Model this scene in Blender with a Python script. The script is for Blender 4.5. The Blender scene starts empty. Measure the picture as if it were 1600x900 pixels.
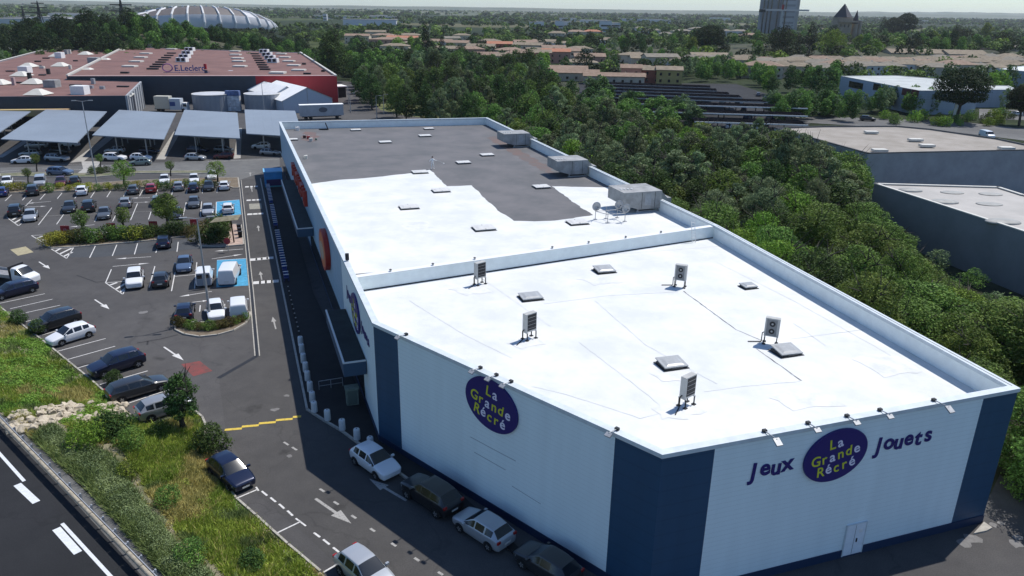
import bpy, bmesh, math, random
import numpy as np
from mathutils import Vector, Matrix, Euler
R = math.radians
random.seed(7)
rng = np.random.default_rng(7)
scene = bpy.context.scene
COL = scene.collection

# ------------------------------------------------------------------ camera, sky, sun, exposure
CAMH = 30.0
FPX, PITCH, ROLL = 1180.0, R(20.27), R(0.86)
cam_d = bpy.data.cameras.new('camera'); cam = bpy.data.objects.new('camera', cam_d); COL.objects.link(cam)
cam_d.sensor_width = 36.0; cam_d.lens = 36.0*FPX/1600.0; cam_d.clip_start = 0.5; cam_d.clip_end = 40000
cam.matrix_world = Matrix.Translation((0, 0, CAMH)) @ (Matrix.Rotation(R(90)-PITCH, 4, 'X') @ Matrix.Rotation(ROLL, 4, 'Z'))
scene.camera = cam
SUN_AZ, SUN_EL = R(50), R(59)
world = bpy.data.worlds.new('World'); scene.world = world; world.use_nodes = True
wn = world.node_tree.nodes; wl = world.node_tree.links
sky = wn.new('ShaderNodeTexSky'); sky.sky_type = 'NISHITA'; sky.sun_disc = False
sky.sun_elevation = SUN_EL; sky.sun_rotation = SUN_AZ; sky.altitude = 50; sky.air_density = 1.0; sky.dust_density = 0.35; sky.ozone_density = 1.5
tint = wn.new('ShaderNodeMix'); tint.data_type = 'RGBA'; tint.blend_type = 'MULTIPLY'; tint.inputs['Factor'].default_value = 1.0
tint.inputs['B'].default_value = (0.87, 1.05, 1.28, 1); wl.new(sky.outputs[0], tint.inputs['A']); wl.new(tint.outputs['Result'], wn['Background'].inputs['Color']); wn['Background'].inputs['Strength'].default_value = 0.10
sd = bpy.data.lights.new('sun', 'SUN'); so = bpy.data.objects.new('sun', sd); COL.objects.link(so)
sd.energy = 4.5; sd.angle = R(0.5); sd.color = (1.0, 0.955, 0.89)
svec = Vector((math.sin(SUN_AZ)*math.cos(SUN_EL), math.cos(SUN_AZ)*math.cos(SUN_EL), math.sin(SUN_EL)))
so.rotation_euler = svec.to_track_quat('Z', 'Y').to_euler(); so.location = (60, 60, 120)
scene.view_settings.view_transform = 'Standard'; scene.view_settings.look = 'None'
scene.view_settings.exposure = 0.1; scene.view_settings.gamma = 1.0
scene.cycles.volume_bounces = 2
scene.cycles.max_bounces = 6

# ------------------------------------------------------------------ survey helpers (measured photo points -> metres)
CR, SR, CP, SP = math.cos(ROLL), math.sin(ROLL), math.cos(PITCH), math.sin(PITCH)
def ray(px, py):
    u = (px-800)/FPX; v = -(py-450)/FPX
    x = CR*u - SR*v; y = SR*u + CR*v
    return Vector((x, CP+SP*y, -SP+CP*y))
def G(px, py, z=0.0):
    r = ray(px, py); t = (CAMH-z)/(-r.z)
    return Vector((r.x*t, r.y*t, z))
def proj(p):
    X, Y, Z = p[0], p[1], p[2]-CAMH
    f = CP*Y - SP*Z; y = SP*Y + CP*Z; x = X
    u = CR*x + SR*y; v = -SR*x + CR*y
    return (800+FPX*u/f, 450-FPX*v/f)
def at_dist(px, py, Y):
    r = ray(px, py); t = Y/r.y
    return Vector((r.x*t, Y, CAMH+r.z*t))
def height(bx, by, ty):
    b = G(bx, by); lo, hi = 0, 60
    for _ in range(40):
        m = (lo+hi)/2
        if proj((b.x, b.y, m))[1] > ty: lo = m
        else: hi = m
    return lo

# ------------------------------------------------------------------ materials
MATS = {}
def mat(name, col, rough=0.7, metal=0.0, var=0.0, vscale=1.0, bump=0.0, bscale=20.0, spec=0.35, coat=0.0, col2=None, island=0.0, objvar=0.0, transl=0.0, emit=None, detail=6.0):
    if name in MATS: return MATS[name]
    m = bpy.data.materials.new(name); m.use_nodes = True; MATS[name] = m
    n = m.node_tree.nodes; l = m.node_tree.links; b = n['Principled BSDF']
    b.inputs['Roughness'].default_value = rough; b.inputs['Metallic'].default_value = metal
    b.inputs['Specular IOR Level'].default_value = spec; b.inputs['Coat Weight'].default_value = coat
    b.inputs['Base Color'].default_value = (*col, 1)
    src = None
    geo = n.new('ShaderNodeNewGeometry')
    if col2 is not None or var > 0:
        no = n.new('ShaderNodeTexNoise'); no.inputs['Scale'].default_value = vscale; no.inputs['Detail'].default_value = detail; no.inputs['Roughness'].default_value = 0.65
        l.new(geo.outputs['Position'], no.inputs['Vector'])
        ra = n.new('ShaderNodeValToRGB'); l.new(no.outputs['Fac'], ra.inputs['Fac'])
        c2 = col2 if col2 is not None else tuple(c*(1+var) for c in col)
        c1 = col if col2 is not None else tuple(c*(1-var) for c in col)
        ra.color_ramp.elements[0].position = 0.36; ra.color_ramp.elements[1].position = 0.64
        ra.color_ramp.elements[0].color = (*c1, 1); ra.color_ramp.elements[1].color = (*c2, 1)
        src = ra.outputs['Color']
    if island > 0 or objvar > 0:
        hs = n.new('ShaderNodeHueSaturation')
        if src is not None: l.new(src, hs.inputs['Color'])
        else: hs.inputs['Color'].default_value = (*col, 1)
        ma = n.new('ShaderNodeMath'); ma.operation = 'MULTIPLY_ADD'; ma.inputs[1].default_value = 2*island; ma.inputs[2].default_value = 1-island
        l.new(geo.outputs['Random Per Island'], ma.inputs[0]); v = ma.outputs[0]
        if objvar > 0:
            oi = n.new('ShaderNodeObjectInfo')
            mb = n.new('ShaderNodeMath'); mb.operation = 'MULTIPLY_ADD'; mb.inputs[1].default_value = 2*objvar; mb.inputs[2].default_value = 1-objvar
            l.new(oi.outputs['Random'], mb.inputs[0])
            mc = n.new('ShaderNodeMath'); mc.operation = 'MULTIPLY'; l.new(v, mc.inputs[0]); l.new(mb.outputs[0], mc.inputs[1]); v = mc.outputs[0]
            md = n.new('ShaderNodeMath'); md.operation = 'MULTIPLY_ADD'; md.inputs[1].default_value = 0.05; md.inputs[2].default_value = 0.475
            l.new(oi.outputs['Random'], md.inputs[0]); l.new(md.outputs[0], hs.inputs['Hue'])
        l.new(v, hs.inputs['Value']); src = hs.outputs['Color']
    if src is not None: l.new(src, b.inputs['Base Color'])
    if bump > 0:
        nb = n.new('ShaderNodeTexNoise'); nb.inputs['Scale'].default_value = bscale; nb.inputs['Detail'].default_value = 4; l.new(geo.outputs['Position'], nb.inputs['Vector'])
        bu = n.new('ShaderNodeBump'); bu.inputs['Strength'].default_value = bump; bu.inputs['Distance'].default_value = 0.05
        l.new(nb.outputs['Fac'], bu.inputs['Height']); l.new(bu.outputs[0], b.inputs['Normal'])
    if transl > 0:
        tr = n.new('ShaderNodeBsdfTranslucent'); mx = n.new('ShaderNodeMixShader'); mx.inputs[0].default_value = transl
        if src is not None: l.new(src, tr.inputs['Color'])
        else: tr.inputs['Color'].default_value = (*col, 1)
        l.new(b.outputs[0], mx.inputs[1]); l.new(tr.outputs[0], mx.inputs[2]); l.new(mx.outputs[0], n['Material Output'].inputs['Surface'])
    return m

def asphalt(name, base, light, patch=0.25, dark=0.6):
    """asphalt with worn broad patches, fine aggregate, stains and thin sealed cracks"""
    m = bpy.data.materials.new(name); m.use_nodes = True; n = m.node_tree.nodes; l = m.node_tree.links; b = n['Principled BSDF']; MATS[name] = m
    b.inputs['Roughness'].default_value = 0.88; b.inputs['Specular IOR Level'].default_value = 0.25
    geo = n.new('ShaderNodeNewGeometry')
    def noise(s, d=5, r=0.6):
        t = n.new('ShaderNodeTexNoise'); t.inputs['Scale'].default_value = s; t.inputs['Detail'].default_value = d; t.inputs['Roughness'].default_value = r
        l.new(geo.outputs['Position'], t.inputs['Vector']); return t.outputs['Fac']
    def ramp(f, p0, p1, c0, c1):
        t = n.new('ShaderNodeValToRGB'); t.color_ramp.elements[0].position = p0; t.color_ramp.elements[1].position = p1
        t.color_ramp.elements[0].color = (*c0, 1); t.color_ramp.elements[1].color = (*c1, 1); l.new(f, t.inputs['Fac']); return t.outputs['Color']
    def mix(f, a, c, mode='MIX'):
        t = n.new('ShaderNodeMix'); t.data_type = 'RGBA'; t.blend_type = mode
        if isinstance(f, float): t.inputs['Factor'].default_value = f
        else: l.new(f, t.inputs['Factor'])
        l.new(a, t.inputs['A']); l.new(c, t.inputs['B']); return t.outputs['Result']
    a = ramp(noise(0.05, 6), 0.38, 0.62, base, light)
    f2 = ramp(noise(0.7, 6, 0.7), 0.3, 0.75, (0.86, 0.86, 0.87), (1.14, 1.14, 1.12))
    a = mix(1.0, a, f2, 'MULTIPLY')
    f3 = ramp(noise(14, 2), 0.3, 0.7, (0.8, 0.8, 0.8), (1.2, 1.2, 1.2)); a = mix(1.0, a, f3, 'MULTIPLY')
    st = ramp(noise(0.33, 3, 0.5), 0.66, 0.74, (1, 1, 1), (dark, dark, dark)); a = mix(1.0, a, st, 'MULTIPLY')
    vo = n.new('ShaderNodeTexVoronoi'); vo.feature = 'DISTANCE_TO_EDGE'; vo.inputs['Scale'].default_value = 0.09
    dn = n.new('ShaderNodeTexNoise'); dn.inputs['Scale'].default_value = 0.5; l.new(geo.outputs['Position'], dn.inputs['Vector'])
    va = n.new('ShaderNodeVectorMath'); va.operation = 'MULTIPLY_ADD'; va.inputs[1].default_value = (4, 4, 0); l.new(dn.outputs['Color'], va.inputs[0]); l.new(geo.outputs['Position'], va.inputs[2])
    l.new(va.outputs[0], vo.inputs['Vector'])
    ck = ramp(vo.outputs['Distance'], 0.002, 0.006, (0.82, 0.82, 0.82), (1, 1, 1)); a = mix(1.0, a, ck, 'MULTIPLY')
    l.new(a, b.inputs['Base Color'])
    return m

def cladding(name, col, pitch=0.3, strength=0.25, streak=0.05):
    """horizontal ribbed metal cladding with faint dirt runs"""
    m = bpy.data.materials.new(name); m.use_nodes = True; n = m.node_tree.nodes; l = m.node_tree.links; b = n['Principled BSDF']; MATS[name] = m
    b.inputs['Roughness'].default_value = 0.5; b.inputs['Specular IOR Level'].default_value = 0.35
    geo = n.new('ShaderNodeNewGeometry')
    mp = n.new('ShaderNodeMapping'); mp.inputs['Scale'].default_value = (1.2, 1.2, 0.12); l.new(geo.outputs['Position'], mp.inputs['Vector'])
    no = n.new('ShaderNodeTexNoise'); no.inputs['Scale'].default_value = 1.0; no.inputs['Detail'].default_value = 6; l.new(mp.outputs[0], no.inputs['Vector'])
    ra = n.new('ShaderNodeValToRGB'); ra.color_ramp.elements[0].position = 0.3; ra.color_ramp.elements[1].position = 0.7
    ra.color_ramp.elements[0].color = (*[c*(1-streak*1.4) for c in col], 1); ra.color_ramp.elements[1].color = (*[min(1, c*(1+streak)) for c in col], 1)
    l.new(no.outputs['Fac'], ra.inputs['Fac'])
    wv = n.new('ShaderNodeTexWave'); wv.wave_type = 'BANDS'; wv.bands_direction = 'Z'; wv.wave_profile = 'SAW'; wv.inputs['Scale'].default_value = 0.314/pitch
    wv.inputs['Distortion'].default_value = 0.0
    l.new(geo.outputs['Position'], wv.inputs['Vector'])
    gr = n.new('ShaderNodeValToRGB'); gr.color_ramp.elements[0].position = 0.0; gr.color_ramp.elements[0].color = (0.72, 0.72, 0.72, 1); gr.color_ramp.elements[1].position = 0.14; gr.color_ramp.elements[1].color = (1, 1, 1, 1)
    l.new(wv.outputs['Fac'], gr.inputs['Fac'])
    mx = n.new('ShaderNodeMix'); mx.data_type = 'RGBA'; mx.blend_type = 'MULTIPLY'; mx.inputs['Factor'].default_value = 0.6
    l.new(ra.outputs[0], mx.inputs['A']); l.new(gr.outputs[0], mx.inputs['B']); l.new(mx.outputs['Result'], b.inputs['Base Color'])
    bu = n.new('ShaderNodeBump'); bu.inputs['Strength'].default_value = strength; bu.inputs['Distance'].default_value = 0.04; l.new(wv.outputs['Fac'], bu.inputs['Height']); l.new(bu.outputs[0], b.inputs['Normal'])
    return m

ASPH = asphalt('asphalt_car_park', (0.060, 0.058, 0.058), (0.086, 0.083, 0.082))
ASPH2 = asphalt('asphalt_store_road', (0.058, 0.056, 0.055), (0.076, 0.073, 0.071))
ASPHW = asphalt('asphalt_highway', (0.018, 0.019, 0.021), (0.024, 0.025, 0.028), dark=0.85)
ASPHG = asphalt('asphalt_pale', (0.10, 0.10, 0.10), (0.15, 0.15, 0.145))
def wornpaint(name, col, under):
    m = mat(name, under, 0.8, col2=col, vscale=9, detail=8)
    for nd in m.node_tree.nodes:
        if nd.type == 'VALTORGB': nd.color_ramp.elements[0].position = 0.34; nd.color_ramp.elements[1].position = 0.47
    return m
PAINT = wornpaint('road_paint_white', (0.60, 0.59, 0.57), (0.22, 0.22, 0.21))
PAINTF = wornpaint('road_paint_faded', (0.34, 0.33, 0.31), (0.12, 0.12, 0.115))
YEL = wornpaint('road_paint_yellow', (0.62, 0.45, 0.07), (0.25, 0.2, 0.08))
KERB = mat('kerb_concrete', (0.36, 0.34, 0.30), 0.85, var=0.18, vscale=3)
WHITEROOF = mat('white_roof_coating', (0.58, 0.60, 0.585), 0.65, col2=(0.70, 0.70, 0.68), vscale=0.28, bump=0.5, bscale=1.1)
GREYROOF = mat('bitumen_roof', (0.105, 0.108, 0.112), 0.85, col2=(0.15, 0.145, 0.148), vscale=0.22, bump=0.15, bscale=6)
METALCAP = mat('parapet_metal', (0.56, 0.61, 0.63), 0.45, var=0.08, vscale=1.5)
PARIN = mat('parapet_inner', (0.78, 0.83, 0.82), 0.55, var=0.05, vscale=1.2)
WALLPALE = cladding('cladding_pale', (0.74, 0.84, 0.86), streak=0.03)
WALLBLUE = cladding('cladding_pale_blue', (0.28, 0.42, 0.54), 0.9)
WALLNAVY = cladding('cladding_navy', (0.022, 0.070, 0.135), 0.9, 0.1)
NAVYSIGN = mat('sign_navy', (0.018, 0.012, 0.14), 0.4)
DARK = mat('dark_metal', (0.02, 0.021, 0.024), 0.6)
BLACK = mat('black_rubber', (0.012, 0.012, 0.013), 0.8)
STEEL = mat('galvanised_steel', (0.36, 0.37, 0.38), 0.45, metal=0.3, var=0.12, vscale=4)
GREYBOX = mat('weathered_sheet_metal', (0.30, 0.30, 0.29), 0.55, var=0.22, vscale=0.8)
WHITEP = mat('white_plastic', (0.74, 0.74, 0.72), 0.5, var=0.06, vscale=3)
GLASS = mat('dark_glass', (0.010, 0.013, 0.017), 0.14, spec=0.7)
CREAM = mat('cream_render', (0.52, 0.44, 0.33), 0.85, var=0.12, vscale=0.4)
CONC = mat('concrete', (0.34, 0.33, 0.31), 0.85, var=0.15, vscale=0.8)

# ------------------------------------------------------------------ mesh builder
class MB:
    def __init__(s): s.v = []; s.f = []; s.m = []
    def add(s, vs, fs, mi=0):
        o = len(s.v); s.v += [tuple(v) for v in vs]; s.f += [tuple(i+o for i in f) for f in fs]; s.m += [mi]*len(fs); return s
    def box(s, c, size, rz=0, mi=0, taper=1.0, frame=None):
        x, y, z = size[0]/2, size[1]/2, size[2]/2
        vs = [Vector((sx*x*(taper if sz > 0 else 1), sy*y*(taper if sz > 0 else 1), sz*z)) for sz in (-1, 1) for sx, sy in ((-1, -1), (1, -1), (1, 1), (-1, 1))]
        M = Matrix.Rotation(rz, 3, 'Z') if frame is None else frame
        vs = [M @ v + Vector(c) for v in vs]
        return s.add(vs, [(3, 2, 1, 0), (4, 5, 6, 7), (0, 1, 5, 4), (1, 2, 6, 5), (2, 3, 7, 6), (3, 0, 4, 7)], mi)
    def tube(s, a, b, r, r2=None, n=8, mi=0, cap=True):
        a = Vector(a); b = Vector(b); r2 = r if r2 is None else r2
        d = (b-a); 
        if d.length < 1e-6: return s
        q = d.to_track_quat('Z', 'Y').to_matrix()
        vs = [a + q @ Vector((r*math.cos(2*math.pi*i/n), r*math.sin(2*math.pi*i/n), 0)) for i in range(n)] + [b + q @ Vector((r2*math.cos(2*math.pi*i/n), r2*math.sin(2*math.pi*i/n), 0)) for i in range(n)]
        fs = [(i, (i+1) % n, n+(i+1) % n, n+i) for i in range(n)]
        if cap: fs += [tuple(reversed(range(n))), tuple(range(n, 2*n))]
        return s.add(vs, fs, mi)
    def prism(s, poly, z0, z1, mi=0, mtop=None, bottom=True):
        """poly: list of xy (CCW), extruded"""
        a = sum(poly[i][0]*poly[(i+1) % len(poly)][1]-poly[(i+1) % len(poly)][0]*poly[i][1] for i in range(len(poly)))
        if a < 0: poly = poly[::-1]
        n = len(poly); vs = [(p[0], p[1], z0) for p in poly]+[(p[0], p[1], z1) for p in poly]
        s.add(vs, [(i, (i+1) % n, n+(i+1) % n, n+i) for i in range(n)]+([tuple(reversed(range(n)))] if bottom else []), mi)
        return s.add([(p[0], p[1], z1) for p in poly], [tuple(range(n))], mi if mtop is None else mtop)
    def sheet(s, pts, mi=0):
        a = sum(pts[i][0]*pts[(i+1) % len(pts)][1]-pts[(i+1) % len(pts)][0]*pts[i][1] for i in range(len(pts)))
        if a < 0: pts = pts[::-1]
        return s.add(pts, [tuple(range(len(pts)))], mi)
    def strip(s, a, b, w, z, mi=0):
        a = Vector((a[0], a[1], z)); b = Vector((b[0], b[1], z)); d = (b-a).normalized(); n = Vector((-d.y, d.x, 0))*w/2
        return s.sheet([a-n, b-n, b+n, a+n], mi)
    def mesh(s, name, mats, smooth=False):
        me = bpy.data.meshes.new(name); me.from_pydata(s.v, [], s.f)
        for m in (mats if isinstance(mats, (list, tuple)) else [mats]): me.materials.append(m)
        if any(s.m): me.polygons.foreach_set('material_index', s.m)
        if smooth: me.polygons.foreach_set('use_smooth', [True]*len(s.f))
        me.update(); return me
    def build(s, name, mats, parent=None, smooth=False, loc=None, rz=None):
        return obj(name, s.mesh(name, mats, smooth), parent, loc, rz)
def obj(name, me, parent=None, loc=None, rz=None):
    o = bpy.data.objects.new(name, me); COL.objects.link(o)
    if parent is not None: o.parent = parent
    if loc is not None: o.location = loc
    if rz is not None: o.rotation_euler = (0, 0, rz)
    return o
def tag(o, label=None, cat=None, group=None, kind=None):
    if label: o['label'] = label
    if cat: o['category'] = cat
    if group: o['group'] = group
    if kind: o['kind'] = kind
    return o
def empty(name, loc, rz=0, label=None, cat=None, group=None):
    o = bpy.data.objects.new(name, None); COL.objects.link(o); o.location = loc; o.rotation_euler = (0, 0, rz); o.empty_display_size = 0.2
    return tag(o, label, cat, group)
def copy_tree(o, parent=None):
    c = o.copy(); COL.objects.link(c)
    if parent is not None: c.parent = parent
    for ch in list(CH.get(o.name, [])):
        k = copy_tree(ch, c); CH.setdefault(c.name, []).append(k)
    return c
CH = {}
def reg(root):
    """remember children (fast lookup for copies)"""
    CH[root.name] = list(root.children)
    for c in root.children: reg(c)
    return root
def npmesh(name, V, F, mats, mi=None, smooth=False):
    """V (n,3), F (m,4) or (m,3) arrays"""
    me = bpy.data.meshes.new(name); V = np.asarray(V, np.float32); F = np.asarray(F, np.int32); k = F.shape[1]
    me.vertices.add(len(V)); me.vertices.foreach_set('co', V.ravel())
    me.loops.add(F.size); me.loops.foreach_set('vertex_index', F.ravel())
    me.polygons.add(len(F)); me.polygons.foreach_set('loop_start', np.arange(len(F), dtype=np.int32)*k)
    try: me.polygons.foreach_set('loop_total', np.full(len(F), k, np.int32))
    except Exception: pass
    for m in (mats if isinstance(mats, (list, tuple)) else [mats]): me.materials.append(m)
    if mi is not None: me.polygons.foreach_set('material_index', np.asarray(mi, np.int32))
    if smooth: me.polygons.foreach_set('use_smooth', np.ones(len(F), bool))
    me.update(calc_edges=True); me.validate(); return me
def xy(v): return (v[0], v[1])
def struct(o): o['kind'] = 'structure'; return o

# ================================================================== GROUND
def ground_material():
    m = bpy.data.materials.new('countryside'); m.use_nodes = True; n = m.node_tree.nodes; l = m.node_tree.links; b = n['Principled BSDF']
    b.inputs['Roughness'].default_value = 0.95; b.inputs['Specular IOR Level'].default_value = 0.1
    geo = n.new('ShaderNodeNewGeometry')
    vo = n.new('ShaderNodeTexVoronoi'); vo.inputs['Scale'].default_value = 0.0035; vo.inputs['Randomness'].default_value = 0.9; l.new(geo.outputs['Position'], vo.inputs['Vector'])
    sx = n.new('ShaderNodeSeparateColor'); l.new(vo.outputs['Color'], sx.inputs[0])
    ra = n.new('ShaderNodeValToRGB'); ra.color_ramp.interpolation = 'CONSTANT'; l.new(sx.outputs[0], ra.inputs['Fac'])
    els = [(0, (0.025, 0.038, 0.018)), (0.3, (0.04, 0.055, 0.025)), (0.5, (0.03, 0.045, 0.02)), (0.65, (0.16, 0.15, 0.09)), (0.72, (0.035, 0.055, 0.022)), (0.86, (0.09, 0.11, 0.045)), (0.93, (0.2, 0.19, 0.13))]
    ra.color_ramp.elements[0].color = (*els[0][1], 1); ra.color_ramp.elements[1].position = els[1][0]; ra.color_ramp.elements[1].color = (*els[1][1], 1)
    for p, c in els[2:]: e = ra.color_ramp.elements.new(p); e.color = (*c, 1)
    no = n.new('ShaderNodeTexNoise'); no.inputs['Scale'].default_value = 0.06; no.inputs['Detail'].default_value = 8; no.inputs['Roughness'].default_value = 0.7; l.new(geo.outputs['Position'], no.inputs['Vector'])
    r2 = n.new('ShaderNodeValToRGB'); r2.color_ramp.elements[0].position = 0.35; r2.color_ramp.elements[1].position = 0.65; r2.color_ramp.elements[0].color = (0.35, 0.4, 0.35, 1); r2.color_ramp.elements[1].color = (0.95, 0.95, 0.9, 1); l.new(no.outputs['Fac'], r2.inputs['Fac'])
    mx = n.new('ShaderNodeMix'); mx.data_type = 'RGBA'; mx.blend_type = 'MULTIPLY'; mx.inputs['Factor'].default_value = 1; l.new(ra.outputs[0], mx.inputs['A']); l.new(r2.outputs[0], mx.inputs['B'])
    l.new(mx.outputs['Result'], b.inputs['Base Color']); return m
GROUNDM = ground_material()
struct(MB().sheet([(-12000, -60, -0.06), (12000, -60, -0.06), (12000, 12000, -0.06), (-12000, 12000, -0.06)]).build('ground', GROUNDM))

# ---- shop shell corners (parapet top 9.5 m)
HP, HR = 9.5, 8.1
K0, K1, K2, K3, K4, K5 = [G(x, y, HP) for x, y in ((436, 190), (583, 504), (1035, 709), (1592, 606), (1120, 351), (761, 183.5))]
FOOT = [K0, K1, K2, K3, K4, K5]
# car park
pk = [(-420, 5), (80, 5), xy(G(1700, 800)), xy(G(1562, 742)), (K3.x+1.0, K3.y+1.5), (K3.x-3, K3.y+3), (K5.x-2, K5.y-2), xy(G(775, 176)), xy(G(690, 171)), xy(G(600, 148)), xy(G(548, 128)), (-75, 335), (-420, 345)]
struct(MB().sheet([(x, y, 0.0) for x, y in pk]).build('car_park', ASPH))
M_ = MB().sheet([G(373, 282, .004), G(402, 556, .004), G(342, 590, .004), G(352, 670, .004), G(400, 770, .004), G(480, 838, .004), G(560, 915, .004), G(700, 1000, .004), G(1000, 1000, .004), G(600, 700, .004), G(482, 642, .004), G(407, 278, .004)])
struct(M_.build('store_road', ASPH2))
struct(MB().sheet([G(0, 262, .004), G(0, 272, .004), G(210, 266, .004), G(372, 282, .004), G(415, 268, .004), G(437, 262, .004), G(437, 246, .004), G(200, 256, .004)]).build('access_road', ASPHG))
# worn / patched areas
MB().sheet([G(115, 388, .006), G(104, 402, .006), G(150, 402, .006), G(245, 394, .006), G(315, 388, .006), G(312, 372, .006), G(200, 381, .006)]).build('patched_asphalt', asphalt('asphalt_bluish', (0.058, 0.063, 0.07), (0.07, 0.076, 0.084)))['kind'] = 'structure'
struct(MB().sheet([G(127, 363, .006), G(122, 372, .006), G(150, 375, .006), G(228, 368, .006), G(235, 357, .006), G(150, 362, .006)]).build('concrete_bays', CONC))
struct(MB().sheet([G(127, 252, .008), G(158, 252, .008), G(150, 263, .008), G(152, 276, .008), G(112, 277, .008), G(130, 264, .008)]).build('pedestrian_crossing', CONC))
# ================================================================== ROAD MARKINGS
mk = MB(); mf = MB(); my = MB()
ZM = 0.012
def L(x1, y1, x2, y2, w=0.11, b=None): (b or mk).strip(G(x1, y1), G(x2, y2), w, ZM)
def arrow(x1, y1, x2, y2, w=0.16, hw=0.62, hl=0.42, b=None):
    a = G(x1, y1, ZM); c = G(x2, y2, ZM); d = (c-a); ln = d.length; d.normalize(); n = Vector((-d.y, d.x, 0)); h = ln*hl; e = c-d*h; b = b or mk
    b.sheet([a-n*w/2, e-n*w/2, e+n*w/2, a+n*w/2]); b.sheet([e-n*hw/2, c, e+n*hw/2])
for s in [(0, 474, 70, 459), (16, 482.5, 82, 467.5), (30, 491, 94, 477), (39, 503, 110, 485), (61, 525, 130, 505), (90, 549, 165, 529), (105, 562, 180, 541), (122, 575, 200, 552), (156, 601, 231, 579.5), (189, 634, 267, 608), (218, 662, 300, 636),
          (8, 314, 18, 304.5), (35, 313, 42, 305), (62.5, 312, 71, 302.5), (89.5, 310.5, 97, 301.5), (117, 310, 123, 301), (141.5, 309, 148, 299.5), (167, 308, 173, 298.5), (193, 307, 198, 298), (218, 306.5, 223, 297), (243, 307, 246.5, 296), (268, 305, 270.5, 296), (291, 303, 293, 295), (316, 302, 317, 293), (339, 301, 340, 292),
          (60, 351.5, 81, 324.5), (88.5, 350.5, 99.5, 335), (118.5, 348, 124, 340), (148, 346.5, 153, 335), (176, 346, 181, 335.5), (204, 344, 215, 318), (232, 343, 236, 331), (259, 341, 263, 328), (286, 337, 291, 316), (313, 339, 315, 315), (40, 322, 50, 312),
          (150, 373, 154, 366), (184, 372, 188, 361), (218, 365, 220, 358),
          (140, 403, 149, 384.5), (175.5, 400, 182.5, 382.5), (210, 397.5, 215, 380.5), (243.5, 395, 247, 384), (276.5, 393.5, 278.5, 378),
          (174, 421, 165, 442), (165, 442, 192, 460), (165, 442, 203, 439), (192, 460, 197, 448), (233, 449.5, 242, 416), (268, 455, 273.5, 425.5), (304, 451, 307.5, 410), (273, 432, 305, 429), (312, 487, 313, 477), (350, 492, 351, 475),
          (80, 389, 104, 404), (104, 404, 115, 387), (80, 389, 115, 387), (11, 340, 29, 353), (29, 353, 34, 349), (11, 340, 34, 338), (49, 368, 72, 382), (49, 368, 73, 367), (72, 382, 82, 379),
          (115, 438+0.01, 115, 438), (369, 779, 402, 765), (400, 761, 404, 767), (433.5, 832.5, 469, 815.5), (462, 810, 478, 822), (505, 894.5, 543, 872.5),
          (338, 315.5, 374, 312), (338, 315.5, 337.5, 338), (337.5, 338, 377, 335.5), (340, 341, 355, 340.2), (339, 406.5, 384, 404), (0, 268, 30, 266), (65, 264, 110, 263), (105, 264, 150, 266), (85, 257, 132, 256.5), (325, 252.5, 437, 248.5), (0, 281, 42, 283)]:
    L(*s)
for s in [(19, 344, 27, 339), (23, 348, 34, 342), (86, 393, 97, 387), (93, 397, 112, 388), (99, 401, 113, 394), (57, 373, 66, 369), (63, 377, 75, 372), (69, 380, 79, 376), (172, 445.5, 183, 441.5), (181, 452, 196, 443), (188, 456.5, 197, 450)]: L(*s, w=0.32)
L(64, 338, 230, 330.5, 0.08, mf); L(230, 330.5, 300, 327, 0.08, mf)
for s in [(409, 767.5, 417.5, 774.5), (422.5, 777.5, 431, 784.5), (436, 787.5, 444.5, 795), (449, 798, 457.5, 806), (490.5, 832.5, 500, 839.5), (505, 843, 515, 851), (520.5, 855.5, 531, 864), (536, 867.5, 544, 872.5)]: L(*s, w=0.13)
for x, y in [(447, 693), (460, 701), (503, 766), (525, 786), (552.5, 807.5), (582, 828), (615, 851), (651, 874), (688, 896)]: L(x-3.5, y-2.2, x+4, y+2.6, 0.16, mf)
for a in [(61, 409, 78, 420), (148, 468, 171, 483), (256, 542, 287, 563)]: arrow(*a)
arrow(493, 779, 549, 818, 0.2, 0.75, 0.42, mf); arrow(635, 782, 577, 748, 0.2, 0.75, 0.42, mf)
for a in [(80, 314.5, 40, 318), (42, 323.3, 73, 322), (148, 351, 109, 354.5), (109, 361.3, 143, 360), (238, 308.5, 205, 309.5), (210, 316.4, 234, 315.5), (236, 401, 180, 404.5), (176, 416.3, 234, 411), (380, 389, 335, 392.5), (331, 404.5, 380, 397), (331, 455, 280, 463.5), (300, 472.3, 324, 469.5), (185, 258, 150, 260)]: arrow(*a, w=0.12, hw=0.5, hl=0.3)
for a in [(394, 299.5, 392.5, 291), (404.5, 361, 403, 352), (431, 514, 426, 495), (391, 275, 391, 269), (409, 437, 406.5, 424)]: arrow(*a, w=0.14, hw=0.5, hl=0.4, b=mf)
L(383, 270, 398, 269.3, 0.14, mf)
# white stud rows across the store road
for xa, ya, xb, yb, n in [(386, 313, 407, 312, 3), (387, 335, 411, 333.5, 3), (392, 406, 426, 402.5, 4), (397, 442, 434, 439, 4), (384, 292, 402, 291, 3)]:
    mf.strip(G(xa, ya), G(xb, yb), 0.04, ZM)
    for i in range(n):
        t = (i+0.5)/n; c = G(xa+(xb-xa)*t, ya+(yb-ya)*t, ZM+.004); mk.box((c.x, c.y, ZM+.004), (0.85, 0.95, 0.01), R(17))
# yellow block dashes
for i in range(9):
    t = i/8.0; x = 358+t*106; y = 672-t*20; c = G(x, y+(.7 if i % 2 else -.7)); my.box((c.x, c.y, ZM), (0.62, 0.30, 0.01), R(12))
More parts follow.
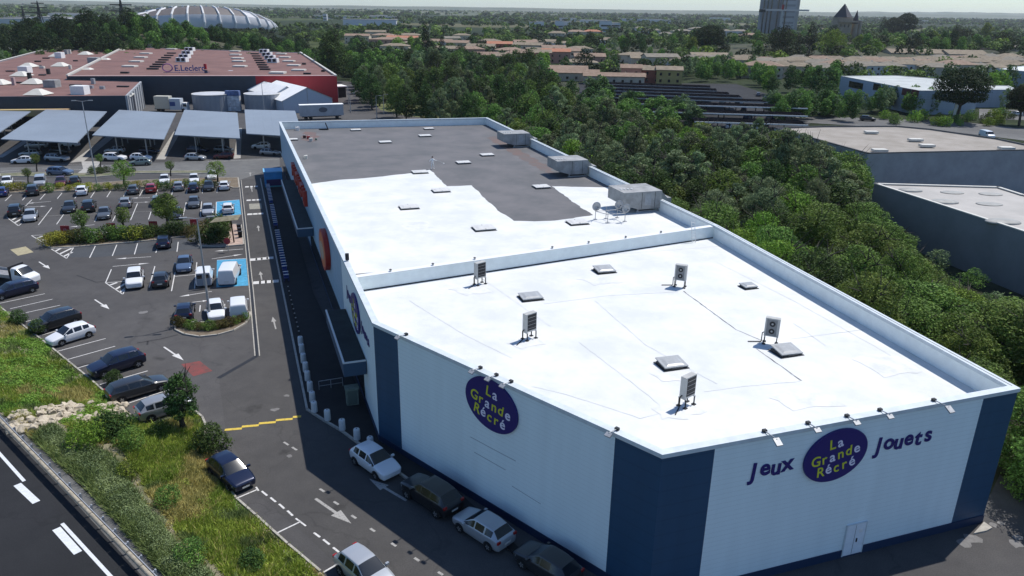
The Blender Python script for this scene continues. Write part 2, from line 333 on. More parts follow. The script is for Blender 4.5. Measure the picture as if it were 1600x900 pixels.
# parking bay edge by the bank
ck = MB()
for pl in [[(214, 536), (232, 533), (250, 530), (278, 523)], [(231, 533), (230, 539)], [(120, 430), (150, 441), (190, 436)]]:
    for p_, q_ in zip(pl, pl[1:]): ck.strip(G(*p_), G(*q_), .16, .0085)
struct(ck.build('sealed_crack', mat('crack_sealant', (.028, .027, .028), .8)))
struct(mk.build('road_markings', PAINT)); struct(mf.build('faded_road_markings', PAINTF)); struct(my.build('yellow_road_markings', YEL))
BLUEBAY = mat('blue_bay_paint', (0.06, 0.28, 0.46), 0.8, var=0.2, vscale=2)
struct(MB().sheet([G(338, 315.5, .009), G(374, 312, .009), G(377, 335.5, .009), G(337.5, 338, .009)]).sheet([G(339, 406.5, .009), G(384, 404, .009), G(388, 446, .009), G(338, 449, .009)]).build('blue_bays', BLUEBAY))
struct(MB().sheet([G(16, 390, .009), G(40, 385, .009), G(52.5, 394, .009), G(28, 399.5, .009)]).build('pale_yellow_patch', mat('pale_yellow_paint', (0.34, 0.30, 0.19), 0.85, var=0.15, vscale=2)))
struct(MB().sheet([G(389, 318.5, .009), G(408, 317.5, .009), G(409.5, 326, .009), G(390, 327, .009)]).build('pale_patch', mat('pale_grey_paint', (0.26, 0.25, 0.21), 0.85, var=0.15, vscale=2)))
struct(MB().sheet([G(283, 569, .009), G(312, 564, .009), G(332, 579.5, .009), G(302, 588, .009)]).build('red_patch', mat('worn_red_paint', (0.22, 0.055, 0.05), 0.85, col2=(0.12, 0.055, 0.05), vscale=1.6)))
# drain channel with pale kerb lines
dr = MB(); dr2 = MB()
pts = [(375, 281), (385, 375), (393, 455), (402, 556), (341, 591)]
for i in range(len(pts)-1): dr.strip(G(*pts[i]), G(*pts[i+1]), 0.42, 0.010)
for dx in (-2.6, 2.6):
    for i in range(3):
        k0, k1 = (0.62+0.25*i), (0.62+0.25*(i+1)); dr2.strip(G(pts[i][0]+dx*k0, pts[i][1]), G(pts[i+1][0]+dx*k1, pts[i+1][1]), 0.10, 0.014)
struct(dr.build('drain_channel', DARK)); struct(dr2.build('drain_edge', KERB))

struct(MB().prism([xy(G(1521, 835)), xy(G(1537, 817)), xy(G(1550, 826)), xy(G(1541, 831))], 0, .10).build('concrete_ramp', KERB))
for k, (x, y, r_) in enumerate([(1586, 849, .5), (1590, 840, .4), (1520, 842, .6), (1508, 848, .5), (1551, 820, .3), (1565, 818, .25), (430, 640, .35), (448, 618, .3), (452, 712, .25), (225, 488, .5)]):
    p = G(x, y, .009+.0008*k); struct(MB().sheet([p+Vector((r_*random.uniform(.6, 1.2)*math.cos(a*.7), r_*random.uniform(.5, 1.1)*math.sin(a*.7), 0)) for a in range(9)]).build('pale_stain', mat('pale_stain', (.17, .165, .16), .9, var=.15, vscale=3)))
# ================================================================== KERBS AND ISLANDS
def kerb_line(b, pts, w=0.16, h=0.12, z=0.0):
    for i in range(len(pts)-1):
        a, c = pts[i], pts[i+1]; d = Vector((c[0]-a[0], c[1]-a[1], 0)); 
        b.box(((a[0]+c[0])/2, (a[1]+c[1])/2, z+h/2), (d.length+w*0.6, w, h), math.atan2(d.y, d.x))
SOIL = mat('soil_mulch', (0.13, 0.10, 0.07), 0.95, col2=(0.20, 0.165, 0.12), vscale=1.5, bump=0.5, bscale=8)
PINKPAVE = mat('pink_paving', (0.40, 0.30, 0.25), 0.85, var=0.18, vscale=1.2)
def island(name, pix, m, h=0.11, kerb=True):
    P = [G(x, y) for x, y in pix]
    struct(MB().prism([xy(p) for p in P], 0, h).build(name, m))
    if kerb:
        kb = MB(); kerb_line(kb, P+[P[0]], h=h+0.03); struct(kb.build('kerb', KERB))
island('planting_island', [(68, 383), (80, 388), (125, 386), (240, 376), (303, 368), (310, 355), (240, 362), (150, 372), (74, 370)], SOIL)
island('planting_island', [(310, 352), (310, 385), (345, 386), (381, 383), (377, 352), (345, 350)], PINKPAVE)
island('planting_island', [(272, 503), (274, 516), (288, 523), (312, 527), (340, 524), (365, 517), (384, 506), (391, 494), (391, 488), (340, 503), (305, 505)], SOIL)
island('planting_island', [(0, 302), (60, 301), (150, 297), (240, 292), (350, 289), (365, 294), (374, 294), (372, 278), (300, 279), (200, 283), (100, 290), (0, 294)], SOIL)
island('verge_strip', [(0, 272), (0, 276), (40, 276), (150, 277), (215, 271), (330, 271), (330, 267), (200, 268), (158, 272), (100, 271), (40, 270)], mat('worn_grass', (0.09, 0.11, 0.05), 0.95, col2=(0.22, 0.20, 0.15), vscale=0.5))
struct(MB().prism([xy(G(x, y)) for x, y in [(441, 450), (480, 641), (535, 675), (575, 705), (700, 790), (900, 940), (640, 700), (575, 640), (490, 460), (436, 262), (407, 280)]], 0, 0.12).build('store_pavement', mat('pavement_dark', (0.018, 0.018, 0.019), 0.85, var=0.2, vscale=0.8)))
kb = MB(); kerb_line(kb, [G(x, y) for x, y in [(407, 280), (441, 450), (480, 641), (508, 659), (535, 675), (575, 705), (640, 752)]], 0.18, 0.15); struct(kb.build('store_kerb', KERB))

# ================================================================== SHOP BUILDING
shop = empty('retail_building', (K2.x, K2.y, 0), 0, 'long low retail store with white coated flat roof and pale and navy cladding', 'retail building')
def SB(mb, name, mats, parent=None, smooth=False):
    o = mb.build(name, mats, None, smooth); o.parent = parent or shop
    o.matrix_parent_inverse = Matrix.Translation(shop.location).inverted() if parent is None else Matrix.Identity(4)
    return o
class Wall:
    """vertical wall frame from A to B; outward normal to the left-hand side seen from outside"""
    def __init__(s, A, B):
        s.A = Vector((A.x, A.y, 0)); s.d = Vector((B.x-A.x, B.y-A.y, 0)); s.len = s.d.length; s.d.normalize(); s.n = Vector((s.d.y, -s.d.x, 0))
    def hit(s, px, py):
        """wall coordinates (u, z) of a measured photo point"""
        r = ray(px, py); o = Vector((0, 0, CAMH)); t = (s.A-o).dot(s.n)/r.dot(s.n); p = o+r*t
        return (p-s.A).dot(s.d), p.z
    def P(s, u, z, out=0.0): return s.A+s.d*u+s.n*out+Vector((0, 0, z))
    def quad(s, mb, u0, u1, z0, z1, out=0.0, mi=0):
        mb.add([s.P(u0, z0, out), s.P(u1, z0, out), s.P(u1, z1, out), s.P(u0, z1, out)], [(0, 1, 2, 3)], mi)
    def slab(s, mb, u0, u1, z0, z1, o0, o1, mi=0):
        vs = [s.P(u, z, o) for z in (z0, z1) for u, o in ((u0, o1), (u1, o1), (u1, o0), (u0, o0))]
        mb.add(vs, [(3, 2, 1, 0), (4, 5, 6, 7), (0, 1, 5, 4), (1, 2, 6, 5), (2, 3, 7, 6), (3, 0, 4, 7)], mi)
WL, WC, WF, WR, WR2, WB = Wall(K0, K1), Wall(K1, K2), Wall(K2, K3), Wall(K3, K4), Wall(K4, K5), Wall(K5, K0)
PL = 0.55
def seg(w, splits, name='wall'):
    """splits: list of (u0,u1,material)"""
    for u0, u1, m in splits:
        mb = MB(); w.slab(mb, u0, u1, PL, HP-0.28, -0.3, 0.0); SB(mb, name, m)
c1 = WC.hit(624, 600)[0]; c2 = WC.hit(953, 800)[0]
seg(WC, [(0, c1, WALLNAVY), (c1, c2, WALLPALE), (c2, WC.len, WALLNAVY)])
f1 = WF.hit(1110, 760)[0]; f2 = WF.hit(1522, 680)[0]
seg(WF, [(0, f1, WALLNAVY), (f1, f2, WALLPALE), (f2, WF.len, WALLNAVY)])
lsp = WL.hit(535, 440)[0]
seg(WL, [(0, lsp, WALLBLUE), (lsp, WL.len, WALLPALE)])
seg(WR, [(0, WR.len, WALLPALE)]); seg(WR2, [(0, WR2.len, WALLPALE)]); seg(WB, [(0, WB.len, WALLPALE)])
# plinth, parapet cap, fascia
pb = MB()
for w in (WL, WC, WF, WR, WR2, WB): w.slab(pb, 0, w.len, 0, PL, -0.3, 0.05)
SB(pb, 'plinth', mat('plinth_blue', (0.012, 0.03, 0.075), 0.6))
cb = MB(); lb = MB()
for w in (WL, WC, WF, WR, WR2, WB):
    k_ = .003*(WL, WC, WF, WR, WR2, WB).index(w); w.slab(cb, -0.06, w.len+0.06, HP-0.24-k_, HP-k_, -0.40-k_, 0.07+k_); w.slab(lb, 0, w.len, HP-0.30, HP-0.24, -0.3, 0.0)
    w in (WR, WR2) and w.slab(lb, 0.3, w.len-.3, HP+.001, HP+0.006, -0.19, -0.16)
SB(cb, 'parapet_cap', METALCAP); SB(lb, 'shadow_gap', DARK)
ib = MB()
for w in (WL, WC, WF, WR, WR2, WB): w.slab(ib, 0.0, w.len, HR, HP-0.24, -0.34, -0.302)
SB(ib, 'parapet_inner_lining', PARIN)
# roofs
D0, D1 = WL.hit(552, 430)[0], 0
DA = WL.P(WL.hit(548, 412)[0], 0); DB = Vector((K4.x, K4.y, 0))
near = [DA, K1, K2, K3, DB]; far = [K0, DA, DB, K5]
SB(MB().sheet([(p.x, p.y, HR) for p in near]), 'white_roof', WHITEROOF)
SB(MB().sheet([(p.x, p.y, HR) for p in far]), 'grey_roof', GREYROOF)
def wobble(pix, z, amp=0.18, step=0.5, fixed=()):
    P = [G(x, y, z) for x, y in pix]; out = []
    for i in range(len(P)):
        a, b = P[i], P[(i+1) % len(P)]; n = max(1, int((b-a).length/step)); d = (b-a).normalized(); nn = Vector((-d.y, d.x, 0))
        for k in range(n):
            q = a.lerp(b, k/n)
            if i not in fixed: q = q+nn*(random.uniform(-amp, amp)+amp*1.1*math.sin(k*0.7+i))
            out.append(q)
    return out
wp = [(481, 288), (530, 281), (575, 278), (620, 273), (655, 269), (672, 265), (684, 277), (698, 291), (720, 290.5), (737, 289.5), (760, 312), (780, 330), (803, 345), (835, 346), (868, 345), (900, 340), (926, 336), (905, 322), (880, 304), (862, 291), (905, 292), (958, 293), (1150, 383), (552, 428)]
q = wobble(wp, HR+0.012, .06, fixed=(20, 21, 22, 23))
# clip to the inside of the parapets
def inside(p):
    for w in (WL, WR2):
        s = (p-Vector((w.A.x, w.A.y, p.z))).dot(w.n)
        if s > -0.36: p = p - w.n*(s+0.36)
    return p
q = [inside(p) for p in q]
bm = bmesh.new(); vs = [bm.verts.new(p) for p in q]; f = bm.faces.new(vs); f.normal_update()
if f.normal.z < 0: bmesh.ops.reverse_faces(bm, faces=[f])
bmesh.ops.triangulate(bm, faces=bm.faces[:]); me = bpy.data.meshes.new('white_coating'); bm.to_mesh(me); bm.free(); me.materials.append(WHITEROOF)
o = bpy.data.objects.new('white_coating', me); COL.objects.link(o); o.parent = shop; o.matrix_parent_inverse = Matrix.Translation(shop.location).inverted()
# divider upstand between the roofs
WD = Wall(DA, DB)
db = MB(); WD.slab(db, 0.35, WD.len-0.35, HR, HP-0.2, -0.5, 0.0); SB(db, 'roof_upstand', mat('upstand_white', (0.78, 0.84, 0.83), 0.6, var=0.05, vscale=1))
db = MB(); WD.slab(db, 0.35, WD.len-0.35, HP-0.2, HP-0.14, -0.6, 0.04); SB(db, 'upstand_cap', mat('upstand_cap', (0.7, 0.72, 0.72), 0.6))
db = MB(); WD.slab(db, 0.35, WD.len-0.35, HR+.004, HR+0.10, 0.001, 0.03); SB(db, 'flashing', DARK)
# membrane seams / cable runs on white roof
SEAM = mat('seam_dark', (0.10, 0.10, 0.11), 0.9, col2=(0.40, 0.41, 0.42), vscale=1.1, detail=8); SEAMP = mat('seam_pale', (0.46, 0.48, 0.49), 0.9, col2=(0.66, 0.67, 0.665), vscale=.6, detail=8)
def seamline(pl, w, m, name):
    P = []
    for i in range(len(pl)-1):
        A, B = G(*pl[i], HR), G(*pl[i+1], HR); n = max(2, int((B-A).length/0.5)); P += [A.lerp(B, k/n) for k in range(n)]
    P.append(G(*pl[-1], HR)); vs = []; fs = []
    for i, p in enumerate(P):
        d = (P[min(i+1, len(P)-1)]-P[max(i-1, 0)]).normalized(); n_ = Vector((-d.y, d.x, 0)); j = random.uniform(-.03, .03); ww = w*random.uniform(.6, 1.5)/2; vs += [p+n_*(j-ww)+Vector((0, 0, .011)), p+n_*(j+ww)+Vector((0, 0, .011))]
    for i in range(len(P)-1): fs.append((2*i, 2*i+2, 2*i+3, 2*i+1))
    SB(MB().add(vs, fs), name, m)
seamline([(1068, 455), (1150, 515), (1195, 534)], .08, SEAM, 'open_seam'); seamline([(1182, 545), (1252, 595)], .09, SEAM, 'open_seam')
seamline([(832, 604), (880, 615), (960, 640), (1000, 654), (1033, 645)], 0.04, SEAMP, 'cable_run')
for pl in [[(1100, 612), (1160, 604), (1250, 596)], [(850, 475), (950, 462), (1060, 456)], [(1235, 530), (1350, 515)], [(1240, 505), (1290, 540)], [(700, 400), (760, 440), (860, 510)], [(905, 535), (990, 600), (1040, 640)], [(640, 470), (720, 520), (800, 560)], [(930, 470), (1010, 540), (1120, 600)], [(1120, 410), (1240, 470), (1400, 560)]]: seamline(pl, .05, SEAMP, 'membrane_seam')
for pl in [[(1020, 640), (1062, 628), (1100, 640), (1075, 655), (1030, 656)], [(790, 536), (830, 524), (850, 536), (815, 546)], [(1015, 582), (1060, 590), (1090, 580), (1070, 596), (1030, 596)], [(900, 436), (950, 432), (975, 440), (930, 446)], [(700, 452), (745, 446), (770, 455), (730, 462)], [(1330, 560), (1400, 556), (1440, 580), (1380, 590)], [(1200, 620), (1290, 612), (1320, 632), (1240, 642)], [(620, 350), (665, 345), (680, 356), (640, 362)]]:
    SB(MB().sheet(wobble(pl, HR+0.014, .15)), 'roof_stain', mat('ponding_stain', (.57, .585, .575), .7, col2=(.71, .71, .69), vscale=.9))
for (x0, y0, x1, y1) in [(735, 683, 770, 702), (770, 702, 806, 721), (741, 707, 790, 735), (800, 760, 845, 788)]:
    a_, b_ = WC.hit(x0, y0), WC.hit(x1, y1); mb = MB(); mb.add([WC.P(a_[0], a_[1], .004), WC.P(b_[0], b_[1], .004), WC.P(b_[0], b_[1]+.05, .004), WC.P(a_[0], a_[1]+.05, .004)], [(0, 1, 2, 3)]); SB(mb, 'wall_scratch', mat('wall_scratch', (.34, .40, .44), .7))
# rust coloured stain on grey roof and puddle marks
for k, (pl, c) in enumerate([([(760, 215), (775, 213), (860, 262), (870, 272), (855, 272), (800, 240)], (0.15, 0.105, 0.095)), ([(476, 205), (492, 207), (498, 214), (488, 222), (470, 218)], (0.17, 0.10, 0.09))]):
    SB(MB().sheet(wobble(pl, HR+0.006, 0.2)), 'roof_stain', mat('rust_stain%d' % k, c, 0.9, col2=(0.125, 0.115, 0.112), vscale=0.7))

# canopies on the left wall
def canopy(x0, y0, x1, y1, zt, th, name='entrance_canopy'):
    u0 = None
    a = G(x0, y0, zt); b = G(x1, y1, zt); ua = (a-WL.A).dot(WL.d); ub = (b-WL.A).dot(WL.d); oa = ((a-WL.A).dot(WL.n)+(b-WL.A).dot(WL.n))/2
    mb = MB(); WL.slab(mb, ua, ub, zt-th, zt-0.12, 0.05, oa-0.02); c = SB(mb, name, mat('canopy_fascia', (0.035, 0.075, 0.13), 0.6))
    mb = MB(); WL.slab(mb, ua+.12, ub-.12, zt-0.12, zt-0.08, 0.05, oa-0.15); SB(mb, 'canopy_top', mat('canopy_top', (0.014, 0.022, 0.024), 0.8, var=0.3, vscale=1))
    mb = MB(); WL.slab(mb, ua, ub, zt-0.118, zt, oa-0.14, oa); WL.slab(mb, ub-0.1, ub, zt-0.118, zt-.004, 0.05, oa-.15); SB(mb, 'canopy_edge', mat('canopy_edge', (0.6, 0.62, 0.62), 0.5))
canopy(507.5, 484, 536.5, 567, 4.75, 1.2); canopy(438, 281, 465, 357, 4.75, 1.1)
# glazing band under the canopies
for u0, u1 in [(WL.hit(494, 470)[0], WL.hit(572, 640)[0]), (WL.hit(443, 290)[0], WL.hit(470, 380)[0])]: mb = MB(); WL.slab(mb, u0, u1, 0.5, 3.0, 0.0, 0.06); SB(mb, 'shop_window', GLASS)
# doors
u0, z0 = WF.hit(1312, 880); u1, z1 = WF.hit(1346, 838)
mb = MB(); WF.slab(mb, u0, u0+1.35, 0.12, 2.25, 0.002, 0.07); dd = SB(mb, 'service_door', mat('door_grey', (0.72, 0.76, 0.80), 0.5, var=0.05, vscale=2))
mb = MB(); WF.slab(mb, u0-.06, u0, 0.1, 2.31, 0.002, 0.09); WF.slab(mb, u0+1.35, u0+1.41, 0.1, 2.31, 0.002, 0.09); WF.slab(mb, u0, u0+1.35, 2.25, 2.31, 0.002, 0.09); SB(mb, 'door_frame', METALCAP)
mb = MB(); WF.slab(mb, u0+.62, u0+.64, 0.15, 2.2, 0.071, 0.076); WF.slab(mb, u0+.78, u0+.84, 1.0, 1.25, 0.071, 0.12); SB(mb, 'door_handle', DARK)
mb = MB(); WF.slab(mb, u0+.9, u0+1.15, 1.6, 1.85, .071, .078); SB(mb, 'door_notice', WHITEP)

# ---- lettering
def text_mesh(s, size, depth, bold=0.0):
    cu = bpy.data.curves.new('t', 'FONT'); cu.body = s; cu.size = size; cu.extrude = depth; cu.offset = bold; cu.align_x = 'CENTER'; cu.align_y = 'CENTER'; cu.resolution_u = 6
    o = bpy.data.objects.new('t', cu); COL.objects.link(o); dg = bpy.context.evaluated_depsgraph_get(); me = bpy.data.meshes.new_from_object(o.evaluated_get(dg))
    bpy.data.objects.remove(o); bpy.data.curves.remove(cu); return me
def put_text(s, w, u, z, size, m, parent, out=0.1, depth=0.03, bold=0.0, rot=0.0, name='lettering', sx=1.0):
    me = text_mesh(s, size, depth, bold); me.materials.clear(); me.materials.append(m)
    F = Matrix((w.d, Vector((0, 0, 1)), w.n)).transposed().to_4x4()
    T = Matrix.Translation(w.P(u, z, out)) @ F @ Matrix.Rotation(rot, 4, 'Z') @ Matrix.Scale(sx, 4, (1, 0, 0))
    me.transform(T); o = bpy.data.objects.new(name, me); COL.objects.link(o); o.parent = parent; o.matrix_parent_inverse = Matrix.Translation(parent.location).inverted(); return o
def ellipse(mb, w, u, z, a, b, o0, o1, rot=0.0, n=56):
    pts = []
    for i in range(n):
        t = 2*math.pi*i/n; x, y = a*math.cos(t), b*math.sin(t); pts.append((x*math.cos(rot)-y*math.sin(rot), x*math.sin(rot)+y*math.cos(rot)))
    vs = [w.P(u+x, z+y, o0) for x, y in pts]+[w.P(u+x, z+y, o1) for x, y in pts]
    mb.add(vs, [(i, (i+1) % n, n+(i+1) % n, n+i) for i in range(n)]+[tuple(range(n, 2*n)), tuple(reversed(range(n)))])
TY = mat('letter_yellow', (0.62, 0.62, 0.04), 0.5); TW = mat('letter_white', (0.8, 0.75, 0.85), 0.5)
def shop_sign(w, u, z, a, b, label, rot=R(6)):
    s = empty('shop_sign', w.P(u, z-b, 0.1), 0, label, 'sign')
    mb = MB(); ellipse(mb, w, u, z, a, b, 0.012, 0.14, rot); o = mb.build('sign_panel', NAVYSIGN, s); o.matrix_parent_inverse = Matrix.Translation(s.location).inverted()
    k = b/1.75*.86; S = 1.0*k
    def row(chars, z0, x0, adv):
        x = x0
        for ch, m, dz, r in chars:
            cx, cz = x, z0+dz; X = cx*math.cos(rot)-cz*math.sin(rot); Z = cx*math.sin(rot)+cz*math.cos(rot)
            put_text(ch, w, u+X*k, z+Z*k, S*1.12, m, s, 0.15, 0.012, 0.012*k, rot+R(r), 'letter', 1.0); x += adv
    row([('L', TY, 0, 0), ('a', TW, 0, 5)], 1.0, -0.36, 0.66)
    row([('G', TY, 0, -5), ('r', TY, -.02, 4), ('a', TW, -.04, 0), ('n', TY, 0, 3), ('d', TY, .05, -3), ('e', TW, .05, 5)], 0.02, -1.68, 0.68)
    row([('R', TY, 0, -4), ('é', TW, .05, 5), ('c', TY, -.02, 0), ('r', TY, .02, 4), ('é', TW, .06, 6)], -0.98, -1.28, 0.66)
    return s
uz = WC.hit(769, 632); shop_sign(WC, uz[0], uz[1], 2.2, 1.70, 'navy oval shop sign with yellow and white letters on the long side wall', R(-8))
uf = WF.hit(1304, 710); shop_sign(WF, uf[0], uf[1], 2.08, 1.6, 'navy oval shop sign on the front wall between two words', R(8))
ul = WL.hit(550, 467)
def word(s, w, u, z, size, label, rots=None, adv=0.60):
    k = 1.16; size *= .92
    e = empty('wall_lettering', w.P(u, z-0.5, 0.1), 0, label, 'sign'); x = -(len(s)-1)/2*adv*size
    for i, ch in enumerate(s): put_text(ch, w, u+x, z+(0.06 if i % 2 else -0.04)*size, size*k, NAVYSIGN, e, 0.03, 0.012, 0.032*size, R((-4, 3, -2, 4, -3, 4)[i % 6]), 'letter'); x += adv*size
    return e
a = WF.hit(1204, 731); word('Jeux', WF, a[0], a[1], 1.28, 'dark navy word Jeux left of the oval sign on the front wall')
a = WF.hit(1412, 688); word('Jouets', WF, a[0], a[1], 1.28, 'dark navy word Jouets right of the oval sign on the front wall')
uL = 93.6
shop_sign(WL, uL, 6.95, 2.1, 1.6, 'navy oval shop sign seen edge on above the near canopy of the shaded wall', 0)
word('Jeux', WL, uL-4.1, 7.0, 1.3, 'navy wall lettering on the far side of the edge-on oval sign'); word('Jouets', WL, uL+4.3, 6.9, 1.15, 'navy wall lettering between the edge-on oval sign and the navy corner')
# orange neighbour's sign
RED = mat('sign_red', (0.36, 0.03, 0.02), 0.45); ORG = mat('sign_orange', (0.55, 0.13, 0.03), 0.45); BEI = mat('sign_beige', (0.42, 0.32, 0.22), 0.5)
uo = WL.hit(512, 398)
s = empty('round_sign', WL.P(uo[0], uo[1]-2, 0.1), 0, 'red and orange oval sign fixed to the shaded blue wall', 'sign')
mb = MB(); ellipse(mb, WL, uo[0], 6.4, 2.9, 2.1, 0.02, 0.5); o = mb.build('sign_case', RED, s); o.matrix_parent_inverse = Matrix.Translation(s.location).inverted()
mb = MB(); ellipse(mb, WL, uo[0], 6.4, 2.55, 1.75, 0.5, 0.53); o = mb.build('sign_face', ORG, s); o.matrix_parent_inverse = Matrix.Translation(s.location).inverted()
mb = MB(); ellipse(mb, WL, uo[0]-0.1, 6.3, 1.7, 0.9, 0.53, 0.56); o = mb.build('sign_motif', BEI, s); o.matrix_parent_inverse = Matrix.Translation(s.location).inverted()
ua, ub = WL.hit(460, 268)[0], WL.hit(482, 322)[0]
s = empty('wall_lettering', WL.P((ua+ub)/2, 6, 0.1), 0, 'row of raised red letters seen edge on above the far canopy', 'sign')
n = 6
for i in range(n):
    u = ua+(ub-ua)*(i+0.5)/n; h = 2.0; w_ = (ub-ua)/n*0.62
    mb = MB(); WL.slab(mb, u-w_/2, u-w_/2+0.35, 5.9, 5.9+h, 0.02, 0.45)
    if i % 2 == 0: WL.slab(mb, u-w_/2+.35, u+w_/2, 5.9+h-.35, 5.9+h, 0.02, 0.45); WL.slab(mb, u-w_/2+.35, u+w_/2, 5.9+h*.45, 5.9+h*.45+.3, 0.02, 0.45)
    else: WL.slab(mb, u+w_/2-.35, u+w_/2, 5.9, 5.9+h, 0.02, 0.45); WL.slab(mb, u-w_/2+.35, u+w_/2-.35, 5.9, 6.2, 0.02, 0.45)
    o = mb.build('letter', RED, s); o.matrix_parent_inverse = Matrix.Translation(s.location).inverted()

# ================================================================== ROOFTOP EQUIPMENT
TH = math.atan2(WF.d.y, WF.d.x)            # building x axis
UX = WF.d.copy(); UY = Vector((-UX.y, UX.x, 0))
def hvac(px, py, w, label):
    p = G(px, py, HR); t = empty('rooftop_air_handler', p, TH, label, 'air handler', 'air handlers along the right parapet')
    h = w*0.42; d = w*0.42; z0 = 0.42
    mb = MB(); prof = [(-w*0.5, z0+h*0.30), (-w*0.5, z0+h), (w*0.5, z0+h), (w*0.5, z0), (-w*0.12, z0), (-w*0.12, z0+h*0.02)]
    vs = [(x, -d, z) for x, z in prof]+[(x, d, z) for x, z in prof]; n = len(prof)
    mb.add(vs, [tuple(reversed(range(n))), tuple(range(n, 2*n))]+[(i, (i+1) % n, n+(i+1) % n, n+i) for i in range(n)]); mb.build('casing', GREYBOX, t)
    mb = MB(); vs = [(w*.5+.002, -d*.8, z0+h*.25), (w*.5+.002, d*.8, z0+h*.25), (w*.5+.002, d*.8, z0+h), (w*.5+.002, -d*.8, z0+h), (w*.72, -d*.8, z0+h*.2), (w*.72, d*.8, z0+h*.2), (w*.72, d*.8, z0+h*.45), (w*.72, -d*.8, z0+h*.45)]
    mb.add(vs, [(0, 3, 2, 1), (4, 5, 6, 7), (0, 1, 5, 4), (3, 7, 6, 2), (0, 4, 7, 3), (1, 2, 6, 5)]); mb.build('duct', GREYBOX, t)
    mb = MB(); mb.box((w*.78, 0, z0+h*.2), (w*.16, d*1.2, h*.5)).build('duct_end', GREYBOX, t)
    for i in (-1, 1):
        mb = MB(); mb.box((w*.19, i*d*.85, .1), (w*.62, .14, .16)).box((-w*.08, i*d*.85, .3), (.14, .14, .24)).box((w*.45, i*d*.85, .3), (.14, .14, .24)).build('skid_rail', STEEL, t)
    for i in range(4):
        MB().tube((-w*.42+i*w*.09, -.25*d, z0+h), (-w*.42+i*w*.09, -.25*d, z0+h+.10), .12, n=12).build('vent_cap', WHITEP, t)
    for i in range(2): MB().box((w*(-.02+.34*i), -d-.006, z0+h*.5), (w*.01, .012, h*.9)).build('panel_joint', DARK, t)
    MB().box((w*.14, -d-.01, z0+h*.55), (w*.16, .02, h*.66)).build('access_panel', STEEL, t)
hvac(886, 273, 4.6, 'middle grey box air handler with chamfered underside on the grey roof'); hvac(802, 228, 4.6, 'farthest grey box air handler near the back corner of the roof'); hvac(990, 326, 4.9, 'nearest grey box air handler beside the white roof coating and dish aerials')

ACW = mat('ac_casing', (.42, .42, .40), .55, var=.08, vscale=3)
def ac(px, py, label, ry, twin=False, s=1.0):
    t = empty('condenser_unit', G(px, py, HR), TH+ry, label, 'air conditioner', 'outdoor condenser units on the white roof')
    w, d, h, z0 = .98*s, .40*s, 1.36*s, .62*s
    MB().box((0, 0, z0+h/2), (w, d, h)).build('casing', ACW, t)
    if twin:
        MB().box((-.03, -d/2-.006, z0+h*.5), (w*.72, .01, h*.88)).build('front_grille', mat('ac_grille', (.20, .205, .21), .6), t)
        for k in (.3, .7):
            MB().tube((0, -d/2-.002, z0+h*k), (0, -d/2-.03, z0+h*k), .20*s, n=20).build('fan_grille', DARK, t); MB().tube((0, -d/2-.031, z0+h*k), (0, -d/2-.045, z0+h*k), .07*s, n=10).build('fan_hub', STEEL, t)
    else:
        MB().box((.03, -d/2-.012, z0+h*.52), (w*.80, .02, h*.86)).build('coil_grille', DARK, t)
        for k in range(4): MB().box((.03, -d/2-.026, z0+h*(.2+.2*k)), (w*.80, .012, .015)).build('guard_bar', STEEL, t)
    for x in (-1, 1):
        MB().box((x*w*.42, 0, z0-.04), (.06, d*1.5, .06)).build('bracket', STEEL, t)
        for y in (-1, 1): MB().box((x*w*.42, y*d*.6, z0/2-.04), (.06, .06, z0-.02)).box((x*w*.42, y*d*.6, .03), (.22, .22, .06)).build('leg', DARK, t)
    MB().tube((-w*.5, 0, z0+.2), (-w*.62, .05, z0+.1), .035).tube((-w*.62, .05, z0+.1), (-w*.62, .05, .06), .035).tube((-w*.62, .05, .05), (-w*1.5, -.35, .05), .035).build('pipe', BLACK, t)
ac(750, 444, 'dark grilled condenser unit near the left side of the white roof', R(22)); ac(827, 529, 'dark grilled condenser unit between the flat hatch and the long side parapet', R(22))
ac(1062, 448, 'pale twin fan condenser unit in the back half of the white roof', R(-42), True); ac(1203, 537, 'pale twin fan condenser unit beside the open roof seam and a hatch', R(-42), True)
ac(1072, 633, 'nearest dark grilled condenser unit at the front of the white roof', R(22))

SKY1 = mat('skylight_dome', (0.36, 0.37, 0.37), 0.35, var=0.08, vscale=3); SKY2 = mat('skylight_dark', (0.05, 0.052, 0.055), 0.6)
SKYF = mat('skylight_cream_dome', (0.60, 0.59, 0.56), 0.4, var=0.06, vscale=2)
def hatch(px, py, label, w=1.6, d=1.25, tilt=0, z=HR, dark=False, grp='roof hatches on the white roof', dx=1):
    t = empty('roof_hatch', G(px, py, z), TH, label, 'skylight', grp)
    MB().box((0, 0, .08), (w, d, .16)).build('kerb_frame', SKY2, t)
    MB().box((0, 0, .02), (w+.26, d+.26, .04)).build('flange', SKY2, t)
    c = MB().box((0, 0, 0), (w+.12, d+.12, .07)).add([(-w*.42, -d*.42, .036), (w*.42, -d*.42, .036), (w*.42, d*.42, .036), (-w*.42, d*.42, .036), (-w*.3, -d*.3, .09), (w*.3, -d*.3, .09), (w*.3, d*.3, .09), (-w*.3, d*.3, .09)], [(0, 1, 5, 4), (1, 2, 6, 5), (2, 3, 7, 6), (3, 0, 4, 7), (4, 5, 6, 7)]).build('dome', SKYF if grp == 'skylights on the far roof' else SKY1, t)
    c.location = (0, 0, .20+abs(math.sin(tilt))*d*.5); c.rotation_euler = (tilt, tilt*.25, 0)
    MB().box((0, -d/2-.08, .12), (w*.5, .05, .06)).build('hinge', SKY2, t)
    if not tilt: MB().box((0, 0, .242), (.05, d+.1, .02)).build('glazing_bar', SKY2, t)
